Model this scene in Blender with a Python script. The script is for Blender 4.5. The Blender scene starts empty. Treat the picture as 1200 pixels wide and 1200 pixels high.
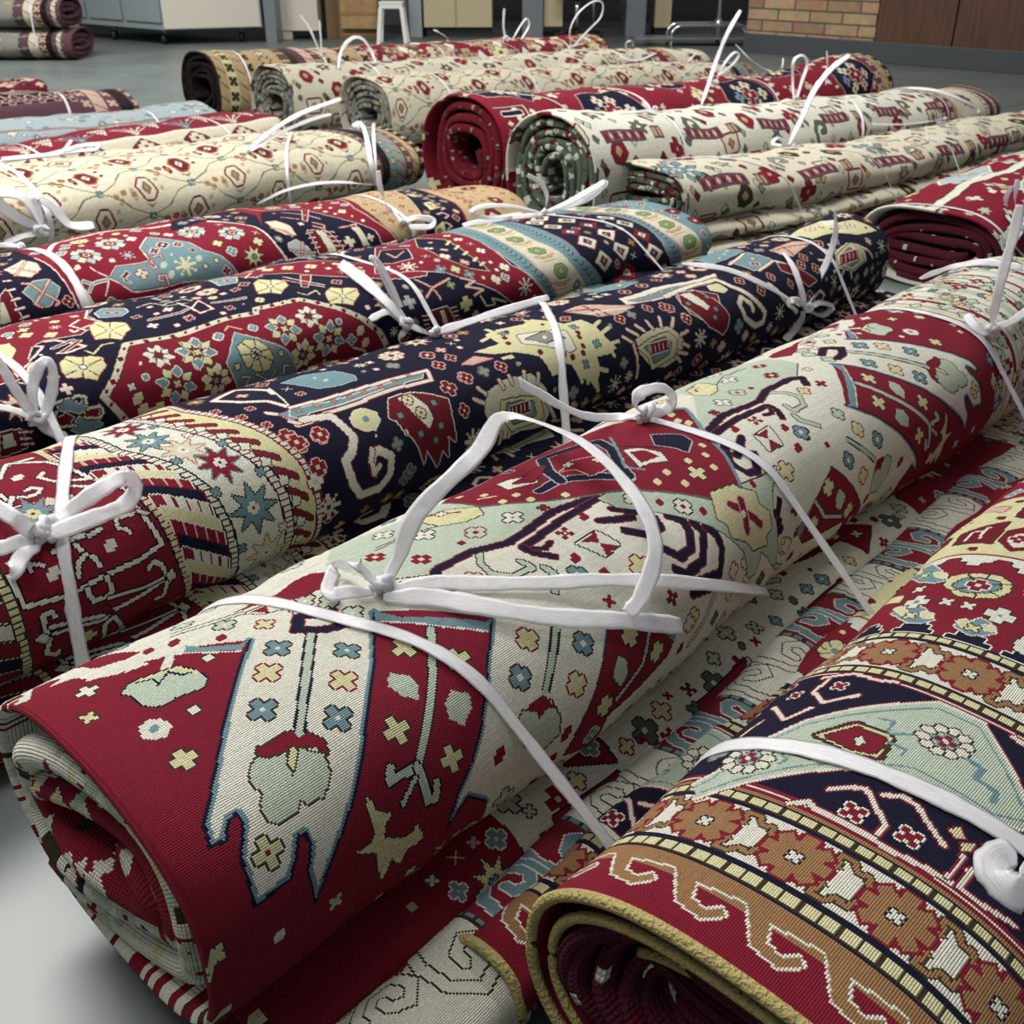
import bpy, bmesh, math, random
import numpy as np
from mathutils import Vector, Matrix
random.seed(5)
scene = bpy.context.scene
C = scene.collection
K = 5
# ------------------------------------------------------------------ helpers
def link(o, parent=None):
    C.objects.link(o)
    if parent is not None:
        o.parent = parent; q = parent; v = Vector((0, 0, 0))
        while q is not None and q.type == 'EMPTY': v += q.location; q = q.parent
        if parent.type == 'EMPTY': o.matrix_parent_inverse = Matrix.Translation(-v)
    return o
def mesh_obj(name, verts, faces, mat, parent=None, uvs=None, smooth=True, mats=None, mat_idx=None):
    me = bpy.data.meshes.new(name)
    me.from_pydata([tuple(map(float, v)) for v in verts], [], [tuple(int(i) for i in f) for f in faces])
    if uvs is not None:
        uv = me.uv_layers.new(name='UVMap')
        uvs = np.asarray(uvs, float)
        li = np.empty(len(me.loops), np.int32); me.loops.foreach_get('vertex_index', li)
        if len(uvs) == len(me.loops): uv.data.foreach_set('uv', uvs.ravel())
        else: uv.data.foreach_set('uv', uvs[li].ravel())
    for m in (mats or [mat]): me.materials.append(m)
    if mat_idx is not None: me.polygons.foreach_set('material_index', np.asarray(mat_idx, np.int32))
    me.polygons.foreach_set('use_smooth', [smooth] * len(me.polygons))
    me.update()
    return link(bpy.data.objects.new(name, me), parent)
def tag(o, label, cat, group=None, kind=None):
    o['label'] = label; o['category'] = cat
    if group: o['group'] = group
    if kind: o['kind'] = kind
    return o
def empty(name, loc, label=None, cat=None, group=None):
    o = link(bpy.data.objects.new(name, None)); o.location = loc; o.empty_display_size = .05
    if label: tag(o, label, cat, group)
    return o
def node_mat(name, base, rough=.6, metal=0., spec=.5, bump=None, noise=None, trans=0., alpha=1.):
    m = bpy.data.materials.new(name); m.use_nodes = True
    nt = m.node_tree; b = nt.nodes['Principled BSDF']
    b.inputs['Base Color'].default_value = (*base, 1); b.inputs['Roughness'].default_value = rough
    b.inputs['Metallic'].default_value = metal; b.inputs['Specular IOR Level'].default_value = spec
    b.inputs['Transmission Weight'].default_value = trans; b.inputs['Alpha'].default_value = alpha
    if noise:
        sc, c2, lo, hi = noise
        tc = nt.nodes.new('ShaderNodeTexCoord'); n = nt.nodes.new('ShaderNodeTexNoise'); n.inputs['Scale'].default_value = sc
        n.inputs['Detail'].default_value = 5
        r = nt.nodes.new('ShaderNodeValToRGB'); r.color_ramp.elements[0].position = lo; r.color_ramp.elements[1].position = hi
        r.color_ramp.elements[0].color = (*base, 1); r.color_ramp.elements[1].color = (*c2, 1)
        nt.links.new(tc.outputs['Object'], n.inputs['Vector']); nt.links.new(n.outputs['Fac'], r.inputs[0]); nt.links.new(r.outputs[0], b.inputs['Base Color'])
    if bump:
        sc, st = bump
        tc = nt.nodes.new('ShaderNodeTexCoord'); n = nt.nodes.new('ShaderNodeTexNoise'); n.inputs['Scale'].default_value = sc
        bp = nt.nodes.new('ShaderNodeBump'); bp.inputs['Strength'].default_value = st; bp.inputs['Distance'].default_value = .01
        nt.links.new(tc.outputs['Object'], n.inputs['Vector']); nt.links.new(n.outputs['Fac'], bp.inputs['Height']); nt.links.new(bp.outputs[0], b.inputs['Normal'])
    return m
def srgb(*c): return tuple(((x/255+.055)/1.055)**2.4 if x > 10.3 else x/255/12.92 for x in c)
def box(name, lo, hi, mat, parent=None, bev=.004, rot=0., loc=None, smooth=False):
    bm = bmesh.new(); bmesh.ops.create_cube(bm, size=1)
    for v in bm.verts:
        v.co = Vector([(lo[i]+hi[i])/2 + v.co[i]*(hi[i]-lo[i]) for i in range(3)])
    if bev: bmesh.ops.bevel(bm, geom=bm.edges[:], offset=bev, segments=2, affect='EDGES', profile=.5)
    me = bpy.data.meshes.new(name); bm.to_mesh(me); bm.free(); me.materials.append(mat)
    o = link(bpy.data.objects.new(name, me), parent)
    o.rotation_euler[2] = rot
    if loc: o.location = loc
    return o
def catmull(pts, n=8, closed=False):
    P = [np.array(p, float) for p in pts]; out = []
    m = len(P)
    for i in range(m if closed else m-1):
        if closed: a, b, c, d = P[(i-1) % m], P[i], P[(i+1) % m], P[(i+2) % m]
        else: a, b, c, d = P[max(i-1, 0)], P[i], P[i+1], P[min(i+2, m-1)]
        for k in range(n):
            t = k/n
            out.append(.5*((2*b)+(c-a)*t+(2*a-5*b+4*c-d)*t*t+(3*b-a-3*c+d)*t**3))
    if not closed: out.append(P[-1])
    return np.array(out)
def tube_geo(path, r, m=8, closed=False):
    path = np.asarray(path, float); n = len(path); V = []; Fc = []
    up = np.array([0, 0, 1.])
    for i in range(n):
        a = path[(i-1) % n] if (closed or i > 0) else path[i]; b = path[(i+1) % n] if (closed or i < n-1) else path[i]
        t = b-a; t /= np.linalg.norm(t)+1e-12
        s = np.cross(t, up);
        if np.linalg.norm(s) < 1e-3: s = np.cross(t, [1, 0, 0])
        s /= np.linalg.norm(s); w = np.cross(s, t)
        rr = r[i] if hasattr(r, '__len__') else r
        for k in range(m):
            an = 2*math.pi*k/m; V.append(path[i]+rr*(math.cos(an)*s+math.sin(an)*w))
    for i in range(n if closed else n-1):
        for k in range(m):
            j = (i+1) % n
            Fc.append((i*m+k, i*m+(k+1) % m, j*m+(k+1) % m, j*m+k))
    if not closed: Fc.append(tuple(range(m))[::-1]); Fc.append(tuple((n-1)*m+k for k in range(m)))
    return V, Fc
def tube(name, path, r, mat, parent=None, m=8, closed=False):
    return mesh_obj(name, *tube_geo(path, r, m, closed), mat, parent)
# ------------------------------------------------------------------ rug rolls
class Roll:
    """a rolled rug: an axis on the floor with half width and half height changing along it"""
    def __init__(s, p, zb, L, e=.85, dents=(), jit=.0015, seed=0):
        s.x0, s.y0, s.az = p[:3]; s.off, s.a, s.h = (np.array(p[3+i*K:3+(i+1)*K]) for i in range(3))
        s.zb, s.L, s.e, s.dents = zb, L, e, list(dents)
        s.D = np.array([math.sin(s.az), math.cos(s.az), 0]); s.N = np.array([-s.D[1], s.D[0], 0])
        s.kt = np.linspace(0, L, K); r = np.random.RandomState(seed); s.ph = r.rand(8)*6.28; s.jit = jit
    def sm(s, v, t):
        w = np.maximum(0, 1-abs(np.clip(t, 0, s.L)-s.kt)/s.kt[1]); w = w*w*(3-2*w); return float((w*v).sum()/w.sum())
    def sec(s, t):
        o, a, h = s.sm(s.off, t), s.sm(s.a, t), s.sm(s.h, t)
        c = np.array([s.x0, s.y0, s.zb+h])+t*s.D+o*s.N
        return c, a, h
    def pt(s, t, th, d=0., raw=False):
        c, a, h = s.sec(t)
        if not raw:
            for (td, dd) in s.dents:
                k = dd*math.exp(-((t-td)/.028)**2); a -= k*.5; h -= k*.5
            k = s.jit*(math.sin(t*31+3*math.cos(th)+s.ph[0])+math.sin(t*13+s.ph[1]+2*th)+.8*math.sin(5*th+t*9+s.ph[2])); a += k; h += k
        a = max(a-d, .002); h = max(h-d, .0015)
        ct, st = math.cos(th), math.sin(th)
        ct = math.copysign(abs(ct)**s.e, ct); st = math.copysign(abs(st)**s.e, st)
        q = c+a*ct*s.N; q[2] = c[2]+h*st
        return q
def shell(name, R, mat, tm, parent=None, m=80, ds=.03, lip=.06, T=.009, th0=-math.pi/2, smooth=True):
    """outer turn of the roll: closed around, with rounded lips at both ends; uv in metres of rug"""
    th = th0+np.linspace(0, 2*math.pi, m+1)
    n = max(4, int(R.L/ds)); ss = list(np.linspace(0, R.L, n+1))
    for (td, _) in R.dents: ss += [td-.02, td-.01, td, td+.01, td+.02]
    ss = sorted(x for x in ss if 0 <= x <= R.L)
    rows = [(lip, T), (.004, T), (.0, T*.8), (-.003, T*.5), (-.001, T*.15)]
    rows = [(s_, d, u) for (s_, d), u in zip(rows, (-.049, -.018, -.012, -.006, -.002))]
    st = [(a, d, u) for a, d, u in rows]+[(s_+.004 if s_ == 0 else s_, 0., s_) for s_ in ss]
    st += [(R.L+.001, T*.15, R.L+.001), (R.L+.003, T*.5, R.L+.002), (R.L, T*.9, R.L+.003), (R.L-lip, T, R.L+.004)]
    V, U = [], []
    k0 = int(np.argmin(abs(th-math.pi/2)))
    for (s_, d, u) in st:
        ring = np.array([R.pt(s_, t, d) for t in th])
        if d == 0 or not len(U):
            arc = np.concatenate([[0], np.cumsum(np.linalg.norm(np.diff(ring, axis=0), axis=1))]); arc -= arc[k0]
        V += list(ring); U += [((u+.05)/tm[0], v/tm[1]+.5) for v in arc]
    n = len(st); M = m+1
    F = [(i*M+k, i*M+k+1, (i+1)*M+k+1, (i+1)*M+k) for i in range(n-1) for k in range(m)]
    return mesh_obj(name, V, F, mat, parent, U, smooth)
def coil(name, R, mat, tm, parent=None, end=0, T=.02, t=None, d0=None, turns=3, depth=.09, rec=.008, th0=-1.2, wob=.25, seed=1, step=.2, round_=True, dirn=-1, fwd=.004, lump=0.):
    """the turns seen at the end of a roll: one long strip winding inwards"""
    t = t or T*.9; d0 = T*.8 if d0 is None else d0; r = np.random.RandomState(seed); ph = r.rand(6)*6.28
    A = []; s_end = 0. if end == 0 else R.L; sg = 1 if end == 0 else -1
    c0, a0, h0 = R.sec(s_end)
    nst = int(turns*2*math.pi/step)
    for i in range(nst+1):
        f = i*step; d = d0+T*f/(2*math.pi)
        if h0-d < T*.35: break
        th = th0+dirn*f
        w = T*wob*(math.sin(2.3*f+ph[0])*.5+math.sin(1.1*f+ph[1])*.5)*min(1, f/2)
        A.append((th, d-w, rec*(1+math.sin(.9*f+ph[2])+.6*math.sin(2.9*f+ph[3]))/2.+fwd))
    P = np.array([R.pt(s_end, th, d, raw=True) for th, d, _ in A])
    n = len(P); tg = np.gradient(P, axis=0); tg /= np.linalg.norm(tg, axis=1)[:, None]
    nr = np.cross(tg, R.D); nr /= np.linalg.norm(nr, axis=1)[:, None]
    nr *= np.sign(((P-c0)*nr).sum(1))[:, None]+1e-9
    arc = np.concatenate([[0], np.cumsum(np.linalg.norm(np.diff(P, axis=0), axis=1))])
    rr = t/2
    if round_: prof = [(depth, rr), (depth*.4, rr)]+[(rr*(1-math.sin(x)), rr*math.cos(x)) for x in np.linspace(0, math.pi, 9)]+[(depth*.4, -rr), (depth, -rr)]
    else: prof = [(depth, rr), (.003, rr), (0, rr*.7), (0, -rr*.7), (.003, -rr), (depth, -rr)]
    pl = np.concatenate([[0], np.cumsum([math.dist(prof[i], prof[i+1]) for i in range(len(prof)-1)])]); pl -= pl[len(pl)//2]
    V, U = [], []
    for i in range(n):
        for (ax, no), l in zip(prof, pl):
            V.append(P[i]+R.D*sg*(A[i][2]+ax)+nr[i]*no*(1+lump*math.sin(i*.37+ph[4])*math.sin(i*.13))); U.append(((l+.35)/tm[0], (arc[i]+.13)/tm[1]))
    m = len(prof)
    F = [(i*m+k, (i+1)*m+k, (i+1)*m+k+1, i*m+k+1) for i in range(n-1) for k in range(m-1)]
    F += [tuple(range(m)), tuple((n-1)*m+k for k in range(m))[::-1]]
    return mesh_obj(name, V, F, mat, parent, U), P, A
def rug_mat(name, img_arr, tm, knot, rough=.85, bump=.9):
    """woven wool: the knot chart gives the dye of each knot, the nodes give the raised knots"""
    H, W = img_arr.shape[:2]
    im = bpy.data.images.new(name, W, H); px = np.ones((H, W, 4), np.float32); px[..., :3] = np.clip(img_arr, 0, 1)
    im.pixels.foreach_set(px.ravel()); im.update(); im.pack()
    m = bpy.data.materials.new(name); m.use_nodes = True; nt = m.node_tree; nd = nt.nodes; lk = nt.links
    b = nd['Principled BSDF']; b.inputs['Roughness'].default_value = rough; b.inputs['Specular IOR Level'].default_value = .1
    b.inputs['Sheen Weight'].default_value = .03; b.inputs['Sheen Roughness'].default_value = .4
    tx = nd.new('ShaderNodeTexImage'); tx.image = im; tx.interpolation = 'Closest'; tx.extension = 'REPEAT'
    uv = nd.new('ShaderNodeUVMap'); uv.uv_map = 'UVMap'; lk.new(uv.outputs[0], tx.inputs[0]); lk.new(tx.outputs[0], b.inputs['Base Color'])
    sp = nd.new('ShaderNodeSeparateXYZ'); lk.new(uv.outputs[0], sp.inputs[0]); hs = []
    for i, n in ((0, W), (1, H)):
        a = nd.new('ShaderNodeMath'); a.operation = 'MULTIPLY'; a.inputs[1].default_value = math.pi*n; lk.new(sp.outputs[i], a.inputs[0])
        s = nd.new('ShaderNodeMath'); s.operation = 'SINE'; lk.new(a.outputs[0], s.inputs[0])
        q = nd.new('ShaderNodeMath'); q.operation = 'ABSOLUTE'; lk.new(s.outputs[0], q.inputs[0])
        w = nd.new('ShaderNodeMath'); w.operation = 'POWER'; w.inputs[1].default_value = .45; lk.new(q.outputs[0], w.inputs[0]); hs.append(w)
    mu = nd.new('ShaderNodeMath'); mu.operation = 'MULTIPLY'; lk.new(hs[0].outputs[0], mu.inputs[0]); lk.new(hs[1].outputs[0], mu.inputs[1])
    bp = nd.new('ShaderNodeBump'); bp.inputs['Strength'].default_value = bump; bp.inputs['Distance'].default_value = knot*.9
    lk.new(mu.outputs[0], bp.inputs['Height']); lk.new(bp.outputs[0], b.inputs['Normal'])
    return m
# ------------------------------------------------------------------ knot charts: every rug is drawn knot by knot
COL = dict(r=(133, 25, 47), n=(18, 18, 46), w=(230, 228, 212), y=(222, 216, 168), b=(118, 150, 157), s=(194, 206, 186), o=(160, 120, 82), k=(62, 52, 34),
           c=(218, 211, 188), g=(128, 158, 98), p=(216, 182, 164), m=(108, 72, 84), t=(190, 166, 126), d=(34, 22, 26), R=(112, 20, 36), a=(150, 150, 142), e=(92, 104, 92), l=(176, 190, 194), f=(88, 30, 44))
class Chart:
    def __init__(s, W, H, kn, base, seed=1):
        s.kn, s.W, s.H = kn, W, H; s.nx, s.ny = int(round(W/kn)), int(round(H/kn)); s.kx, s.ky = W/s.nx, H/s.ny
        s.A = np.empty((s.ny, s.nx, 3), np.float32); s.A[:] = np.array(COL[base])/255; s.r = np.random.RandomState(seed)
    def px(s, u, v): return (u+.05)/s.kx, (v+s.H/2)/s.ky
    def _put(s, x0, y0, m, c):
        h, w = m.shape; a0, b0 = max(0, -y0), max(0, -x0); a1, b1 = min(h, s.ny-y0), min(w, s.nx-x0)
        if a1 <= a0 or b1 <= b0: return
        s.A[y0+a0:y0+a1, x0+b0:x0+b1][m[a0:a1, b0:b1]] = np.array(COL[c])/255
    def poly(s, c, pts, o=None, ow=1):
        P = np.array([s.px(*p) for p in pts]); x0, y0 = np.floor(P.min(0)).astype(int)-ow-1; x1, y1 = np.ceil(P.max(0)).astype(int)+ow+2
        if x1 < 0 or y1 < 0 or x0 > s.nx or y0 > s.ny or (x1-x0)*(y1-y0) > 4e6: return
        X, Y = np.meshgrid(np.arange(x0, x1)+.5, np.arange(y0, y1)+.5); m = np.zeros(X.shape, bool)
        for i in range(len(P)):
            (ax, ay), (bx, by) = P[i], P[i-1]
            if ay == by: continue
            m ^= ((ay > Y) != (by > Y)) & (X < (bx-ax)*(Y-ay)/(by-ay)+ax)
        s.mask(x0, y0, m, c, o, ow)
    def mask(s, x0, y0, m, c, o=None, ow=1):
        if o:
            q = m.copy()
            for _ in range(ow):
                z = q.copy(); z[1:] |= q[:-1]; z[:-1] |= q[1:]; z[:, 1:] |= q[:, :-1]; z[:, :-1] |= q[:, 1:]; q = z
            s._put(x0, y0, q, o)
        s._put(x0, y0, m, c)
    def line(s, c, pts, w=.004, o=None, ow=1, closed=False):
        P = [np.array(s.px(*p)) for p in pts]
        if closed: P.append(P[0])
        hw = max(.5, w/s.kn/2); Q = np.array(P); x0, y0 = np.floor(Q.min(0)-hw).astype(int)-ow-1; x1, y1 = np.ceil(Q.max(0)+hw).astype(int)+ow+2
        if (x1-x0)*(y1-y0) > 4e6: return
        X, Y = np.meshgrid(np.arange(x0, x1)+.5, np.arange(y0, y1)+.5); m = np.zeros(X.shape, bool)
        for a, b in zip(P[:-1], P[1:]):
            d = b-a; t = np.clip(((X-a[0])*d[0]+(Y-a[1])*d[1])/(d@d+1e-9), 0, 1)
            m |= (X-a[0]-t*d[0])**2+(Y-a[1]-t*d[1])**2 <= hw*hw
        s.mask(x0, y0, m, c, o, ow)
    def bm(s, rows, u, v, pal={}, sc=1, fx=0, fy=0, tr=0):
        """a small chart given as text rows, '.' leaves the ground"""
        g = np.array([list(x) for x in rows]); 
        if tr: g = g.T
        if fx: g = g[:, ::-1]
        if fy: g = g[::-1]
        if sc != 1:
            H, W = g.shape; n, m = max(2, int(round(H*sc))), max(2, int(round(W*sc))); g = g[((np.arange(n)+.5)*H/n-1e-6).astype(int)][:, ((np.arange(m)+.5)*W/m-1e-6).astype(int)]
        g = np.pad(g, 2, constant_values='.'); x, y = s.px(u, v); x0, y0 = int(round(x-g.shape[1]/2)), int(round(y-g.shape[0]/2))
        if pal.get('o') and pal['o'] != pal.get('f'): s.mask(x0, y0, g != '.', pal['f'], pal['o'])
        for ch in set(g.ravel())-{'.'}: s._put(x0, y0, g == ch, pal.get(ch, ch))
    def star(s, u, v, r, c, n=8, o=None, inner=.45, ctr=None, ph=0., sy=1.):
        pts = [(u+r*(1 if i % 2 == 0 else inner)*math.cos(math.pi*i/n+ph), v+sy*r*(1 if i % 2 == 0 else inner)*math.sin(math.pi*i/n+ph)) for i in range(2*n)]
        s.poly(c, pts, o)
        if ctr: s.disc(u, v, r*.3, ctr)
    def disc(s, u, v, r, c, o=None, ow=1, sy=1.):
        s.poly(c, [(u+r*math.cos(a), v+sy*r*math.sin(a)) for a in np.arange(.39, 6.6, .785)], o, ow)
    def flower(s, u, v, r, c, o, ctr, n=8, c2=None, ring=None):
        for i in range(n):
            a = 2*math.pi*(i+.5)/n; s.disc(u+.62*r*math.cos(a), v+.62*r*math.sin(a), r*(.36 if n > 5 else .46), c2 if c2 and i % 2 else c, o)
        s.disc(u, v, r*.42, ring or c, o if ring else None); s.disc(u, v, r*.24, ctr)
    def dia(s, u, v, rx, ry, c, o=None, ow=1): s.poly(c, [(u-rx, v), (u, v-ry), (u+rx, v), (u, v+ry)], o, ow)
    def rect(s, c, u0, v0, u1, v1, o=None): s.poly(c, [(u0, v0), (u1, v0), (u1, v1), (u0, v1)], o)
    def dash(s, c1, c2, p, q, w, n, k=.5):
        """a band from p to q made of n blocks of c1 parted by c2"""
        s.line(c2, [p, q], w)
        p, q = np.array(p), np.array(q)
        for i in range(n):
            a, b = p+(q-p)*(i+.5-k/2)/n, p+(q-p)*(i+.5+k/2)/n; s.line(c1, [a, b], w*.7)
    def cols(s, u0, v0, v1, bands):
        """bands across the rug: (width, colour)"""
        for w, c in bands: s.rect(c, u0, v0, u0+w, v1); u0 += w
        return u0
    def fill(s, n, big=.5, u=(-.04, 9), v=(-9, 9), skip='', seed=2, dens=1.35):
        """scatter the small flowers that cover the plain ground between the figures"""
        r = random.Random(seed); G = dict(n=[(XF, 'op fR cy'), (XF, 'oR fp cy'), (ST, 'fc ck'), (XF, 'oe fa cg'), (XS, 'or fw'), (XF, 'ok fo cy'), (PL, 'fa')], r=[(XF, 'ok fy cy'), (XS, 'ok fw'), (XF, 'ow fb cy'), (ST, 'fc cr'), (PL, 'fy')],
            w=[(XF, 'ok fb cw'), (XF, 'or fy cy'), (PL, 'fR'), (XF, 'ok fs cw'), (XF, 'or fr cw'), (XS, 'fr or')], s=[(XF, 'on fw cb'), (XF, 'or fs cr'), (XS, 'or fr')], y=[(PL, 'fR'), (XF, 'or fw cr')], c=[(XF, 'or fy cR'), (PL, 'fR'), (XF, 'ok fb cw')], b=[(XF, 'ow fr cy'), (PL, 'fs'), (XS, 'ok fy')], t=[(XF, 'op fo co')], R=[(XF, 'ok fy cy'), (XS, 'ow fb')])
        key = {tuple((np.array(COL[k], np.float32)/255).tolist()): k for k in G}
        u1, v1 = min(u[1], s.W-.06), min(v[1], s.H/2); v0 = max(v[0], -s.H/2)
        for i in range(n):
            x, y = s.px(r.uniform(u[0], u1), r.uniform(v0, v1)); x, y = int(x), int(y); L = i < n*big*.3; h = int((.034 if L else .0125*dens)/s.kn)
            w = s.A[max(0, y-h):y+h, max(0, x-h):x+h]
            if not w.size or np.ptp(w.reshape(-1, 3), axis=0).max() > 1e-6: continue
            k = key.get(tuple(w[0, 0].tolist()))
            if k is None or k in skip: continue
            uu, vv = (x+.5)*s.kx-.05, (y+.5)*s.ky-s.H/2
            if L:
                c, d, o = {'n': ('c', 'R', 'r'), 'r': ('y', 'b', 'k'), 'w': ('s', 'r', 'k'), 's': ('y', 'r', 'k'), 'y': ('R', 'w', 'k')}.get(k, ('r', 'c', 'k')); q = r.random()
                if q < .35: s.flower(uu, vv, .024, c, o, d, 8)
                elif q < .6: s.star(uu, vv, .027, c, 8, o, .5); s.bm(XS, uu, vv, {'o': o, 'f': d}, .0022/s.kn)
                elif q < .8: s.poly(c, [(uu-.026, vv), (uu-.012, vv-.022), (uu+.014, vv-.022), (uu+.027, vv), (uu+.014, vv+.022), (uu-.012, vv+.022)], o, 2); s.poly(d, [(uu-.014, vv), (uu, vv-.013), (uu+.015, vv), (uu, vv+.013)], 'k'); s.bm(PL, uu, vv, {'f': c}, .0015/s.kn)
                else: s.line(c, [(uu-.02, vv+.02), (uu-.022, vv-.012), (uu, vv-.022), (uu+.02, vv-.008), (uu+.008, vv+.01), (uu-.002, vv)], .006, o)
            else:
                b, pl = r.choice(G[k]); s.bm(b, uu, vv, {z[0]: z[1] for z in pl.split()}, r.choice((.9, 1, 1.15))*.0022/s.kn)
    def done(s):
        n = s.r.randn(s.ny, s.nx).astype(np.float32)*.022+s.r.randn(s.ny, 1).astype(np.float32)*.012
        return s.A*(1+n[..., None])
XF = ["...ffff...", "...ffff...", "...ffff...", "ffffffffff", "ffffccffff", "ffffccffff", "ffffffffff", "...ffff...", "...ffff...", "...ffff..."]
XS = ["ff.ff", "fffff", ".fff.", "fffff", "ff.ff"]
PL = [".fff", "ffff", "ffff", "fff."]
ST = ["....f....", ".f..f..f.", "..f.f.f..", "...fff...", "ffffcffff", "...fff...", "..f.f.f..", ".f..f..f.", "....f...."]
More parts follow.
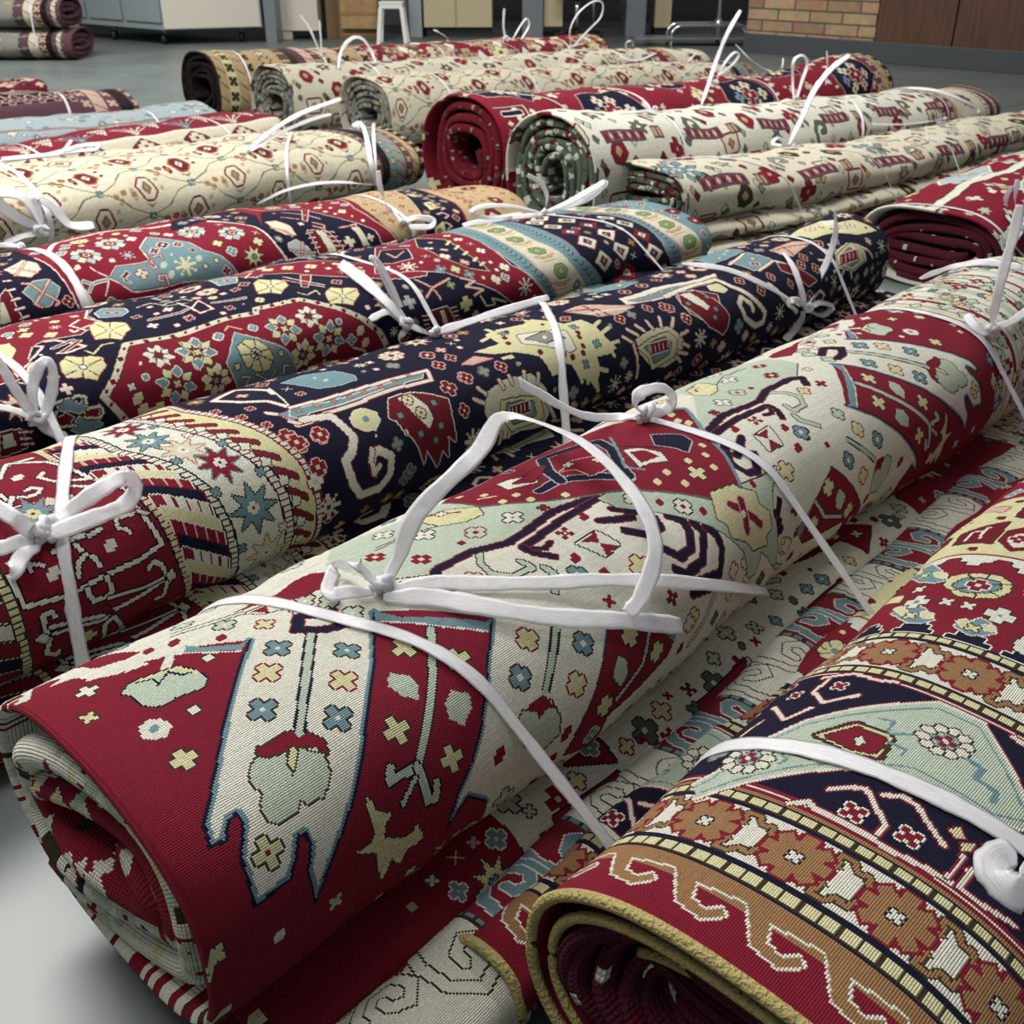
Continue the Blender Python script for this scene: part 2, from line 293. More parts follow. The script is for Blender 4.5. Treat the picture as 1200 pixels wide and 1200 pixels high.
# ------------------------------------------------------------------ where each roll lies (metres, camera above the origin)
PRM = {
    'F1': ([-0.371, 0.6861, 0.7651, -0.004, 0.0047, 0.0205, 0.006, -0.0126, 0.1887, 0.1945, 0.1701, 0.1661, 0.1455, 0.1273, 0.1216, 0.1244, 0.1249, 0.1351], 0.055, 2.0),
    'N2': ([-0.8937, 0.9868, 0.7788, -0.0062, -0.0052, 0.0128, -0.0015, -0.0111, 0.1893, 0.1628, 0.1384, 0.1449, 0.1211, 0.1151, 0.1128, 0.1029, 0.0959, 0.1039], 0.055, 2.5),
    'N3': ([-1.3532, 1.4663, 0.7881, 0.0112, 0.0029, 0.0012, -0.0069, -0.0193, 0.2183, 0.2163, 0.2179, 0.217, 0.2153, 0.1194, 0.1001, 0.1033, 0.096, 0.0834], 0.03, 2.48),
    'N4': ([-1.6924, 1.8984, 0.7881, 0.0272, 0.0166, 0.0056, -0.0153, -0.0435, 0.1996, 0.199, 0.1992, 0.1964, 0.1909, 0.1115, 0.1023, 0.1073, 0.0994, 0.0804], 0.03, 2.25),
    'N5': ([-2.2117, 2.6202, 0.7828, 0.0223, 0.0111, -0.0029, -0.0121, -0.0234, 0.2605, 0.2601, 0.2584, 0.2582, 0.2569, 0.1368, 0.1416, 0.1189, 0.1196, 0.106], 0.03, 2.4),
    'N6': ([-2.713, 3.2626, 0.7792, 0.0049, 0.0006, -0.0029, -0.0027, -0.0025, 0.2, 0.1995, 0.199, 0.1994, 0.1995, 0.116, 0.1081, 0.0962, 0.1042, 0.1052], 0.01, 2.3),
    'N7': ([-3.0521, 3.8197, 0.7924, 0.0671, 0.0456, 0.0149, -0.0355, -0.1055, 0.2004, 0.2005, 0.1999, 0.1966, 0.1898, 0.111, 0.1094, 0.1039, 0.0922, 0.099], 0.01, 2.15),
    'N8': ([-3.4094, 4.3797, 0.7886, 0.0541, 0.0379, 0.0138, -0.0276, -0.0892, 0.2002, 0.2004, 0.2002, 0.1982, 0.1928, 0.1205, 0.1208, 0.1194, 0.111, 0.0991], 0.01, 1.95),
    'N9': ([-4.1141, 5.5226, 0.7922, 0.0766, 0.0502, 0.0136, -0.0422, -0.1152, 0.2005, 0.2004, 0.1993, 0.1952, 0.1869, 0.1229, 0.1192, 0.1036, 0.0682, 0.0699], 0.01, 1.75),
    'Ra': ([-1.5344, 5.9154, 0.8104, 0.1701, 0.1051, 0.0284, -0.0827, -0.2367, 0.2007, 0.2003, 0.2002, 0.1998, 0.1975, 0.1757, 0.1652, 0.1606, 0.1583, 0.1575], 0.0, 2.6),
    'Rb': ([-1.0453, 5.4129, 0.8125, 0.1844, 0.1096, 0.0267, -0.0874, -0.246, 0.2009, 0.2004, 0.2004, 0.1998, 0.1953, 0.1671, 0.157, 0.1498, 0.1499, 0.1364], 0.0, 2.7),
    'Rc': ([-0.5839, 5.1055, 0.8047, 0.1322, 0.0839, 0.0229, -0.0658, -0.1862, 0.2008, 0.2006, 0.2003, 0.1995, 0.1964, 0.1638, 0.1546, 0.1452, 0.1336, 0.1237], 0.0, 2.4),
    'Rd': ([-0.1645, 3.8765, 0.7797, 0.014, 0.004, -0.004, -0.0084, -0.0078, 0.2106, 0.2099, 0.2093, 0.209, 0.2096, 0.206, 0.1844, 0.1733, 0.1658, 0.1837], 0.0, 2.7),
    'Re': ([0.1385, 3.5068, 0.7843, 0.0252, 0.0127, 0.0012, -0.0135, -0.03, 0.2006, 0.1998, 0.1995, 0.1983, 0.1968, 0.2003, 0.1722, 0.1539, 0.1364, 0.118], 0.0, 2.9),
    'Rf': ([0.4972, 3.3318, 0.8001, 0.1253, 0.027, -0.0252, -0.0388, -0.0947, 0.1792, 0.1944, 0.1898, 0.156, 0.1339, 0.0983, 0.0827, 0.0735, 0.0716, 0.0667], 0.07, 2.5),
    'Rh': ([1.1743, 2.9999, 0.754, 0, 0, 0, 0, 0, 0.215, 0.22, 0.215, 0.21, 0.21, 0.115, 0.125, 0.13, 0.13, 0.13], 0.0, 1.6),
    'F2': ([0.1615, 0.5042, 0.7662, -0.0003, 0.0004, 0.0065, 0.0052, -0.0034, 0.2005, 0.2012, 0.2061, 0.2061, 0.2018, 0.1269, 0.1257, 0.1301, 0.1323, 0.1309], 0.0, 1.72),
    'F1b': ([-0.2268, 0.5183, 0.7809, -0.0482, -0.024, 0.0004, 0.0275, 0.0312, 0.0587, 0.0589, 0.0583, 0.0606, 0.0591, 0.0443, 0.0461, 0.0488, 0.0495, 0.0443], 0.0, 2.0),
    'FL': ([-4.75, 9.36, 1.5708, 0, 0, 0, 0, 0, 0.26, 0.26, 0.26, 0.26, 0.26, 0.112, 0.112, 0.112, 0.112, 0.112], 0.0, 1.29),
    'FL2': ([-4.75, 9.36, 1.5708, 0, 0, 0, 0, 0, 0.25, 0.25, 0.25, 0.25, 0.25, 0.112, 0.112, 0.112, 0.112, 0.112], 0.226, 1.24),
    'F1a': ([-0.2565, 0.6177, 0.7651, 0.0093, 0.0047, 0.0205, 0.006, -0.0126, 0.095, 0.095, 0.095, 0.095, 0.095, 0.05, 0.05, 0.05, 0.05, 0.05], 0.0, 1.95),
    'N2b': ([-0.8369, 0.9589, 0.7788, -0.0062, -0.0052, 0.0128, -0.0015, -0.0111, 0.15, 0.15, 0.15, 0.15, 0.15, 0.045, 0.045, 0.045, 0.045, 0.045], 0.0, 2.5),
    'N3b': ([-1.2827, 1.3954, 0.7881, 0.0112, 0.0029, 0.0012, -0.0069, -0.0193, 0.2, 0.2, 0.2, 0.2, 0.2, 0.05, 0.05, 0.05, 0.05, 0.05], 0.0, 2.44),
    'Rf2': ([0.5324, 3.3242, 0.8001, 0.1253, 0.027, -0.0252, -0.0388, -0.0947, 0.19, 0.2, 0.2, 0.17, 0.15, 0.036, 0.036, 0.036, 0.036, 0.036], 0.036, 2.45),
    'Rf3': ([0.5536, 3.3168, 0.8001, 0.1253, 0.027, -0.0252, -0.0388, -0.0947, 0.2, 0.21, 0.21, 0.18, 0.16, 0.022, 0.022, 0.022, 0.022, 0.022], 0.0, 2.45),
    'F2b': ([-0.0217, 0.6527, 0.7662, -0.0003, 0.0004, 0.0065, 0.0052, -0.0034, 0.045, 0.045, 0.045, 0.045, 0.045, 0.05, 0.05, 0.05, 0.05, 0.05], 0.0, 1.7),
}
def mk(k, **kw):
    p, zb, L = PRM[k]; return Roll(p, zb, L, seed=len(k)*7+ord(k[0])+ord(k[1]), **kw)
def simple(x, y, az, a, h, zb, L, **kw): return Roll([x, y, az]+[0]*K+[a]*K+[h]*K, zb, L, **kw)
# ------------------------------------------------------------------ camera
cam = bpy.data.cameras.new('camera'); camo = bpy.data.objects.new('camera', cam); C.objects.link(camo)
cam.lens = 36*1250/1200; cam.sensor_width = 36; cam.sensor_fit = 'HORIZONTAL'
camo.location = (0, 0, .9); camo.rotation_euler = (math.pi/2-math.atan2(680, 1250), 0, 0); scene.camera = camo
cam.clip_start = .02; cam.dof.use_dof = True; cam.dof.focus_distance = 1.15; cam.dof.aperture_fstop = 14
BM = dict(XF=XF, XS=XS, PL=PL, ST=ST)
def run(ch, txt):
    """draw a list of shapes: kind | colour or chart | outline or dyes | width | points in mm of rug (along, around)"""
    for ln in txt.strip().split('\n'):
        t, a, b, c, p = ln.split('|'); v = [int(x)/1000 for x in p.split()]; pts = list(zip(v[::2], v[1::2]))
        if t == 'P': ch.poly(a, pts, b or None, int(float(c)))
        elif t == 'L': ch.line(a, pts, float(c)/1000, b or None)
        else: ch.bm(BM[a], *pts[0], {x[0]: x[1] for x in b.split()}, float(c)*.0022/ch.kn)
    return ch
OPS = {}
OPS['F1'] = '''
L|b||10|192 -18 153 19 102 71 69 108 38 142 41 141 35 156 49 158 60 145 68 144 68 153 52 175 46 216 82 213 95 197 102 186 108 187 109 198 98 217 98 250 121 222 162 186 202 146 201 145 260 86 311 25
L|b||10|1364 -18 1403 19 1454 71 1487 108 1518 142 1515 141 1521 156 1507 158 1496 145 1488 144 1488 153 1504 175 1510 216 1474 213 1461 197 1454 186 1448 187 1447 198 1458 217 1458 250 1435 222 1394 186 1354 146 1355 145 1296 86 1245 25
L|b||9|399 108 360 145 326 181 293 217 269 240 250 275 282 250 305 275
L|b||9|1157 108 1196 145 1230 181 1263 217 1287 240 1306 275 1274 250 1251 275
P|r||1|-60 600 -60 -600 20 -600 50 -200 14 -153 38 -155 59 -81 80 -64 99 -67 118 -56 141 -53 192 -18 153 19 102 71 69 108 38 142 41 141 35 156 49 158 60 145 68 144 68 153 52 175 46 216 82 213 95 197 102 186 108 187 109 198 98 217 98 250 121 222 162 186 202 146 201 145 260 86 311 25 399 108 360 145 326 181 293 217 269 240 250 275 282 250 305 275 330 600
P|r||1|1616 600 1616 -600 1536 -600 1506 -200 1542 -153 1518 -155 1497 -81 1476 -64 1457 -67 1438 -56 1415 -53 1364 -18 1403 19 1454 71 1487 108 1518 142 1515 141 1521 156 1507 158 1496 145 1488 144 1488 153 1504 175 1510 216 1474 213 1461 197 1454 186 1448 187 1447 198 1458 217 1458 250 1435 222 1394 186 1354 146 1355 145 1296 86 1245 25 1157 108 1196 145 1230 181 1263 217 1287 240 1306 275 1274 250 1251 275 1226 600
L|n||3|192 -18 153 19 102 71 69 108 38 142 41 141 35 156 49 158 60 145 68 144 68 153 52 175 46 216 82 213 95 197 102 186 108 187 109 198 98 217 98 250 121 222 162 186 202 146 201 145 260 86 311 25
L|n||3|1364 -18 1403 19 1454 71 1487 108 1518 142 1515 141 1521 156 1507 158 1496 145 1488 144 1488 153 1504 175 1510 216 1474 213 1461 197 1454 186 1448 187 1447 198 1458 217 1458 250 1435 222 1394 186 1354 146 1355 145 1296 86 1245 25
L|n||3|399 108 360 145 326 181 293 217 269 240 250 275 282 250 305 275
L|n||3|1157 108 1196 145 1230 181 1263 217 1287 240 1306 275 1274 250 1251 275
P|r||1|69 -154 88 -149 107 -101 113 -86 90 -83 71 -93
P|r||1|1487 -154 1468 -149 1449 -101 1443 -86 1466 -83 1485 -93
L|w||12|4 -107 26 -156 46 -141 71 -93 103 -75 137 -51
L|w||12|1552 -107 1530 -156 1510 -141 1485 -93 1453 -75 1419 -51
P|w||1|82 -62 101 -71 107 -56
P|w||1|1474 -62 1455 -71 1449 -56
P|w||1|52 -83 81 -83 83 -65
P|w||1|1504 -83 1475 -83 1473 -65
P|w||1|33 -113 59 -126 63 -98
P|w||1|1523 -113 1497 -126 1493 -98
L|w||9|140 -68 127 -53 112 -36
L|w||9|1416 -68 1429 -53 1444 -36
P|s|n|1|66 -33 77 -41 93 -39 106 -36 121 -31 128 -16 131 5 122 13 107 9 96 6 88 9 75 3 71 -7 72 -21
P|s|n|1|1490 -33 1479 -41 1463 -39 1450 -36 1435 -31 1428 -16 1425 5 1434 13 1449 9 1460 6 1468 9 1481 3 1485 -7 1484 -21
L|y||5|86 -38 103 -34 120 -29 129 -8
L|y||5|1470 -38 1453 -34 1436 -29 1427 -8
L|n||2.5|83 -38 97 -31 95 -20 111 -30 117 -17 124 -14
L|n||2.5|1473 -38 1459 -31 1461 -20 1445 -30 1439 -17 1432 -14
S|XF|ok fw cw|0.9|47 -62
S|XF|ok fw cw|0.9|1509 -62
S|XF|ok fy cy|1.05|62 76
S|XF|ok fy cy|1.05|1494 76
S|XS|ok fw|0.8|99 32
S|XS|ok fw|0.8|1457 32
S|XS|ok fw|0.8|148 -20
S|XS|ok fw|0.8|1408 -20
S|XS|ok fy|1.2|29 -21
S|XS|ok fy|1.2|1527 -21
P|w||1|53 20 64 16 74 23 75 37 66 45 56 43 49 34
P|w||1|1503 20 1492 16 1482 23 1481 37 1490 45 1500 43 1507 34
S|PL|fb|1|63 30
S|PL|fb|1|1493 30
P|b||1|145 -56 154 -40 182 -18 191 -19 176 -9 157 -27 137 -46
P|b||1|1411 -56 1402 -40 1374 -18 1365 -19 1380 -9 1399 -27 1419 -46
L|w||2|137 -45 156 -25 175 -8
L|w||2|1419 -45 1400 -25 1381 -8
S|PL|fr|1.2|176 -41
S|PL|fr|1.2|1380 -41
S|PL|fr|1.2|142 -72
S|PL|fr|1.2|1414 -72
S|PL|fr|1.2|119 -79
S|PL|fr|1.2|1437 -79
S|PL|fw|1.3|61 258
S|PL|fw|1.3|1495 258
S|XS|os fs|1.2|120 265
S|XS|os fs|1.2|1436 265
S|XS|ok fy|1.4|3 234
S|XS|ok fy|1.4|1553 234
S|XS|op fp|0.8|175 316
S|XS|op fp|0.8|1381 316
P|r|k|1|114 103 124 104 144 105 157 112 165 127 164 143 158 141 160 133 145 122 137 120 118 116 112 109
P|r|k|1|1442 103 1432 104 1412 105 1399 112 1391 127 1392 143 1398 141 1396 133 1411 122 1419 120 1438 116 1444 109
P|s|k|1|110 110 97 118 92 127 95 140 88 147 86 163 91 168 113 168 119 162 122 168 139 170 154 158 158 141 145 125 124 142 132 121 118 117
P|s|k|1|1446 110 1459 118 1464 127 1461 140 1468 147 1470 163 1465 168 1443 168 1437 162 1434 168 1417 170 1402 158 1398 141 1411 125 1432 142 1424 121 1438 117
P|r||1|114 107 143 106 156 114 163 126 163 142 159 134 145 122 137 120 119 115
P|r||1|1442 107 1413 106 1400 114 1393 126 1393 142 1397 134 1411 122 1419 120 1437 115
P|y|k|1|140 118 141 125 128 138 129 129
P|y|k|1|1416 118 1415 125 1428 138 1427 129
S|XF|ok fy cr|1.15|74 184
S|XF|ok fy cr|1.15|1482 184
P|y|k|1|174 191 178 210 191 219 182 226 178 237 198 251 210 253 214 245 222 266 212 269 202 267 192 279 184 265 172 285 167 261 169 247 147 231 164 232 171 225 169 201
P|y|k|1|1382 191 1378 210 1365 219 1374 226 1378 237 1358 251 1346 253 1342 245 1334 266 1344 269 1354 267 1364 279 1372 265 1384 285 1389 261 1387 247 1409 231 1392 232 1385 225 1387 201
L|s||9|243 10 199 62 154 111
L|s||9|1313 10 1357 62 1402 111
L|n||2.5|240 7 195 59 151 108
L|n||2.5|1316 7 1361 59 1405 108
L|n||2.5|247 14 203 65 157 114
L|n||2.5|1309 14 1353 65 1399 114
S|XF|ok fb cw|1.15|202 12
S|XF|ok fb cw|1.15|1354 12
S|XF|ok fb cw|1.15|144 72
S|XF|ok fb cw|1.15|1412 72
S|XF|ok fb cw|1.15|251 56
S|XF|ok fb cw|1.15|1305 56
S|XF|ok fb cw|1.15|189 120
S|XF|ok fb cw|1.15|1367 120
S|XF|or fy cy|1.15|175 37
S|XF|or fy cy|1.15|1381 37
S|XF|or fy cy|1.15|220 89
S|XF|or fy cy|1.15|1336 89
S|PL|fr|1.3|175 -42
S|PL|fr|1.3|1381 -42
S|PL|fr|1.3|141 -70
S|PL|fr|1.3|1415 -70
S|XF|or fy cy|0.9|220 -32
S|XF|or fy cy|0.9|1336 -32
S|XF|ok fs cw|1|192 -63
S|XF|ok fs cw|1|1364 -63
S|XF|ok fs cw|1|277 -47
S|XF|ok fs cw|1|1279 -47
S|XF|ok fs cw|1|293 -25
S|XF|ok fs cw|1|1263 -25
S|XF|ok fs cw|1|296 9
S|XF|ok fs cw|1|1260 9
S|XF|ok fs cw|1|171 -109
S|XF|ok fs cw|1|1385 -109
L|n|r|11|281 17 257 13 235 -3 254 -23 283 -9
L|n|r|11|1275 17 1299 13 1321 -3 1302 -23 1273 -9
P|r||1|254 -81 292 -92 314 -87 329 -68 309 -47 278 -56 243 -76 210 -81 244 -85
P|r||1|1302 -81 1264 -92 1242 -87 1227 -68 1247 -47 1278 -56 1313 -76 1346 -81 1312 -85
P|w|k|1|219 -70 246 -69 252 -47 230 -53
P|w|k|1|1337 -70 1310 -69 1304 -47 1326 -53
P|r||1|224 -68 244 -66 236 -50
P|r||1|1332 -68 1312 -66 1320 -50
S|XS|or fw|1.0|259 -35
S|XS|or fw|1.0|1297 -35
L|k||2|151 -96 181 -86 221 -75
L|k||2|1405 -96 1375 -86 1335 -75
L|k||2|147 -88 177 -79 218 -69
L|k||2|1409 -88 1379 -79 1338 -69
P|s||1|332 -81 346 -14 396 15 418 9 469 6 510 23 547 21 600 18 660 29 551 -60 541 -123 516 -118 443 -133 394 -155
P|s||1|1224 -81 1210 -14 1160 15 1138 9 1087 6 1046 23 1009 21 956 18 896 29 1005 -60 1015 -123 1040 -118 1113 -133 1162 -155
L|k||2|345 -13 395 17
L|k||2|1211 -13 1161 17
L|k||2|401 -79 444 -81 485 -64
L|k||2|1155 -79 1112 -81 1071 -64
L|k||2|395 -73 439 -75
L|k||2|1161 -73 1117 -75
L|n|r|10|408 42 394 25 409 14 465 10 507 26 539 25 591 19 658 31
L|n|r|10|1148 42 1162 25 1147 14 1091 10 1049 26 1017 25 965 19 898 31
L|n|r|9|513 43 543 42 596 38 654 37
L|n|r|9|1043 43 1013 42 960 38 902 37
L|n|r|8|513 43 514 59 528 78
L|n|r|8|1043 43 1042 59 1028 78
L|n|r|5|520 53 531 62 544 58
L|n|r|5|1036 53 1025 62 1012 58
L|s|k|7|467 21 454 35 449 56 466 75 495 76 492 60
L|s|k|7|1089 21 1102 35 1107 56 1090 75 1061 76 1064 60
L|s|n|8|505 83 508 95 489 116
L|s|n|8|1051 83 1048 95 1067 116
S|XF|or fr cy|1.1|413 -16
S|XF|or fr cy|1.1|1143 -16
S|XF|or fr cy|1.1|383 -58
S|XF|or fr cy|1.1|1173 -58
S|XF|on fw cb|1.2|550 -8
S|XF|on fw cb|1.2|1006 -8
S|XF|on fw cb|1.2|457 -60
S|XF|on fw cb|1.2|1099 -60
S|XF|on fw cb|1.2|433 -107
S|XF|on fw cb|1.2|1123 -107
S|XF|or fs cr|1.1|499 -18
S|XF|or fs cr|1.1|1057 -18
S|XS|or fr|0.9|471 -13
S|XS|or fr|0.9|1085 -13
S|XS|ok fr|1|591 4
S|XS|ok fr|1|965 4
P|y|k|1|479 -103 522 -93 546 -62 535 -41 509 -46 485 -64
P|y|k|1|1077 -103 1034 -93 1010 -62 1021 -41 1047 -46 1071 -64
L|r||4|497 -101 524 -72
L|r||4|1059 -101 1032 -72
S|XS|or fw|1|510 -87
S|XS|or fw|1|1046 -87
S|PL|fr|1.5|609 52
S|PL|fr|1.5|947 52
S|PL|fr|1.5|545 93
S|PL|fr|1.5|1011 93
S|PL|fr|1.5|559 129
S|PL|fr|1.5|997 129
S|XS|or fr|1.5|567 58
S|XS|or fr|1.5|989 58
S|PL|fy|0.6|567 58
S|PL|fy|0.6|989 58
P|w|k|1|564 79 601 77 608 110 578 114
P|w|k|1|992 79 955 77 948 110 978 114
P|r||1|571 80 599 79 588 95
P|r||1|985 80 957 79 968 95
P|r||1|588 96 604 111 580 113
P|r||1|968 96 952 111 976 113
S|XF|ok fb cw|1.2|529 114
S|XF|ok fb cw|1.2|1027 114
S|XF|or fy cr|0.9|429 51
S|XF|or fy cr|0.9|1127 51
S|XS|or fw|1.0|361 14
S|XS|or fw|1.0|1195 14
S|XF|or fr cr|0.9|389 55
S|XF|or fr cr|0.9|1167 55
L|n|r|10|619 69 638 80 658 88 665 75 651 63
L|n|r|10|937 69 918 80 898 88 891 75 905 63
L|n|r|10|631 99 653 122 677 119 683 105 681 90 663 77
L|n|r|10|925 99 903 122 879 119 873 105 875 90 893 77
L|n|r|10|649 139 666 163 692 161 710 143 715 127 702 112
L|n|r|10|907 139 890 163 864 161 846 143 841 127 854 112
L|n|r|10|647 172 659 184 698 181 729 154 727 137
L|n|r|10|909 172 897 184 858 181 827 154 829 137
L|n|r|10|659 196 675 200 725 207 746 182 748 166 740 150
L|n|r|10|897 196 881 200 831 207 810 182 808 166 816 150
L|n|r|10|657 207 696 214
L|n|r|10|899 207 860 214
S|XF|or fy cy|1.3|606 146
S|XF|or fy cy|1.3|950 146
S|PL|fr|1.4|546 93
S|PL|fr|1.4|1010 93
S|PL|fr|1.4|558 129
S|PL|fr|1.4|998 129
S|XF|ok fb cw|1.1|530 113
S|XF|ok fb cw|1.1|1026 113
S|XF|or fr cw|0.9|619 195
S|XF|or fr cw|0.9|937 195
S|XF|or fy cw|1.1|650 235
S|XF|or fy cw|1.1|906 235
L|s|k|8|712 220 675 257 647 271
L|s|k|8|844 220 881 257 909 271
S|PL|fr|1.4|626 266
S|PL|fr|1.4|930 266
S|PL|fr|1.4|618 229
S|PL|fr|1.4|938 229
S|XF|ok fe ca|0.9|715 267
S|XF|ok fe ca|0.9|841 267
S|XF|or fw cy|1|762 220
S|XF|or fw cy|1|794 220
S|XF|or fw cy|1|753 246
S|XF|or fw cy|1|803 246
S|XF|or fw cy|1|915 238
S|XF|or fw cy|1|641 238
L|b||8|516 178 497 198 466 233 432 269
L|b||8|1040 178 1059 198 1090 233 1124 269
P|r|n|1|516 178 574 209 618 229 597 258 560 265 480 274 475 321 417 290 432 269 463 232 496 197
P|r|n|1|1040 178 982 209 938 229 959 258 996 265 1076 274 1081 321 1139 290 1124 269 1093 232 1060 197
P|b||1|578 209 618 229 609 247
P|b||1|978 209 938 229 947 247
L|s|n|5|569 207 544 241 497 260
L|s|n|5|987 207 1012 241 1059 260
S|XF|ok fy cy|1.1|535 200
S|XF|ok fy cy|1.1|1021 200
S|XF|ok fy cy|1.1|476 258
S|XF|ok fy cy|1.1|1080 258
S|XF|ok fy cy|1.1|574 240
S|XF|ok fy cy|1.1|982 240
P|s|k|1|497 223 509 211 519 223 516 237 504 247 493 231
P|s|k|1|1059 223 1047 211 1037 223 1040 237 1052 247 1063 231
L|s||8|453 152 425 179 402 201
L|s||8|1103 152 1131 179 1154 201
L|n||2.5|450 149 421 177 399 199
L|n||2.5|1106 149 1135 177 1157 199
L|n||2.5|457 156 429 182 406 204
L|n||2.5|1099 156 1127 182 1150 204
S|XF|or fy cy|1.1|415 147
S|XF|or fy cy|1.1|1141 147
S|XF|or fy cy|1.1|441 214
S|XF|or fy cy|1.1|1115 214
S|XF|ok fb cw|1.1|383 176
S|XF|ok fb cw|1.1|1173 176
S|XF|ok fb cw|1.1|472 180
S|XF|ok fb cw|1.1|1084 180
P|s|k|1|368 205 354 214 359 240 379 261 407 253 410 235 404 212 381 214
P|s|k|1|1188 205 1202 214 1197 240 1177 261 1149 253 1146 235 1152 212 1175 214
P|r||1|368 205 399 204 407 223 398 218 384 223 382 212
P|r||1|1188 205 1157 204 1149 223 1158 218 1172 223 1174 212
S|PL|fr|1.8|417 260
S|PL|fr|1.8|1139 260
S|PL|fr|1.8|326 232
S|PL|fr|1.8|1230 232
S|PL|fr|1.8|397 284
S|PL|fr|1.8|1159 284
S|XF|ok fs cw|1.2|330 290
S|XF|ok fs cw|1.2|1226 290
L|s|n|8|335 85 300 126 259 168 231 195
L|s|n|8|1221 85 1256 126 1297 168 1325 195
L|s|n|8|231 195 200 193 205 183
L|s|n|8|1325 195 1356 193 1351 183
L|s|n|8|231 195 231 231 241 232 246 218
L|s|n|8|1325 195 1325 231 1315 232 1310 218
L|s|n|5|224 204 205 218
L|s|n|5|1332 204 1351 218
S|XF|ok fy cy|1.15|299 84
S|XF|ok fy cy|1.15|1257 84
S|XF|ok fy cy|1.15|229 157
S|XF|ok fy cy|1.15|1327 157
S|XF|ok fy cy|1.15|333 129
S|XF|ok fy cy|1.15|1223 129
S|XF|ok fy cy|1.15|270 203
S|XF|ok fy cy|1.15|1286 203
P|s||1|256 110 265 103 280 114 279 129 269 140 256 130 252 117
P|s||1|1300 110 1291 103 1276 114 1277 129 1287 140 1300 130 1304 117
P|s||1|292 156 306 149 320 162 315 174 298 183 287 170
P|s||1|1264 156 1250 149 1236 162 1241 174 1258 183 1269 170
P|b||1|312 23 324 52 390 109 399 108 384 120 348 89 303 37
P|b||1|1244 23 1232 52 1166 109 1157 108 1172 120 1208 89 1253 37
L|w||2|302 38 348 90 383 120
L|w||2|1254 38 1208 90 1173 120
S|XS|op fp|1.0|271 300
S|XS|op fp|1.0|1285 300
P|s|k|1|656 36 682 35 791 129 938 132 903 154 883 181 888 258 872 255 836 222 823 251 803 248 793 207 760 165 708 111 658 64
P|r||1|785 128 754 98 712 60 680 37 653 25 606 -4 549 -57 541 -123 580 -154 632 -162 731 -135 820 -111 860 -86 925 -58 951 -36 907 34 883 78 856 114 843 134
L|b||6|925 -58 951 -36 907 34 883 78 856 114 843 134
L|e||4|785 128 754 98 712 60 680 37 653 25 606 -4 549 -57 541 -123
P|y|k|1|791 118 836 125 840 134 863 147 856 164 873 178 868 200 849 206 853 219 814 213 802 196 774 179 777 163 767 149 782 129
L|r|p|11|805 145 842 187
L|r|p|11|826 147 810 184
S|PL|fw|1|817 164
S|XF|ok fw cr|1|688 65
S|PL|fr|1.2|714 90
S|PL|fr|1.2|757 132
S|PL|fr|1.2|871 136
S|XF|on fw cr|1.1|737 113
L|n|l|14|724 34 701 4 661 -31 623 -30
L|n|l|14|660 -26 674 -60 708 -102 778 -60 765 -25 736 11 727 32
P|r|f|1|723 -83 760 -61 746 -39 722 -68
P|r|p|1|681 -44 711 -51 742 -29 741 -7 719 0 694 -5 696 -31
P|w|n|1|621 -104 637 -99 657 -67 642 -50 607 -70
P|r|n|1|624 -79 681 -85 689 -77 666 -64 640 -56
S|XS|ok fw|1|702 -49
S|XS|ok fw|1|731 -25
L|n|l|6|616 -150 675 -161 668 -121
S|PL|fy|1.3|569 -120
S|PL|fy|1.3|581 -86
S|PL|fy|1.3|597 -47
S|PL|fy|1.3|574 -46
S|PL|fy|1.3|598 -22
S|PL|fy|1.3|634 2
S|PL|fy|1.3|714 38
L|y||4|565 -81 582 -68
P|n|l|1|841 -16 864 -4 879 10 873 30 836 48 833 31 818 7
L|n||3|780 -25 817 18
P|w|k|1|774 -14 795 -1 806 26 794 45 772 33 753 29 760 14
P|r||1|775 -4 794 7 794 31 763 25
L|b||4|799 -55 765 -14 739 16 753 36
S|PL|fy|1.3|818 62
S|PL|fy|1.3|853 66
S|PL|fy|1.3|838 91
S|PL|fy|1.3|771 60
S|PL|fy|1.3|746 63
S|PL|fy|1.3|715 39
S|PL|fy|1.3|773 88
S|PL|fy|1.3|874 46
S|PL|fy|1.3|923 -39
S|PL|fy|1.3|914 -22
S|PL|fy|1.3|919 -7
S|XF|ok fy cy|1.2|805 84
P|w||1|1600 -580 2100 -580 2100 580 1600 580
P|r||1|1545 -580 1595 -580 1595 580 1545 580
P|k||1|1610 -580 1613 -580 1613 580 1610 580
P|y||1|1618 -580 1626 -580 1626 580 1618 580
P|k||1|1628 -580 1631 -580 1631 580 1628 580
P|r||1|1650 -580 1662 -580 1662 580 1650 580
P|s||1|1672 -580 1680 -580 1680 580 1672 580
P|k||1|1705 -580 1708 -580 1708 580 1705 580
P|s||1|1730 -580 1750 -580 1750 580 1730 580
P|r||1|1760 -580 1770 -580 1770 580 1760 580
P|k||1|1780 -580 1783 -580 1783 580 1780 580
P|k||1|1800 -580 1803 -580 1803 580 1800 580
P|r||1|1830 -580 1838 -580 1838 580 1830 580
P|s||1|1870 -580 1884 -580 1884 580 1870 580
P|r||1|1900 -580 1914 -580 1914 580 1900 580
P|s||1|1925 -580 1935 -580 1935 580 1925 580
P|k||1|1960 -580 1964 -580 1964 580 1960 580
S|XF|or fy cy|1|1879 285
S|XF|ok fs cw|1|1702 39
S|XF|or fr cw|1.3|1998 287
S|XS|or fy cy|0.8|1895 -45
S|XS|ok fs cw|1.3|1967 -135
S|XF|ok fs cw|1|1969 -169
S|XS|or fr cw|1.3|1938 196
S|XS|or fr cw|1.3|1980 255
S|XF|ok fb cw|0.8|1588 -61
S|XS|or fy cy|1|1914 246
S|XS|or fr cw|1.3|1996 195
S|XS|or fr cw|1.3|1688 144
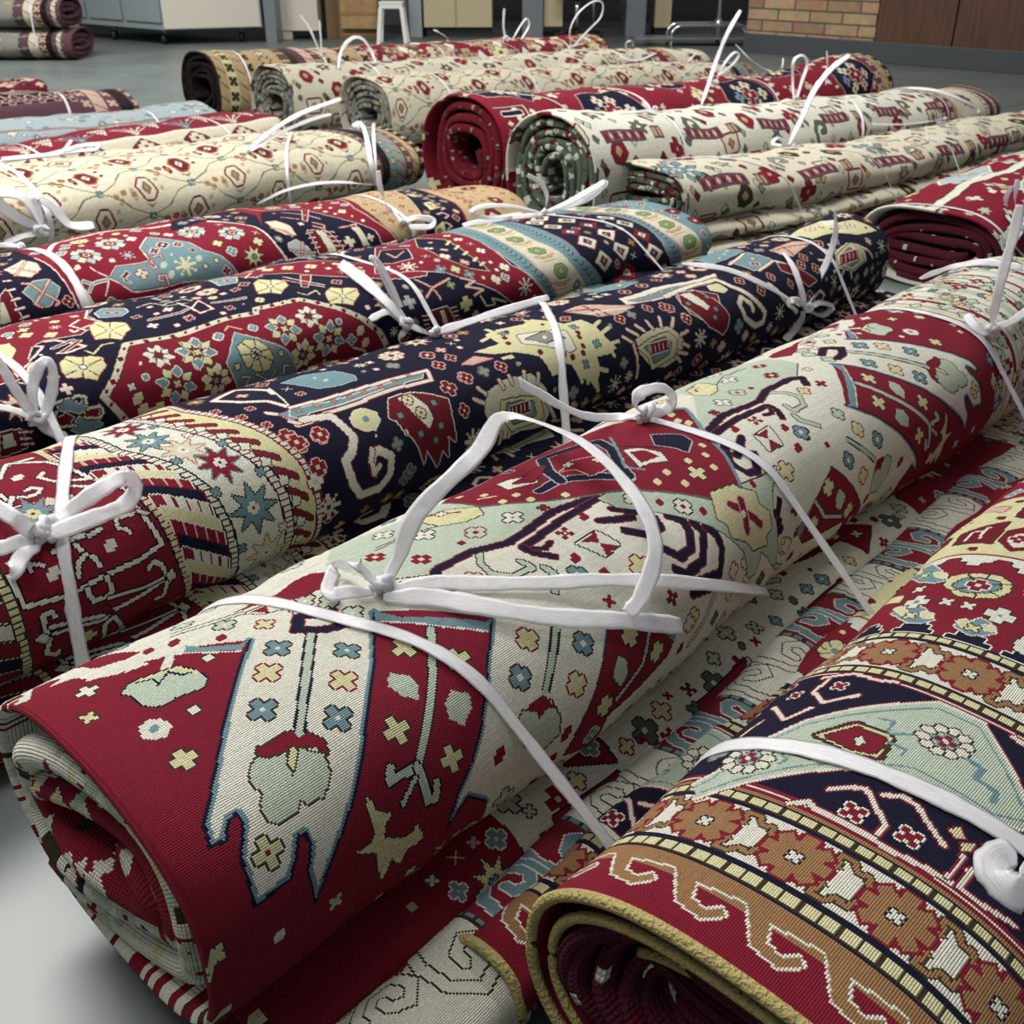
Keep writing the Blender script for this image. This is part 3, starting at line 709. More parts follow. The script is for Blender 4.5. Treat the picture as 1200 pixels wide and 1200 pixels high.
S|XF|ok fb cw|1.3|1913 -33
S|XS|ok fs cw|1.3|1905 16
S|XS|ok fb cw|0.8|1602 293
S|XS|ok fs cw|1|1979 -132
S|XS|or fy cy|0.8|1720 237
S|XS|ok fs cw|0.8|1879 -154
S|XS|ok fb cw|1.3|1712 317
S|XF|ok fs cw|1|1573 -122
S|XF|ok fs cw|0.8|1778 98
S|XS|or fy cy|1.3|1591 147
S|XS|ok fb cw|0.8|1763 185
S|XS|or fr cw|1.3|1874 -95
S|XS|or fr cw|1.3|1938 43
S|XS|or fr cw|1|1836 110
S|XS|ok fs cw|1|1866 122
S|XF|or fr cw|1.3|1871 -64
S|XF|ok fb cw|1|1750 161
S|XS|or fr cw|0.8|1871 -138
S|XF|ok fb cw|1|1891 267
S|XS|ok fb cw|0.8|1756 -11
S|XS|ok fb cw|1.3|1705 107
S|XS|ok fs cw|0.8|1861 -66
S|XS|or fy cy|1.3|1981 75
S|XF|ok fb cw|0.8|1917 245
S|XF|ok fs cw|1.3|1734 141
S|XF|or fr cw|0.8|1610 144
S|XF|or fr cw|1|1685 -77
S|XF|or fy cy|1|1983 -13
S|XS|ok fb cw|1.3|1613 153
S|XF|or fr cw|1|1835 77
S|XS|ok fb cw|1.3|1783 97
S|XS|or fr cw|0.8|1781 -41
S|XF|ok fs cw|1|1996 322
S|XS|or fy cy|0.8|1951 267
S|XS|ok fb cw|0.8|1604 93
S|XF|or fy cy|0.8|1587 324
S|XF|or fr cw|1.3|1595 -187
S|XS|ok fs cw|0.8|1827 107
S|XF|ok fs cw|1.3|1844 223
S|XF|ok fs cw|1|1634 58
S|XS|ok fs cw|1|1683 2
S|XF|ok fs cw|0.8|1692 80
S|XF|ok fs cw|1|1891 209
S|XF|ok fb cw|0.8|1707 233
S|XF|or fr cw|1|1967 -199
S|XF|or fy cy|0.8|1633 -149
S|XF|or fr cw|0.8|1934 -112
S|XS|ok fb cw|0.8|1731 -127
S|XS|or fr cw|1.3|1769 111
S|XS|ok fb cw|0.8|1738 238
S|XF|or fy cy|1.3|1571 189
S|XF|or fy cy|0.8|1761 271
S|XS|ok fs cw|1.3|1790 -146
S|XS|or fr cw|1.3|1731 230
S|XS|or fr cw|0.8|1695 23
S|XS|ok fs cw|1|1684 236
S|XF|ok fs cw|1|1761 68
S|XF|or fr cw|1.3|1633 185
S|XF|ok fb cw|1.3|1842 -95
S|XF|or fr cw|0.8|1690 198
S|XF|ok fs cw|1.3|1620 184
S|XF|ok fs cw|1|2000 -76
S|XF|ok fs cw|1.3|1816 91
S|XS|ok fs cw|0.8|1962 323
S|XF|ok fs cw|1.3|1953 -98
S|XF|ok fb cw|1.3|1662 -121
S|XF|or fy cy|1.3|1697 265
S|XS|ok fb cw|1|1876 206
S|XS|or fr cw|0.8|1762 312
S|XF|or fr cw|1.3|1652 225
S|XS|or fy cy|1.3|1775 -48
S|XF|ok fs cw|1|1953 295
S|XS|or fy cy|0.8|1706 3
S|XF|ok fb cw|0.8|1923 102
S|XS|ok fb cw|0.8|1727 -177
S|XS|or fr cw|1|1672 -24
S|XS|or fy cy|1|1817 -53
S|XS|or fr cw|1.3|1876 10
S|XS|ok fs cw|1|1939 -126
S|XS|ok fs cw|1|1687 40
S|XF|or fy cy|1|1693 -6
S|XS|or fy cy|0.8|1888 -163
S|XS|or fy cy|0.8|1730 -13
S|XS|ok fs cw|1.3|1979 -113
S|XF|ok fs cw|1|1996 98
S|XF|ok fb cw|1|1867 144
S|XF|ok fs cw|1|1739 246
S|XS|or fr cw|0.8|1677 301
S|XS|or fy cy|1.3|1733 -78
S|XS|ok fs cw|1.3|1791 -85
S|XS|ok fb cw|0.8|1840 183
S|XS|or fr cw|1|1909 71
S|XF|ok fb cw|1.3|1859 -84
S|XS|ok fb cw|0.8|1937 101
S|XF|or fy cy|0.8|1759 265
S|XF|ok fs cw|1.3|1642 139
S|XS|ok fb cw|1.3|1665 268
S|XS|ok fb cw|0.8|1931 -130
S|XF|or fy cy|1.3|1848 201
S|XS|ok fs cw|1|1708 192
S|XF|or fy cy|0.8|1815 316
S|XS|or fy cy|1.3|1963 327
S|XS|ok fb cw|1|1799 -130
S|XS|or fr cw|0.8|1647 76
S|XF|ok fs cw|1.3|1968 -86
S|XF|or fy cy|1.3|1783 200
S|XF|or fy cy|1|1978 -2
S|XF|or fy cy|0.8|1698 178
S|XS|ok fs cw|1|1778 192
S|XS|ok fb cw|1.3|1824 106
S|XS|ok fs cw|1.3|1667 -198
S|XF|or fy cy|1|1658 271
S|XF|or fy cy|1.3|1678 -163
S|XS|ok fs cw|1.3|1715 -44
S|XF|or fr cw|0.8|1889 -149
S|XF|ok fb cw|1.3|1689 318
S|XF|or fr cw|1.3|1579 147
S|XS|ok fb cw|1|1925 -63
S|XF|ok fs cw|1.3|1610 151
S|XF|ok fs cw|0.8|1793 26
S|XS|ok fb cw|0.8|1972 -157
S|XS|ok fs cw|0.8|1931 -36
S|XS|or fr cw|1|1928 -131
S|XS|or fy cy|1.3|1820 111
S|XF|or fr cw|1|1957 211
S|XS|or fy cy|1|1589 62
S|XS|ok fb cw|1|1841 170
S|XS|or fy cy|0.8|1981 14
S|XS|ok fb cw|0.8|1805 -1
S|XF|or fy cy|0.8|1657 213
S|XF|ok fs cw|0.8|1626 -28
S|XS|or fr cw|0.8|1600 -178
S|XS|or fr cw|1|1778 -167
S|XF|or fy cy|1|1590 206
S|XS|ok fs cw|0.8|1693 -104
S|XS|or fr cw|0.8|1654 140
S|XF|ok fb cw|0.8|1874 -147
S|XS|ok fb cw|1|1974 107
S|XS|or fy cy|1.3|1706 -170
S|XS|ok fb cw|1|1617 -142
S|XS|ok fs cw|1.3|1886 -197
S|XF|ok fs cw|1.3|1616 -181
S|XF|ok fs cw|1|1597 -7
S|XS|or fy cy|1|1744 290
S|XS|ok fs cw|1|1726 203
S|XF|ok fb cw|0.8|1781 -83
S|XS|ok fb cw|1.3|1918 212
S|XF|or fr cw|1.3|1753 -12
S|XS|or fr cw|1|1687 255
S|XS|ok fb cw|1|1990 -27
S|XS|or fr cw|0.8|1648 -25
S|XF|or fr cw|0.8|1958 -101
S|XS|or fy cy|1.3|1980 -143
S|XF|or fr cw|1|1945 141
S|XS|ok fs cw|0.8|1669 208
S|XF|ok fb cw|1.3|1729 -88
S|XS|ok fs cw|1.3|1677 46
S|XF|or fy cy|1.3|1643 -189
S|XF|or fy cy|1|1676 25
S|XS|ok fb cw|1.3|1970 -8
S|XS|or fy cy|1.3|1610 -158
S|XF|ok fs cw|0.8|1672 61
S|XF|ok fs cw|1|1774 28
S|XF|or fr cw|1.3|1928 154
S|XS|or fr cw|0.8|1719 254
S|XS|or fy cy|0.8|1846 -193
S|XS|ok fb cw|1.3|1899 -121
S|XS|ok fb cw|0.8|1818 -127
S|XS|or fr cw|1.3|1604 19
S|XF|ok fb cw|0.8|1741 41
S|XS|or fr cw|0.8|1698 23
S|XS|or fy cy|1.3|1675 23
S|XS|or fr cw|1|1667 219
S|XS|or fr cw|1|1870 -165
S|XS|ok fs cw|0.8|1619 -172
S|XF|ok fb cw|1.3|1835 -138
S|XS|ok fs cw|0.8|1951 12
S|XS|or fr cw|1|1589 153
S|XS|or fy cy|1.3|1970 94
S|XF|ok fs cw|1|1723 220
S|XS|ok fs cw|0.8|1648 299
S|XS|or fr cw|1.3|1760 -35
S|XS|ok fb cw|1|1812 27
S|XS|ok fb cw|1|1585 274
S|XS|ok fb cw|1|1952 48
S|XF|ok fs cw|0.8|1892 -48
S|XF|or fy cy|0.8|1570 8
S|XS|ok fb cw|1|1852 -165
S|XS|or fy cy|0.8|1576 83
S|XS|ok fb cw|0.8|1878 -104
S|XS|ok fb cw|1|1696 310
S|XS|ok fb cw|1|1592 -170
S|XS|ok fs cw|1.3|1915 -31
S|XF|or fy cy|1.3|1958 222
S|XS|or fy cy|1|1578 -28
S|XF|ok fs cw|1|1899 -139
S|XS|or fr cw|1.3|1910 327
S|XS|ok fb cw|1.3|1893 -26
S|XS|or fy cy|0.8|1920 -58
S|XF|or fr cw|1|1797 265
S|XS|ok fb cw|1|1714 -41
S|XS|or fy cy|1.3|1589 221
S|XS|or fy cy|1|1869 79
S|XF|ok fb cw|1.3|1876 -82
S|XS|or fy cy|1|1972 74
S|XF|or fr cw|1.3|1608 180
S|XF|or fr cw|1.3|1799 -1
S|XS|ok fb cw|0.8|1904 192
S|XS|ok fb cw|0.8|1708 19
S|XF|ok fb cw|1|1882 201
S|XS|ok fs cw|0.8|1783 56
S|XS|ok fs cw|1|1687 4
S|XF|ok fs cw|1.3|1893 -74
S|XF|ok fb cw|1.3|1605 241
S|XS|or fr cw|1|1707 96
S|XF|or fy cy|0.8|1819 -28
S|XF|or fy cy|1.3|1661 278
S|XS|ok fs cw|0.8|1770 -145
S|XF|or fy cy|1|1667 -67
S|XF|ok fs cw|1.3|1647 19
S|XS|ok fs cw|1|1769 -14
S|XF|ok fb cw|0.8|1637 -83
S|XF|ok fb cw|0.8|1766 160
S|XF|or fy cy|0.8|1759 -55
S|XS|or fy cy|0.8|1751 296
S|XF|ok fb cw|1|1580 153
S|XS|or fr cw|1|1845 112
S|XS|or fy cy|1.3|1803 193
S|XF|ok fb cw|1.3|1952 -17
S|XS|or fy cy|1|1706 7
S|XF|ok fs cw|1.3|1599 219
S|XF|ok fs cw|1.3|1577 -39
S|XF|or fr cw|1.3|1920 183
S|XS|ok fs cw|1|1846 251
S|XS|or fy cy|1.3|1877 23
S|XS|or fr cw|1.3|1858 182
S|XS|ok fb cw|1.3|1877 152
S|XS|ok fb cw|1|1708 -14
S|XF|or fy cy|1.3|1744 54
S|XS|or fr cw|1|1801 -68
S|XS|ok fb cw|1.3|1973 -20
S|XS|ok fs cw|0.8|1783 235
S|XS|ok fs cw|0.8|1765 193
S|XF|ok fs cw|1|1833 19
S|XF|or fr cw|0.8|1790 198
S|XS|ok fs cw|1|1760 317
S|XS|or fr cw|1|1760 -94
S|XS|or fy cy|1|1682 -200
S|PL|ok fs cw|1|709 332
S|XS|fr or|1.2|413 407
S|XF|ok fe cw|1.5|531 315
S|PL|or fy cy|1.2|785 486
S|PL|fr or|1|677 361
S|XS|ok fe cw|1.5|816 371
S|XF|ok fs cw|1.2|524 360
S|XS|ok fs cw|1.2|358 479
S|XS|ok fe cw|1|1182 394
S|PL|fr or|1.5|728 404
S|XS|ok fe cw|1|973 452
S|XF|fr or|1.5|985 342
S|XF|ok fe cw|1.2|658 333
S|PL|ok fe cw|1.5|762 348
S|XS|or fy cy|1.5|758 415
S|XF|ok fs cw|1.5|731 345
S|PL|ok fs cw|1|866 422
S|PL|fr or|1.2|567 540
S|PL|or fy cy|1|682 533
S|XS|or fy cy|1.5|916 452
S|PL|ok fe cw|1.2|874 486
S|XS|ok fs cw|1.5|1117 404
S|PL|or fy cy|1.2|773 459
S|XF|ok fs cw|1.2|1222 410
S|XS|or fy cy|1.2|452 556
S|XS|fr or|1|520 319
S|XF|fr or|1.2|723 329
S|XF|ok fe cw|1.2|728 414
S|XF|ok fe cw|1.5|683 434
S|XF|ok fe cw|1.2|443 406
S|XF|fr or|1.5|507 386
S|PL|ok fe cw|1.5|544 410
S|PL|fr or|1.5|567 389
S|PL|or fy cy|1.5|882 517
S|XS|ok fs cw|1|639 526
S|XS|ok fs cw|1.5|1135 534
S|PL|fr or|1.5|510 437
S|XS|fr or|1.2|836 413
S|XF|ok fs cw|1.5|745 547
S|PL|or fy cy|1.5|759 473
S|XS|or fy cy|1.2|659 355
S|XS|ok fe cw|1.2|819 377
S|PL|or fy cy|1.5|372 477
S|PL|ok fe cw|1.5|425 455
S|PL|ok fe cw|1|661 510
S|XS|fr or|1.2|763 479
S|XF|ok fe cw|1.5|910 392
S|PL|ok fs cw|1.2|523 497
S|XS|fr or|1|897 382
S|XS|or fy cy|1.2|884 501
S|XF|ok fs cw|1.5|896 487
S|XF|or fy cy|1|823 403
S|XS|ok fe cw|1.2|433 360
S|XS|ok fe cw|1.5|610 333
S|XS|ok fs cw|1|651 417
S|XS|fr or|1|442 544
S|PL|or fy cy|1.2|598 489
S|PL|or fy cy|1|915 402
S|PL|ok fe cw|1|594 477
S|XF|or fy cy|1.2|430 369
S|XS|or fy cy|1|671 358
S|XS|or fy cy|1.2|373 551
S|PL|fr or|1.5|1221 525
S|XS|ok fe cw|1.2|909 518
S|PL|fr or|1|887 439
S|XF|fr or|1.5|377 316
S|XF|or fy cy|1.5|331 408
S|XS|ok fs cw|1.5|1074 490
S|XF|ok fs cw|1|900 483
S|XS|fr or|1.5|552 337
S|XF|ok fe cw|1.5|625 376
S|XS|or fy cy|1|1164 382
S|PL|or fy cy|1|969 340
S|PL|fr or|1.5|337 342
S|XS|or fy cy|1.5|796 526
S|XF|ok fe cw|1.5|1176 301
S|XF|ok fs cw|1|1045 512
S|XS|ok fs cw|1|674 467
S|XS|ok fs cw|1.5|1151 408
S|PL|or fy cy|1.2|785 467
S|XF|ok fe cw|1|793 421
S|XS|fr or|1|565 380
S|PL|ok fs cw|1.5|734 461
S|XS|ok fs cw|1|1012 424
S|PL|ok fe cw|1|745 313
S|PL|ok fe cw|1.5|531 532
S|PL|or fy cy|1.5|1110 495
S|PL|ok fe cw|1|930 518
S|PL|ok fs cw|1.2|512 531
S|XS|or fy cy|1.2|925 375
S|XF|ok fe cw|1.5|864 386
S|XF|fr or|1|632 362
S|PL|fr or|1|821 426
S|XS|ok fs cw|1|341 311
S|XS|ok fs cw|1|1055 560
S|XS|fr or|1.2|682 451
S|XF|ok fe cw|1.5|637 456
S|XS|ok fs cw|1|906 345
S|XF|ok fs cw|1|1027 398
S|PL|or fy cy|1.5|1092 500
S|PL|ok fe cw|1.5|498 342
S|XS|ok fs cw|1.2|1204 303
S|XF|fr or|1.5|1022 555
S|PL|fr or|1.2|1058 470
S|PL|ok fs cw|1.2|806 475
S|PL|ok fe cw|1.2|642 546
S|XF|ok fe cw|1|1095 431
S|PL|fr or|1.2|996 434
S|PL|ok fe cw|1.5|818 403
S|PL|ok fs cw|1.5|389 422
S|XS|or fy cy|1.2|741 423
S|PL|fr or|1.2|430 391
S|PL|ok fe cw|1.2|771 515
S|XS|fr or|1.2|771 320
S|XS|or fy cy|1|1072 500
S|PL|ok fs cw|1.5|563 400
S|PL|fr or|1.2|753 353
S|PL|fr or|1.5|819 493
S|XS|ok fs cw|1.5|534 542
S|XF|or fy cy|1.5|903 382
S|XF|fr or|1.5|1030 349
S|XF|or fy cy|1.2|448 362
S|XS|fr or|1|892 365
S|PL|fr or|1.2|491 410
S|PL|ok fs cw|1.2|653 526
S|PL|ok fe cw|1.2|893 309
S|XF|ok fs cw|1.2|895 497
S|XF|fr or|1|533 343
S|XS|or fy cy|1.5|1205 413
S|PL|ok fe cw|1|424 470
S|PL|fr or|1|1183 406
S|XF|or fy cy|1.2|849 452
S|XS|ok fe cw|1|1169 336
S|XS|or fy cy|1|627 379
S|XS|fr or|1.2|970 359
S|XS|ok fe cw|1.5|387 502
S|XF|ok fe cw|1.2|535 530
S|XF|fr or|1.2|1010 345
S|PL|or fy cy|1.2|1062 476
S|PL|ok fs cw|1|1095 363
S|XS|or fy cy|1|507 463
S|XF|ok fe cw|1.5|665 324
S|XS|ok fe cw|1.5|886 334
S|XS|fr or|1.5|627 310
S|XS|ok fs cw|1|778 386
S|XS|fr or|1.2|1131 387
S|XS|fr or|1.2|721 401
S|PL|ok fs cw|1.5|700 487
S|PL|fr or|1.5|667 545
S|XS|ok fs cw|1.5|792 305
P|r|n|1|360 330 470 330 430 420 450 560 320 560 350 420
L|s|n|7|415 340 400 480
S|XF|ok fy cy|1.3|380 400
S|XF|ok fy cy|1.3|430 380
S|XF|ok fy cy|1.3|375 480
P|r|n|1|620 330 730 330 690 420 710 560 580 560 610 420
L|s|n|7|675 340 660 480
S|XF|ok fy cy|1.3|640 400
S|XF|ok fy cy|1.3|690 380
S|XF|ok fy cy|1.3|635 480
P|r|n|1|900 330 1010 330 970 420 990 560 860 560 890 420
L|s|n|7|955 340 940 480
S|XF|ok fy cy|1.3|920 400
S|XF|ok fy cy|1.3|970 380
S|XF|ok fy cy|1.3|915 480
P|r|n|1|1180 330 1290 330 1250 420 1270 560 1140 560 1170 420
L|s|n|7|1235 340 1220 480
S|XF|ok fy cy|1.3|1200 400
S|XF|ok fy cy|1.3|1250 380
S|XF|ok fy cy|1.3|1195 480
'''
OPS['F2'] = '''
L|w|r|8|172 -164 189 -153 260 -138 301 -123 338 -92 395 -34 395 8 360 43 325 74 304 128
L|w|r|8|150 -147 178 -124 217 -87 245 -55 263 -30 277 -8 277 30 277 64 299 96 304 128
P|s||1|172 -164 189 -153 260 -138 301 -123 338 -92 395 -34 395 8 360 43 325 74 304 128 304 128 299 96 277 64 277 30 277 -8 263 -30 245 -55 217 -87 178 -124 150 -147
L|b||2.3|163 -162 180 -151 251 -136 292 -121 329 -90 386 -32 386 10 351 45 316 76 295 130
L|b||2.3|159 -147 187 -124 226 -87 254 -55 272 -30 286 -8 286 30 286 64 308 96 313 128
P|w|k|1|369 -5 365 1 359 1 356 -5 359 -11 365 -11
P|w|k|1|365 6 362 12 355 12 352 6 355 1 361 0
P|w|k|1|355 13 352 19 346 19 342 13 346 7 352 7
P|w|k|1|344 13 340 19 334 19 331 13 334 7 340 7
P|w|k|1|334 6 331 12 324 12 321 6 324 1 331 0
P|w|k|1|330 -5 327 1 321 1 318 -5 321 -11 327 -11
P|w|k|1|334 -16 331 -11 324 -11 321 -16 324 -22 331 -22
P|w|k|1|344 -23 340 -17 334 -17 331 -23 334 -29 340 -29
P|w|k|1|355 -23 352 -17 346 -17 342 -23 346 -29 352 -29
P|w|k|1|365 -16 362 -11 355 -11 352 -16 355 -22 361 -22
S|XF|ob fr cr|0.9|343 -5
S|PL|fw|0.7|343 -5
P|w|k|1|244 -136 241 -130 235 -130 232 -136 235 -142 241 -142
P|w|k|1|241 -125 238 -119 231 -119 228 -125 231 -130 237 -131
P|w|k|1|231 -118 228 -112 222 -112 218 -118 222 -124 228 -124
P|w|k|1|220 -118 216 -112 210 -112 207 -118 210 -124 216 -124
P|w|k|1|210 -125 207 -119 200 -119 197 -125 200 -130 207 -131
P|w|k|1|207 -136 203 -130 197 -130 194 -136 197 -142 203 -142
P|w|k|1|210 -147 207 -142 200 -142 197 -147 200 -153 207 -153
P|w|k|1|220 -154 216 -148 210 -148 207 -154 210 -160 216 -160
P|w|k|1|231 -154 228 -148 222 -148 218 -154 222 -160 228 -160
P|w|k|1|241 -147 238 -142 231 -142 228 -147 231 -153 237 -153
S|XF|ob fr cr|0.9|219 -136
S|PL|fw|0.7|219 -136
P|r|k|2|277 -102 317 -80 314 -42 275 -36 268 -60
P|y||1|278 -100 315 -78 314 -42 277 -38 268 -61
P|r|k|1|280 -93 310 -75 308 -45 280 -42 273 -63
P|w|k|1|290 -67 297 -64 290 -57 281 -60
P|y|k|1|239 -112 254 -96 259 -67 242 -77
P|r|k|1|240 -106 251 -94 255 -72 244 -79
L|b||3.5|336 -66 339 -52 322 -50
L|b||3.5|316 -47 331 -31
L|b||3.5|304 -41 304 -25 295 -24
L|b||6|333 21 330 35 313 36 313 47 311 56 299 57
L|b||3.5|235 -110 230 -101 222 -104
L|w|r|5|213 -50 226 -38 233 -26 218 -9 206 5 184 6
L|w|r|5|236 -12 246 1 245 14 232 31 220 50
L|w|r|6|178 -68 189 -56 185 -49 184 2 182 22 189 70
S|XS|ow fr|1.5|201 -22
S|XS|ow fr|1.5|207 26
L|w|r|3|224 65 206 66 191 65
L|w|r|5|225 81 214 75 190 76 190 95 197 121
P|y|r|1|240 45 249 50 242 59 235 52
P|y|r|1|234 57 243 67 234 68 227 62
P|y|r|1|248 71 253 80 247 81 242 74
L|w|r|5|391 -148 362 -151 341 -127 365 -102
L|w|r|5|335 -185 300 -148 329 -134
L|w|r|5|393 -158 403 -126 398 -97 404 -80
S|XS|ow fr|1.3|377 -128
S|XS|ow fr|1.1|357 -170
L|y|r|4|252 -177 281 -180 302 -176
L|w|r|6|397 37 394 52 385 64
P|y|k|1|619 -128 641 -129 651 -116 656 -98 659 -80 649 -63 631 -58 612 -65 602 -84 599 -104
P|b|k|1|620 -119 639 -113 646 -96 646 -75 632 -69 617 -78 609 -100
L|k||1.6|629 -92 650 -113
L|k||1.6|629 -92 659 -89
L|k||1.6|629 -92 646 -64
L|k||1.6|629 -92 616 -63
L|k||1.6|629 -92 601 -85
L|k||1.6|629 -92 608 -115
S|XF|ow fr cw|1.1|629 -92
P|b|w|1|560 -166 570 -158 565 -142 573 -138 561 -122 540 -105 531 -115 532 -133
P|y|w|1|572 -168 573 -155 553 -141 550 -148
P|y|w|1|557 -126 555 -112 543 -108 545 -121
S|XS|ok fy|1.3|549 -135
P|b|w|1|535 -81 552 -77 555 -68 566 -65 561 -53 545 -40 533 -48 525 -61
P|y|w|1|547 -83 557 -76 543 -66 536 -71
P|y|w|1|554 -56 558 -45 547 -43 544 -52
S|XS|ok fy|1.3|542 -62
P|b|w|1|686 -211 722 -219 697 -191 697 -180 663 -152 632 -130 625 -141 635 -166
P|y|w|1|706 -215 735 -221 673 -184 702 -213
P|y|w|1|660 -158 650 -138 636 -134 643 -149
S|XS|ok fy|1.3|657 -170
S|XF|ok fw cb|1.4|581 -49
S|XF|ok fw cb|1.3|581 -144
S|XS|ok fw|1.1|583 -108
S|XS|ok fw|1.1|584 -84
S|XS|ok fw|1.1|612 -156
P|y|k|1|602 -202 618 -201 603 -170 586 -168
P|w|k|1|528 -15 542 -19 558 -16 549 -2 523 -3
P|R|k|1|750 -175 787 -177 818 -127 747 -123
L|w||3|759 -162 785 -162 787 -149 765 -145
L|w||3|762 -144 798 -147 797 -143
P|R|y|1|756 -119 788 -120 804 -105 806 -86 751 -67 727 -94
P|w|r|1|759 -109 781 -107 793 -91 756 -78 741 -95
S|XF|ow fr cw|1|768 -98
S|PL|fR|1.6|729 -139
S|PL|fR|1.6|830 -145
S|PL|fR|1.6|906 -151
P|p|R|1|891 -197 908 -189 880 -150 852 -150
P|R|w|1|833 -129 876 -133 857 -105 824 -96
'''
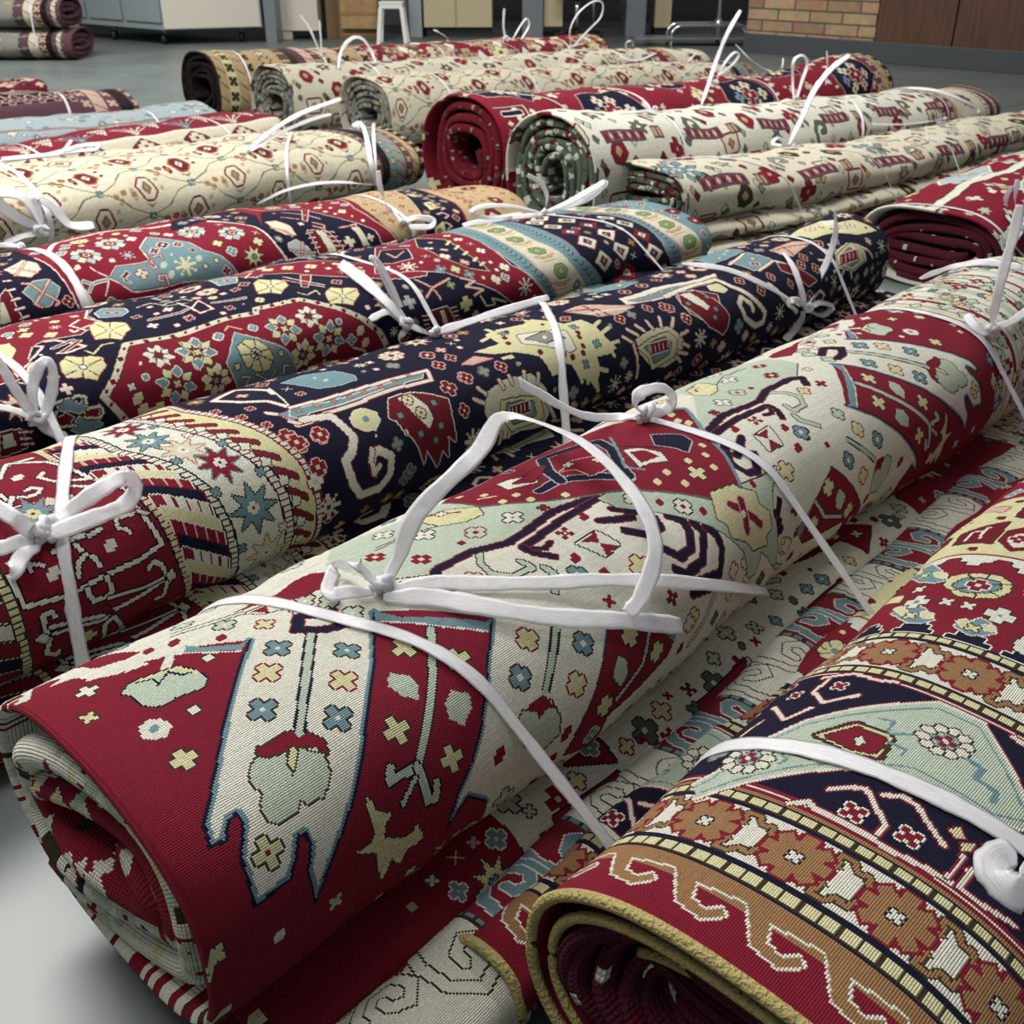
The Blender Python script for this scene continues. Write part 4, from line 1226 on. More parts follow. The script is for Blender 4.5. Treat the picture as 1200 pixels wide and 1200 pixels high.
OPS['N2'] = '''
P|r||1|-60 -600 -60 600 102 600 96 -600
P|y||1|96 -600 102 600 262 600 262 329 256 246 258 203 256 170 256 -600
P|r||1|256 -600 256 170 258 203 256 246 262 329 262 600 495 600 495 325 477 218 470 163 459 114 435 70 414 8 412 -95 412 -600
P|r||1|412 -600 412 -95 414 8 435 70 459 114 470 163 477 218 495 325 495 600 558 600 558 302 557 251 555 209 542 146 519 96 482 29 470 -67 470 -600
P|w||1|470 -600 470 -67 482 29 519 96 542 146 555 209 557 251 558 302 558 600 647 600 647 275 651 239 649 181 635 130 614 81 586 16 553 -73 553 -600
P|y||1|553 -600 553 -73 586 16 614 81 635 130 649 181 651 239 647 275 647 600 703 600 703 273 704 207 698 149 677 93 648 28 619 -41 619 -600
L|k||17|256 -600 256 170 258 203 256 246 262 329 262 600
L|y||11|256 -600 256 170 258 203 256 246 262 329 262 600
L|k||2.2|251 -400 261 -400
L|k||2.2|251 -391 261 -391
L|k||2.2|251 -382 261 -382
L|k||2.2|251 -373 261 -373
L|k||2.2|251 -364 261 -364
L|k||2.2|251 -355 261 -355
L|k||2.2|251 -346 261 -346
L|k||2.2|251 -337 261 -337
L|k||2.2|251 -328 261 -328
L|k||2.2|251 -319 261 -319
L|k||2.2|251 -310 261 -310
L|k||2.2|251 -301 261 -301
L|k||2.2|251 -292 261 -292
L|k||2.2|251 -283 261 -283
L|k||2.2|251 -274 261 -274
L|k||2.2|251 -265 261 -265
L|k||2.2|251 -256 261 -256
L|k||2.2|251 -247 261 -247
L|k||2.2|251 -238 261 -238
L|k||2.2|251 -229 261 -229
L|k||2.2|251 -220 261 -220
L|k||2.2|251 -211 261 -211
L|k||2.2|251 -202 261 -202
L|k||2.2|251 -193 261 -193
L|k||2.2|251 -184 261 -184
L|k||2.2|251 -175 261 -175
L|k||2.2|251 -166 261 -166
L|k||2.2|251 -157 261 -157
L|k||2.2|251 -148 261 -148
L|k||2.2|251 -139 261 -139
L|k||2.2|251 -130 261 -130
L|k||2.2|251 -121 261 -121
L|k||2.2|251 -112 261 -112
L|k||2.2|251 -103 261 -103
L|k||2.2|251 -94 261 -94
L|k||2.2|251 -85 261 -85
L|k||2.2|251 -76 261 -76
L|k||2.2|251 -67 261 -67
L|k||2.2|251 -58 261 -58
L|k||2.2|251 -49 261 -49
L|k||2.2|251 -40 261 -40
L|k||2.2|251 -31 261 -31
L|k||2.2|251 -22 261 -22
L|k||2.2|251 -13 261 -13
L|k||2.2|251 -4 261 -4
L|k||2.2|251 5 261 5
L|k||2.2|251 14 261 14
L|k||2.2|251 23 261 23
L|k||2.2|251 32 261 32
L|k||2.2|251 41 261 41
L|k||2.2|251 50 261 50
L|k||2.2|251 59 261 59
L|k||2.2|251 68 261 68
L|k||2.2|251 77 261 77
L|k||2.2|251 86 261 86
L|k||2.2|251 95 261 95
L|k||2.2|251 104 261 104
L|k||2.2|251 113 261 113
L|k||2.2|251 122 261 122
L|k||2.2|251 131 261 131
L|k||2.2|251 140 261 140
L|k||2.2|251 149 261 149
L|k||2.2|251 158 261 158
L|k||2.2|251 167 261 167
L|k||2.2|251 176 261 176
L|k||2.2|251 185 261 185
L|k||2.2|252 194 262 194
L|k||2.2|253 203 263 203
L|k||2.2|252 212 262 212
L|k||2.2|252 221 262 221
L|k||2.2|251 230 261 230
L|k||2.2|251 239 261 239
L|k||2.2|251 248 261 248
L|k||2.2|251 257 261 257
L|k||2.2|252 266 262 266
L|k||2.2|253 275 263 275
L|k||2.2|253 284 263 284
L|k||2.2|254 293 264 293
L|k||2.2|255 302 265 302
L|k||2.2|255 311 265 311
L|k||2.2|256 320 266 320
L|k||2.2|257 329 267 329
L|k||2.2|257 338 267 338
L|k||2.2|257 347 267 347
L|k||2.2|257 356 267 356
L|k||2.2|257 365 267 365
L|k||2.2|257 374 267 374
L|k||2.2|257 383 267 383
L|k||2.2|257 392 267 392
L|k||2.2|257 401 267 401
L|k||2.2|257 410 267 410
L|k||2.2|257 419 267 419
L|n||15|412 -600 412 -95 414 8 435 70 459 114 470 163 477 218 495 325 495 600
L|y||9|412 -600 412 -95 414 8 435 70 459 114 470 163 477 218 495 325 495 600
L|r||2.2|408 -400 416 -400
L|r||2.2|408 -391 416 -391
L|r||2.2|408 -382 416 -382
L|r||2.2|408 -373 416 -373
L|r||2.2|408 -364 416 -364
L|r||2.2|408 -355 416 -355
L|r||2.2|408 -346 416 -346
L|r||2.2|408 -337 416 -337
L|r||2.2|408 -328 416 -328
L|r||2.2|408 -319 416 -319
L|r||2.2|408 -310 416 -310
L|r||2.2|408 -301 416 -301
L|r||2.2|408 -292 416 -292
L|r||2.2|408 -283 416 -283
L|r||2.2|408 -274 416 -274
L|r||2.2|408 -265 416 -265
L|r||2.2|408 -256 416 -256
L|r||2.2|408 -247 416 -247
L|r||2.2|408 -238 416 -238
L|r||2.2|408 -229 416 -229
L|r||2.2|408 -220 416 -220
L|r||2.2|408 -211 416 -211
L|r||2.2|408 -202 416 -202
L|r||2.2|408 -193 416 -193
L|r||2.2|408 -184 416 -184
L|r||2.2|408 -175 416 -175
L|r||2.2|408 -166 416 -166
L|r||2.2|408 -157 416 -157
L|r||2.2|408 -148 416 -148
L|r||2.2|408 -139 416 -139
L|r||2.2|408 -130 416 -130
L|r||2.2|408 -121 416 -121
L|r||2.2|408 -112 416 -112
L|r||2.2|408 -103 416 -103
L|r||2.2|408 -94 416 -94
L|r||2.2|408 -85 416 -85
L|r||2.2|408 -76 416 -76
L|r||2.2|408 -67 416 -67
L|r||2.2|408 -58 416 -58
L|r||2.2|408 -49 416 -49
L|r||2.2|409 -40 417 -40
L|r||2.2|409 -31 417 -31
L|r||2.2|409 -22 417 -22
L|r||2.2|409 -13 417 -13
L|r||2.2|409 -4 417 -4
L|r||2.2|409 5 417 5
L|r||2.2|412 14 420 14
L|r||2.2|415 23 423 23
L|r||2.2|418 32 426 32
L|r||2.2|421 41 429 41
L|r||2.2|424 50 432 50
L|r||2.2|427 59 435 59
L|r||2.2|430 68 438 68
L|r||2.2|434 77 442 77
L|r||2.2|439 86 447 86
L|r||2.2|444 95 452 95
L|r||2.2|449 104 457 104
L|r||2.2|454 113 462 113
L|r||2.2|456 122 464 122
L|r||2.2|458 131 466 131
L|r||2.2|460 140 468 140
L|r||2.2|462 149 470 149
L|r||2.2|464 158 472 158
L|r||2.2|466 167 474 167
L|r||2.2|467 176 475 176
L|r||2.2|468 185 476 185
L|r||2.2|469 194 477 194
L|r||2.2|471 203 479 203
L|r||2.2|472 212 480 212
L|r||2.2|473 221 481 221
L|r||2.2|475 230 483 230
L|r||2.2|476 239 484 239
L|r||2.2|478 248 486 248
L|r||2.2|479 257 487 257
L|r||2.2|481 266 489 266
L|r||2.2|482 275 490 275
L|r||2.2|484 284 492 284
L|r||2.2|485 293 493 293
L|r||2.2|487 302 495 302
L|r||2.2|488 311 496 311
L|r||2.2|490 320 498 320
L|r||2.2|491 329 499 329
L|r||2.2|491 338 499 338
L|r||2.2|491 347 499 347
L|r||2.2|491 356 499 356
L|r||2.2|491 365 499 365
L|r||2.2|491 374 499 374
L|r||2.2|491 383 499 383
L|r||2.2|491 392 499 392
L|r||2.2|491 401 499 401
L|r||2.2|491 410 499 410
L|r||2.2|491 419 499 419
L|n||16|470 -600 470 -67 482 29 519 96 542 146 555 209 557 251 558 302 558 600
L|w||10|470 -600 470 -67 482 29 519 96 542 146 555 209 557 251 558 302 558 600
L|k||2.2|465 -400 475 -400
L|k||2.2|465 -391 475 -391
L|k||2.2|465 -382 475 -382
L|k||2.2|465 -373 475 -373
L|k||2.2|465 -364 475 -364
L|k||2.2|465 -355 475 -355
L|k||2.2|465 -346 475 -346
L|k||2.2|465 -337 475 -337
L|k||2.2|465 -328 475 -328
L|k||2.2|465 -319 475 -319
L|k||2.2|465 -310 475 -310
L|k||2.2|465 -301 475 -301
L|k||2.2|465 -292 475 -292
L|k||2.2|465 -283 475 -283
L|k||2.2|465 -274 475 -274
L|k||2.2|465 -265 475 -265
L|k||2.2|465 -256 475 -256
L|k||2.2|465 -247 475 -247
L|k||2.2|465 -238 475 -238
L|k||2.2|465 -229 475 -229
L|k||2.2|465 -220 475 -220
L|k||2.2|465 -211 475 -211
L|k||2.2|465 -202 475 -202
L|k||2.2|465 -193 475 -193
L|k||2.2|465 -184 475 -184
L|k||2.2|465 -175 475 -175
L|k||2.2|465 -166 475 -166
L|k||2.2|465 -157 475 -157
L|k||2.2|465 -148 475 -148
L|k||2.2|465 -139 475 -139
L|k||2.2|465 -130 475 -130
L|k||2.2|465 -121 475 -121
L|k||2.2|465 -112 475 -112
L|k||2.2|465 -103 475 -103
L|k||2.2|465 -94 475 -94
L|k||2.2|465 -85 475 -85
L|k||2.2|465 -76 475 -76
L|k||2.2|465 -67 475 -67
L|k||2.2|466 -58 476 -58
L|k||2.2|467 -49 477 -49
L|k||2.2|468 -40 478 -40
L|k||2.2|469 -31 479 -31
L|k||2.2|470 -22 480 -22
L|k||2.2|471 -13 481 -13
L|k||2.2|472 -4 482 -4
L|k||2.2|473 5 483 5
L|k||2.2|475 14 485 14
L|k||2.2|476 23 486 23
L|k||2.2|478 32 488 32
L|k||2.2|483 41 493 41
L|k||2.2|488 50 498 50
L|k||2.2|493 59 503 59
L|k||2.2|498 68 508 68
L|k||2.2|503 77 513 77
L|k||2.2|508 86 518 86
L|k||2.2|513 95 523 95
L|k||2.2|517 104 527 104
L|k||2.2|521 113 531 113
L|k||2.2|525 122 535 122
L|k||2.2|530 131 540 131
L|k||2.2|534 140 544 140
L|k||2.2|537 149 547 149
L|k||2.2|539 158 549 158
L|k||2.2|541 167 551 167
L|k||2.2|543 176 553 176
L|k||2.2|545 185 555 185
L|k||2.2|546 194 556 194
L|k||2.2|548 203 558 203
L|k||2.2|550 212 560 212
L|k||2.2|550 221 560 221
L|k||2.2|550 230 560 230
L|k||2.2|551 239 561 239
L|k||2.2|551 248 561 248
L|k||2.2|552 257 562 257
L|k||2.2|552 266 562 266
L|k||2.2|552 275 562 275
L|k||2.2|552 284 562 284
L|k||2.2|552 293 562 293
L|k||2.2|553 302 563 302
L|k||2.2|553 311 563 311
L|k||2.2|553 320 563 320
L|k||2.2|553 329 563 329
L|k||2.2|553 338 563 338
L|k||2.2|553 347 563 347
L|k||2.2|553 356 563 356
L|k||2.2|553 365 563 365
L|k||2.2|553 374 563 374
L|k||2.2|553 383 563 383
L|k||2.2|553 392 563 392
L|k||2.2|553 401 563 401
L|k||2.2|553 410 563 410
L|k||2.2|553 419 563 419
L|n||18|553 -600 553 -73 586 16 614 81 635 130 649 181 651 239 647 275 647 600
L|w||12|553 -600 553 -73 586 16 614 81 635 130 649 181 651 239 647 275 647 600
L|r||2.2|547 -400 559 -400
L|r||2.2|547 -391 559 -391
L|r||2.2|547 -382 559 -382
L|r||2.2|547 -373 559 -373
L|r||2.2|547 -364 559 -364
L|r||2.2|547 -355 559 -355
L|r||2.2|547 -346 559 -346
L|r||2.2|547 -337 559 -337
L|r||2.2|547 -328 559 -328
L|r||2.2|547 -319 559 -319
L|r||2.2|547 -310 559 -310
L|r||2.2|547 -301 559 -301
L|r||2.2|547 -292 559 -292
L|r||2.2|547 -283 559 -283
L|r||2.2|547 -274 559 -274
L|r||2.2|547 -265 559 -265
L|r||2.2|547 -256 559 -256
L|r||2.2|547 -247 559 -247
L|r||2.2|547 -238 559 -238
L|r||2.2|547 -229 559 -229
L|r||2.2|547 -220 559 -220
L|r||2.2|547 -211 559 -211
L|r||2.2|547 -202 559 -202
L|r||2.2|547 -193 559 -193
L|r||2.2|547 -184 559 -184
L|r||2.2|547 -175 559 -175
L|r||2.2|547 -166 559 -166
L|r||2.2|547 -157 559 -157
L|r||2.2|547 -148 559 -148
L|r||2.2|547 -139 559 -139
L|r||2.2|547 -130 559 -130
L|r||2.2|547 -121 559 -121
L|r||2.2|547 -112 559 -112
L|r||2.2|547 -103 559 -103
L|r||2.2|547 -94 559 -94
L|r||2.2|547 -85 559 -85
L|r||2.2|547 -76 559 -76
L|r||2.2|549 -67 561 -67
L|r||2.2|552 -58 564 -58
L|r||2.2|555 -49 567 -49
L|r||2.2|559 -40 571 -40
L|r||2.2|562 -31 574 -31
L|r||2.2|565 -22 577 -22
L|r||2.2|569 -13 581 -13
L|r||2.2|572 -4 584 -4
L|r||2.2|575 5 587 5
L|r||2.2|579 14 591 14
L|r||2.2|583 23 595 23
L|r||2.2|586 32 598 32
L|r||2.2|590 41 602 41
L|r||2.2|594 50 606 50
L|r||2.2|598 59 610 59
L|r||2.2|602 68 614 68
L|r||2.2|606 77 618 77
L|r||2.2|610 86 622 86
L|r||2.2|613 95 625 95
L|r||2.2|617 104 629 104
L|r||2.2|621 113 633 113
L|r||2.2|625 122 637 122
L|r||2.2|629 131 641 131
L|r||2.2|631 140 643 140
L|r||2.2|634 149 646 149
L|r||2.2|636 158 648 158
L|r||2.2|639 167 651 167
L|r||2.2|641 176 653 176
L|r||2.2|643 185 655 185
L|r||2.2|643 194 655 194
L|r||2.2|643 203 655 203
L|r||2.2|644 212 656 212
L|r||2.2|644 221 656 221
L|r||2.2|644 230 656 230
L|r||2.2|645 239 657 239
L|r||2.2|644 248 656 248
L|r||2.2|643 257 655 257
L|r||2.2|642 266 654 266
L|r||2.2|641 275 653 275
L|r||2.2|641 284 653 284
L|r||2.2|641 293 653 293
L|r||2.2|641 302 653 302
L|r||2.2|641 311 653 311
L|r||2.2|641 320 653 320
L|r||2.2|641 329 653 329
L|r||2.2|641 338 653 338
L|r||2.2|641 347 653 347
L|r||2.2|641 356 653 356
L|r||2.2|641 365 653 365
L|r||2.2|641 374 653 374
L|r||2.2|641 383 653 383
L|r||2.2|641 392 653 392
L|r||2.2|641 401 653 401
L|r||2.2|641 410 653 410
L|r||2.2|641 419 653 419
L|r||14|619 -600 619 -41 648 28 677 93 698 149 704 207 703 273 703 600
L|w||8|619 -600 619 -41 648 28 677 93 698 149 704 207 703 273 703 600
L|k||2.2|615 -400 623 -400
L|k||2.2|615 -391 623 -391
L|k||2.2|615 -382 623 -382
L|k||2.2|615 -373 623 -373
L|k||2.2|615 -364 623 -364
L|k||2.2|615 -355 623 -355
L|k||2.2|615 -346 623 -346
L|k||2.2|615 -337 623 -337
L|k||2.2|615 -328 623 -328
L|k||2.2|615 -319 623 -319
L|k||2.2|615 -310 623 -310
L|k||2.2|615 -301 623 -301
L|k||2.2|615 -292 623 -292
L|k||2.2|615 -283 623 -283
L|k||2.2|615 -274 623 -274
L|k||2.2|615 -265 623 -265
L|k||2.2|615 -256 623 -256
L|k||2.2|615 -247 623 -247
L|k||2.2|615 -238 623 -238
L|k||2.2|615 -229 623 -229
L|k||2.2|615 -220 623 -220
L|k||2.2|615 -211 623 -211
L|k||2.2|615 -202 623 -202
L|k||2.2|615 -193 623 -193
L|k||2.2|615 -184 623 -184
L|k||2.2|615 -175 623 -175
L|k||2.2|615 -166 623 -166
L|k||2.2|615 -157 623 -157
L|k||2.2|615 -148 623 -148
L|k||2.2|615 -139 623 -139
L|k||2.2|615 -130 623 -130
L|k||2.2|615 -121 623 -121
L|k||2.2|615 -112 623 -112
L|k||2.2|615 -103 623 -103
L|k||2.2|615 -94 623 -94
L|k||2.2|615 -85 623 -85
L|k||2.2|615 -76 623 -76
L|k||2.2|615 -67 623 -67
L|k||2.2|615 -58 623 -58
L|k||2.2|615 -49 623 -49
L|k||2.2|615 -40 623 -40
L|k||2.2|619 -31 627 -31
L|k||2.2|622 -22 630 -22
L|k||2.2|626 -13 634 -13
L|k||2.2|630 -4 638 -4
L|k||2.2|634 5 642 5
L|k||2.2|638 14 646 14
L|k||2.2|641 23 649 23
L|k||2.2|645 32 653 32
L|k||2.2|649 41 657 41
L|k||2.2|653 50 661 50
L|k||2.2|657 59 665 59
L|k||2.2|661 68 669 68
L|k||2.2|665 77 673 77
L|k||2.2|669 86 677 86
L|k||2.2|673 95 681 95
L|k||2.2|677 104 685 104
L|k||2.2|680 113 688 113
L|k||2.2|683 122 691 122
L|k||2.2|687 131 695 131
L|k||2.2|690 140 698 140
L|k||2.2|694 149 702 149
L|k||2.2|694 158 702 158
L|k||2.2|695 167 703 167
L|k||2.2|696 176 704 176
L|k||2.2|697 185 705 185
L|k||2.2|698 194 706 194
L|k||2.2|699 203 707 203
L|k||2.2|699 212 707 212
L|k||2.2|699 221 707 221
L|k||2.2|699 230 707 230
L|k||2.2|699 239 707 239
L|k||2.2|699 248 707 248
L|k||2.2|699 257 707 257
L|k||2.2|699 266 707 266
L|k||2.2|699 275 707 275
L|k||2.2|699 284 707 284
L|k||2.2|699 293 707 293
L|k||2.2|699 302 707 302
L|k||2.2|699 311 707 311
L|k||2.2|699 320 707 320
L|k||2.2|699 329 707 329
L|k||2.2|699 338 707 338
L|k||2.2|699 347 707 347
L|k||2.2|699 356 707 356
L|k||2.2|699 365 707 365
L|k||2.2|699 374 707 374
L|k||2.2|699 383 707 383
L|k||2.2|699 392 707 392
L|k||2.2|699 401 707 401
L|k||2.2|699 410 707 410
L|k||2.2|699 419 707 419
P|n|r|1|420 -400 462 -355 462 -334 420 -380
P|r|w|1|420 -379 462 -334 462 -313 420 -359
P|w||1|428 -370 438 -367 438 -346 428 -350
P|w||1|437 -361 447 -358 447 -337 437 -341
P|w||1|445 -352 455 -349 455 -328 445 -332
P|w||1|454 -343 464 -340 464 -319 454 -323
P|y|w|1|420 -358 462 -313 462 -292 420 -338
P|r|w|1|420 -337 462 -292 462 -271 420 -317
P|p||1|428 -328 431 -327 431 -306 428 -308
P|p||1|437 -319 440 -318 440 -297 437 -299
P|p||1|445 -310 448 -309 448 -288 445 -290
P|p||1|454 -301 457 -300 457 -279 454 -281
P|n|r|1|420 -316 462 -271 462 -250 420 -296
P|r|w|1|420 -295 462 -250 462 -229 420 -275
P|w||1|428 -286 438 -283 438 -262 428 -266
P|w||1|437 -277 447 -274 447 -253 437 -257
P|w||1|445 -268 455 -265 455 -244 445 -248
P|w||1|454 -259 464 -256 464 -235 454 -239
P|y|w|1|420 -274 462 -229 462 -208 420 -254
P|r|w|1|420 -253 462 -208 462 -187 420 -233
P|p||1|428 -244 431 -243 431 -222 428 -224
P|p||1|437 -235 440 -234 440 -213 437 -215
P|p||1|445 -226 448 -225 448 -204 445 -206
P|p||1|454 -217 457 -216 457 -195 454 -197
P|n|r|1|420 -232 462 -187 462 -166 420 -212
P|r|w|1|420 -211 462 -166 462 -145 420 -191
P|w||1|428 -202 438 -199 438 -178 428 -182
P|w||1|437 -193 447 -190 447 -169 437 -173
P|w||1|445 -184 455 -181 455 -160 445 -164
P|w||1|454 -175 464 -172 464 -151 454 -155
P|y|w|1|420 -190 462 -145 462 -124 420 -170
P|r|w|1|420 -169 462 -124 462 -103 420 -149
P|p||1|428 -160 431 -159 431 -138 428 -140
P|p||1|437 -151 440 -150 440 -129 437 -131
P|p||1|445 -142 448 -141 448 -120 445 -122
P|p||1|454 -133 457 -132 457 -111 454 -113
P|n|r|1|420 -148 462 -103 462 -82 420 -128
P|r|w|1|420 -127 462 -82 462 -61 420 -107
P|w||1|428 -118 438 -115 438 -94 428 -98
P|w||1|437 -109 447 -106 447 -85 437 -89
P|w||1|445 -100 455 -97 455 -76 445 -80
P|w||1|454 -91 464 -88 464 -67 454 -71
P|y|w|1|420 -106 463 -61 463 -40 420 -86
P|r|w|1|420 -85 466 -40 466 -19 420 -65
P|p||1|429 -76 432 -75 432 -54 429 -56
P|p||1|439 -67 442 -66 442 -45 439 -47
P|p||1|448 -58 451 -57 451 -36 448 -38
P|p||1|457 -49 460 -48 460 -27 457 -29
P|n|r|1|421 -64 469 -19 469 2 421 -44
P|r|w|1|421 -43 471 2 471 23 421 -23
P|w||1|431 -34 441 -31 441 -10 431 -14
P|w||1|441 -25 451 -22 451 -1 441 -5
P|w||1|451 -16 461 -13 461 8 451 4
P|w||1|461 -7 471 -4 471 17 461 13
P|y|w|1|421 -22 474 23 474 44 421 -2
P|r|w|1|422 -1 485 44 485 65 422 19
P|p||1|434 8 437 9 437 30 434 28
P|p||1|447 17 450 18 450 39 447 37
P|p||1|460 26 463 27 463 48 460 46
P|p||1|472 35 475 36 475 57 472 55
P|n|r|1|426 20 497 65 497 86 426 40
P|r|w|1|433 41 508 86 508 107 433 61
P|w||1|448 50 458 53 458 74 448 70
P|w||1|463 59 473 62 473 83 463 79
P|w||1|478 68 488 71 488 92 478 88
P|w||1|493 77 503 80 503 101 493 97
P|y|w|1|440 62 518 107 518 128 440 82
P|r|w|1|450 83 528 128 528 149 450 103
P|p||1|466 92 469 93 469 114 466 112
P|p||1|481 101 484 102 484 123 481 121
P|p||1|497 110 500 111 500 132 497 130
P|p||1|512 119 515 120 515 141 512 139
P|n|r|1|462 104 536 149 536 170 462 124
P|r|w|1|469 125 540 170 540 191 469 145
P|w||1|484 134 494 137 494 158 484 154
P|w||1|498 143 508 146 508 167 498 163
P|w||1|512 152 522 155 522 176 512 172
P|w||1|526 161 536 164 536 185 526 181
P|y|w|1|474 146 544 191 544 212 474 166
P|r|w|1|479 167 547 212 547 233 479 187
P|p||1|492 176 495 177 495 198 492 196
P|p||1|506 185 509 186 509 207 506 205
P|p||1|520 194 523 195 523 216 520 214
P|p||1|534 203 537 204 537 225 534 223
P|n|r|1|481 188 548 233 548 254 481 208
P|r|w|1|484 209 549 254 549 275 484 229
P|w||1|497 218 507 221 507 242 497 238
P|w||1|510 227 520 230 520 251 510 247
P|w||1|523 236 533 239 533 260 523 256
P|w||1|536 245 546 248 546 269 536 265
P|y|w|1|487 230 550 275 550 296 487 250
P|r|w|1|491 251 550 296 550 317 491 271
P|p||1|502 260 505 261 505 282 502 280
P|p||1|514 269 517 270 517 291 514 289
P|p||1|526 278 529 279 529 300 526 298
P|p||1|538 287 541 288 541 309 538 307
P|n|r|1|494 272 550 317 550 338 494 292
P|r|w|1|498 293 550 338 550 359 498 313
P|w||1|508 302 518 305 518 326 508 322
P|w||1|519 311 529 314 529 335 519 331
P|w||1|529 320 539 323 539 344 529 340
P|w||1|540 329 550 332 550 353 540 349
P|y|w|1|501 314 550 359 550 380 501 334
P|r|w|1|503 335 550 380 550 401 503 355
P|p||1|512 344 515 345 515 366 512 364
P|p||1|522 353 525 354 525 375 522 373
P|p||1|531 362 534 363 534 384 531 382
P|p||1|541 371 544 372 544 393 541 391
P|n|r|1|503 356 550 401 550 422 503 376
P|r|w|1|503 377 550 422 550 443 503 397
P|w||1|512 386 522 389 522 410 512 406
P|w||1|522 395 532 398 532 419 522 415
P|w||1|531 404 541 407 541 428 531 424
P|w||1|541 413 551 416 551 437 541 433
P|y|w|1|503 398 550 443 550 464 503 418
P|r|w|1|503 419 550 464 550 485 503 439
P|p||1|512 428 515 429 515 450 512 448
P|p||1|522 437 525 438 525 459 522 457
P|p||1|531 446 534 447 534 468 531 466
P|p||1|541 455 544 456 544 477 541 475
P|n|k|1|96 -400 250 -350 250 -330 96 -380
P|r|k|1|96 -374 250 -324 250 -304 96 -354
P|w|k|1|96 -348 250 -298 250 -278 96 -328
P|r|k|1|96 -322 250 -272 250 -252 96 -302
P|n|k|1|96 -296 250 -246 250 -226 96 -276
P|r|k|1|96 -270 250 -220 250 -200 96 -250
P|w|k|1|96 -244 250 -194 250 -174 96 -224
P|r|k|1|96 -218 250 -168 250 -148 96 -198
P|n|k|1|96 -192 250 -142 250 -122 96 -172
P|r|k|1|96 -166 250 -116 250 -96 96 -146
P|w|k|1|96 -140 250 -90 250 -70 96 -120
P|r|k|1|96 -114 250 -64 250 -44 96 -94
P|n|k|1|96 -88 250 -38 250 -18 96 -68
P|r|k|1|96 -62 250 -12 250 8 96 -42
P|w|k|1|96 -36 250 14 250 34 96 -16
P|r|k|1|96 -10 250 40 250 60 96 10
P|n|k|1|96 16 250 66 250 86 96 36
P|r|k|1|96 42 250 92 250 112 96 62
P|w|k|1|96 68 250 118 250 138 96 88
P|r|k|1|96 94 250 144 250 164 96 114
P|n|k|1|96 120 250 170 250 190 96 140
P|r|k|1|96 146 250 196 250 216 96 166
P|w|k|1|96 172 250 222 250 242 96 192
P|r|k|1|96 198 252 248 252 268 96 218
P|n|k|1|96 224 251 274 251 294 96 244
P|r|k|1|96 250 250 300 250 320 96 270
P|w|k|1|96 276 252 326 252 346 96 296
P|r|k|1|96 302 254 352 254 372 96 322
P|n|k|1|96 328 256 378 256 398 96 348
P|r|k|1|96 354 256 404 256 424 96 374
P|w|k|1|96 380 256 430 256 450 96 400
P|r|k|1|96 406 256 456 256 476 96 426
P|r|k|1|565 -400 605 -378 605 -368 565 -388
P|w|k|1|569 -385 581 -378 577 -368 565 -370
P|r|k|1|565 -366 605 -344 605 -334 565 -354
P|w|k|1|569 -351 581 -344 577 -334 565 -336
P|r|k|1|565 -332 605 -310 605 -300 565 -320
P|w|k|1|569 -317 581 -310 577 -300 565 -302
P|r|k|1|565 -298 605 -276 605 -266 565 -286
P|w|k|1|569 -283 581 -276 577 -266 565 -268
P|r|k|1|565 -264 605 -242 605 -232 565 -252
P|w|k|1|569 -249 581 -242 577 -232 565 -234
P|r|k|1|565 -230 605 -208 605 -198 565 -218
P|w|k|1|569 -215 581 -208 577 -198 565 -200
P|r|k|1|565 -196 605 -174 605 -164 565 -184
P|w|k|1|569 -181 581 -174 577 -164 565 -166
P|r|k|1|565 -162 605 -140 605 -130 565 -150
P|w|k|1|569 -147 581 -140 577 -130 565 -132
P|r|k|1|565 -128 605 -106 605 -96 565 -116
P|w|k|1|569 -113 581 -106 577 -96 565 -98
P|r|k|1|565 -94 605 -72 605 -62 565 -82
P|w|k|1|569 -79 581 -72 577 -62 565 -64
P|r|k|1|570 -60 605 -38 605 -28 570 -48
P|w|k|1|574 -45 586 -38 582 -28 570 -30
P|r|k|1|582 -26 611 -4 611 6 582 -14
P|w|k|1|586 -11 598 -4 594 6 582 4
P|r|k|1|595 8 626 30 626 40 595 20
P|w|k|1|599 23 611 30 607 40 595 38
P|r|k|1|609 42 640 64 640 74 609 54
P|w|k|1|613 57 625 64 621 74 609 72
P|r|k|1|624 76 655 98 655 108 624 88
P|w|k|1|628 91 640 98 636 108 624 106
P|r|k|1|638 110 669 132 669 142 638 122
P|w|k|1|642 125 654 132 650 142 638 140
P|r|k|1|651 144 682 166 682 176 651 156
P|w|k|1|655 159 667 166 663 176 651 174
P|r|k|1|660 178 687 200 687 210 660 190
P|w|k|1|664 193 676 200 672 210 660 208
P|r|k|1|662 212 690 234 690 244 662 224
P|w|k|1|666 227 678 234 674 244 662 242
P|r|k|1|662 246 689 268 689 278 662 258
P|w|k|1|666 261 678 268 674 278 662 276
P|r|k|1|659 280 689 302 689 312 659 292
P|w|k|1|663 295 675 302 671 312 659 310
P|r|k|1|659 314 689 336 689 346 659 326
P|w|k|1|663 329 675 336 671 346 659 344
P|r|k|1|659 348 689 370 689 380 659 360
P|w|k|1|663 363 675 370 671 380 659 378
P|r|k|1|659 382 689 404 689 414 659 394
P|w|k|1|663 397 675 404 671 414 659 412
P|r|k|1|659 416 689 438 689 448 659 428
P|w|k|1|663 431 675 438 671 448 659 446
P|b|k|1|562 23 542 29 552 47 534 37 528 57 522 37 504 47 514 29 494 23 514 17 504 -1 522 9 528 -11 534 9 552 -1 542 17
S|XF|ob fw cr|0.8|528 23
P|c|o|1|586 72 566 78 576 96 558 86 552 106 546 86 528 96 538 78 518 72 538 66 528 48 546 58 552 38 558 58 576 48 566 66
S|XF|oc fw co|0.8|552 72
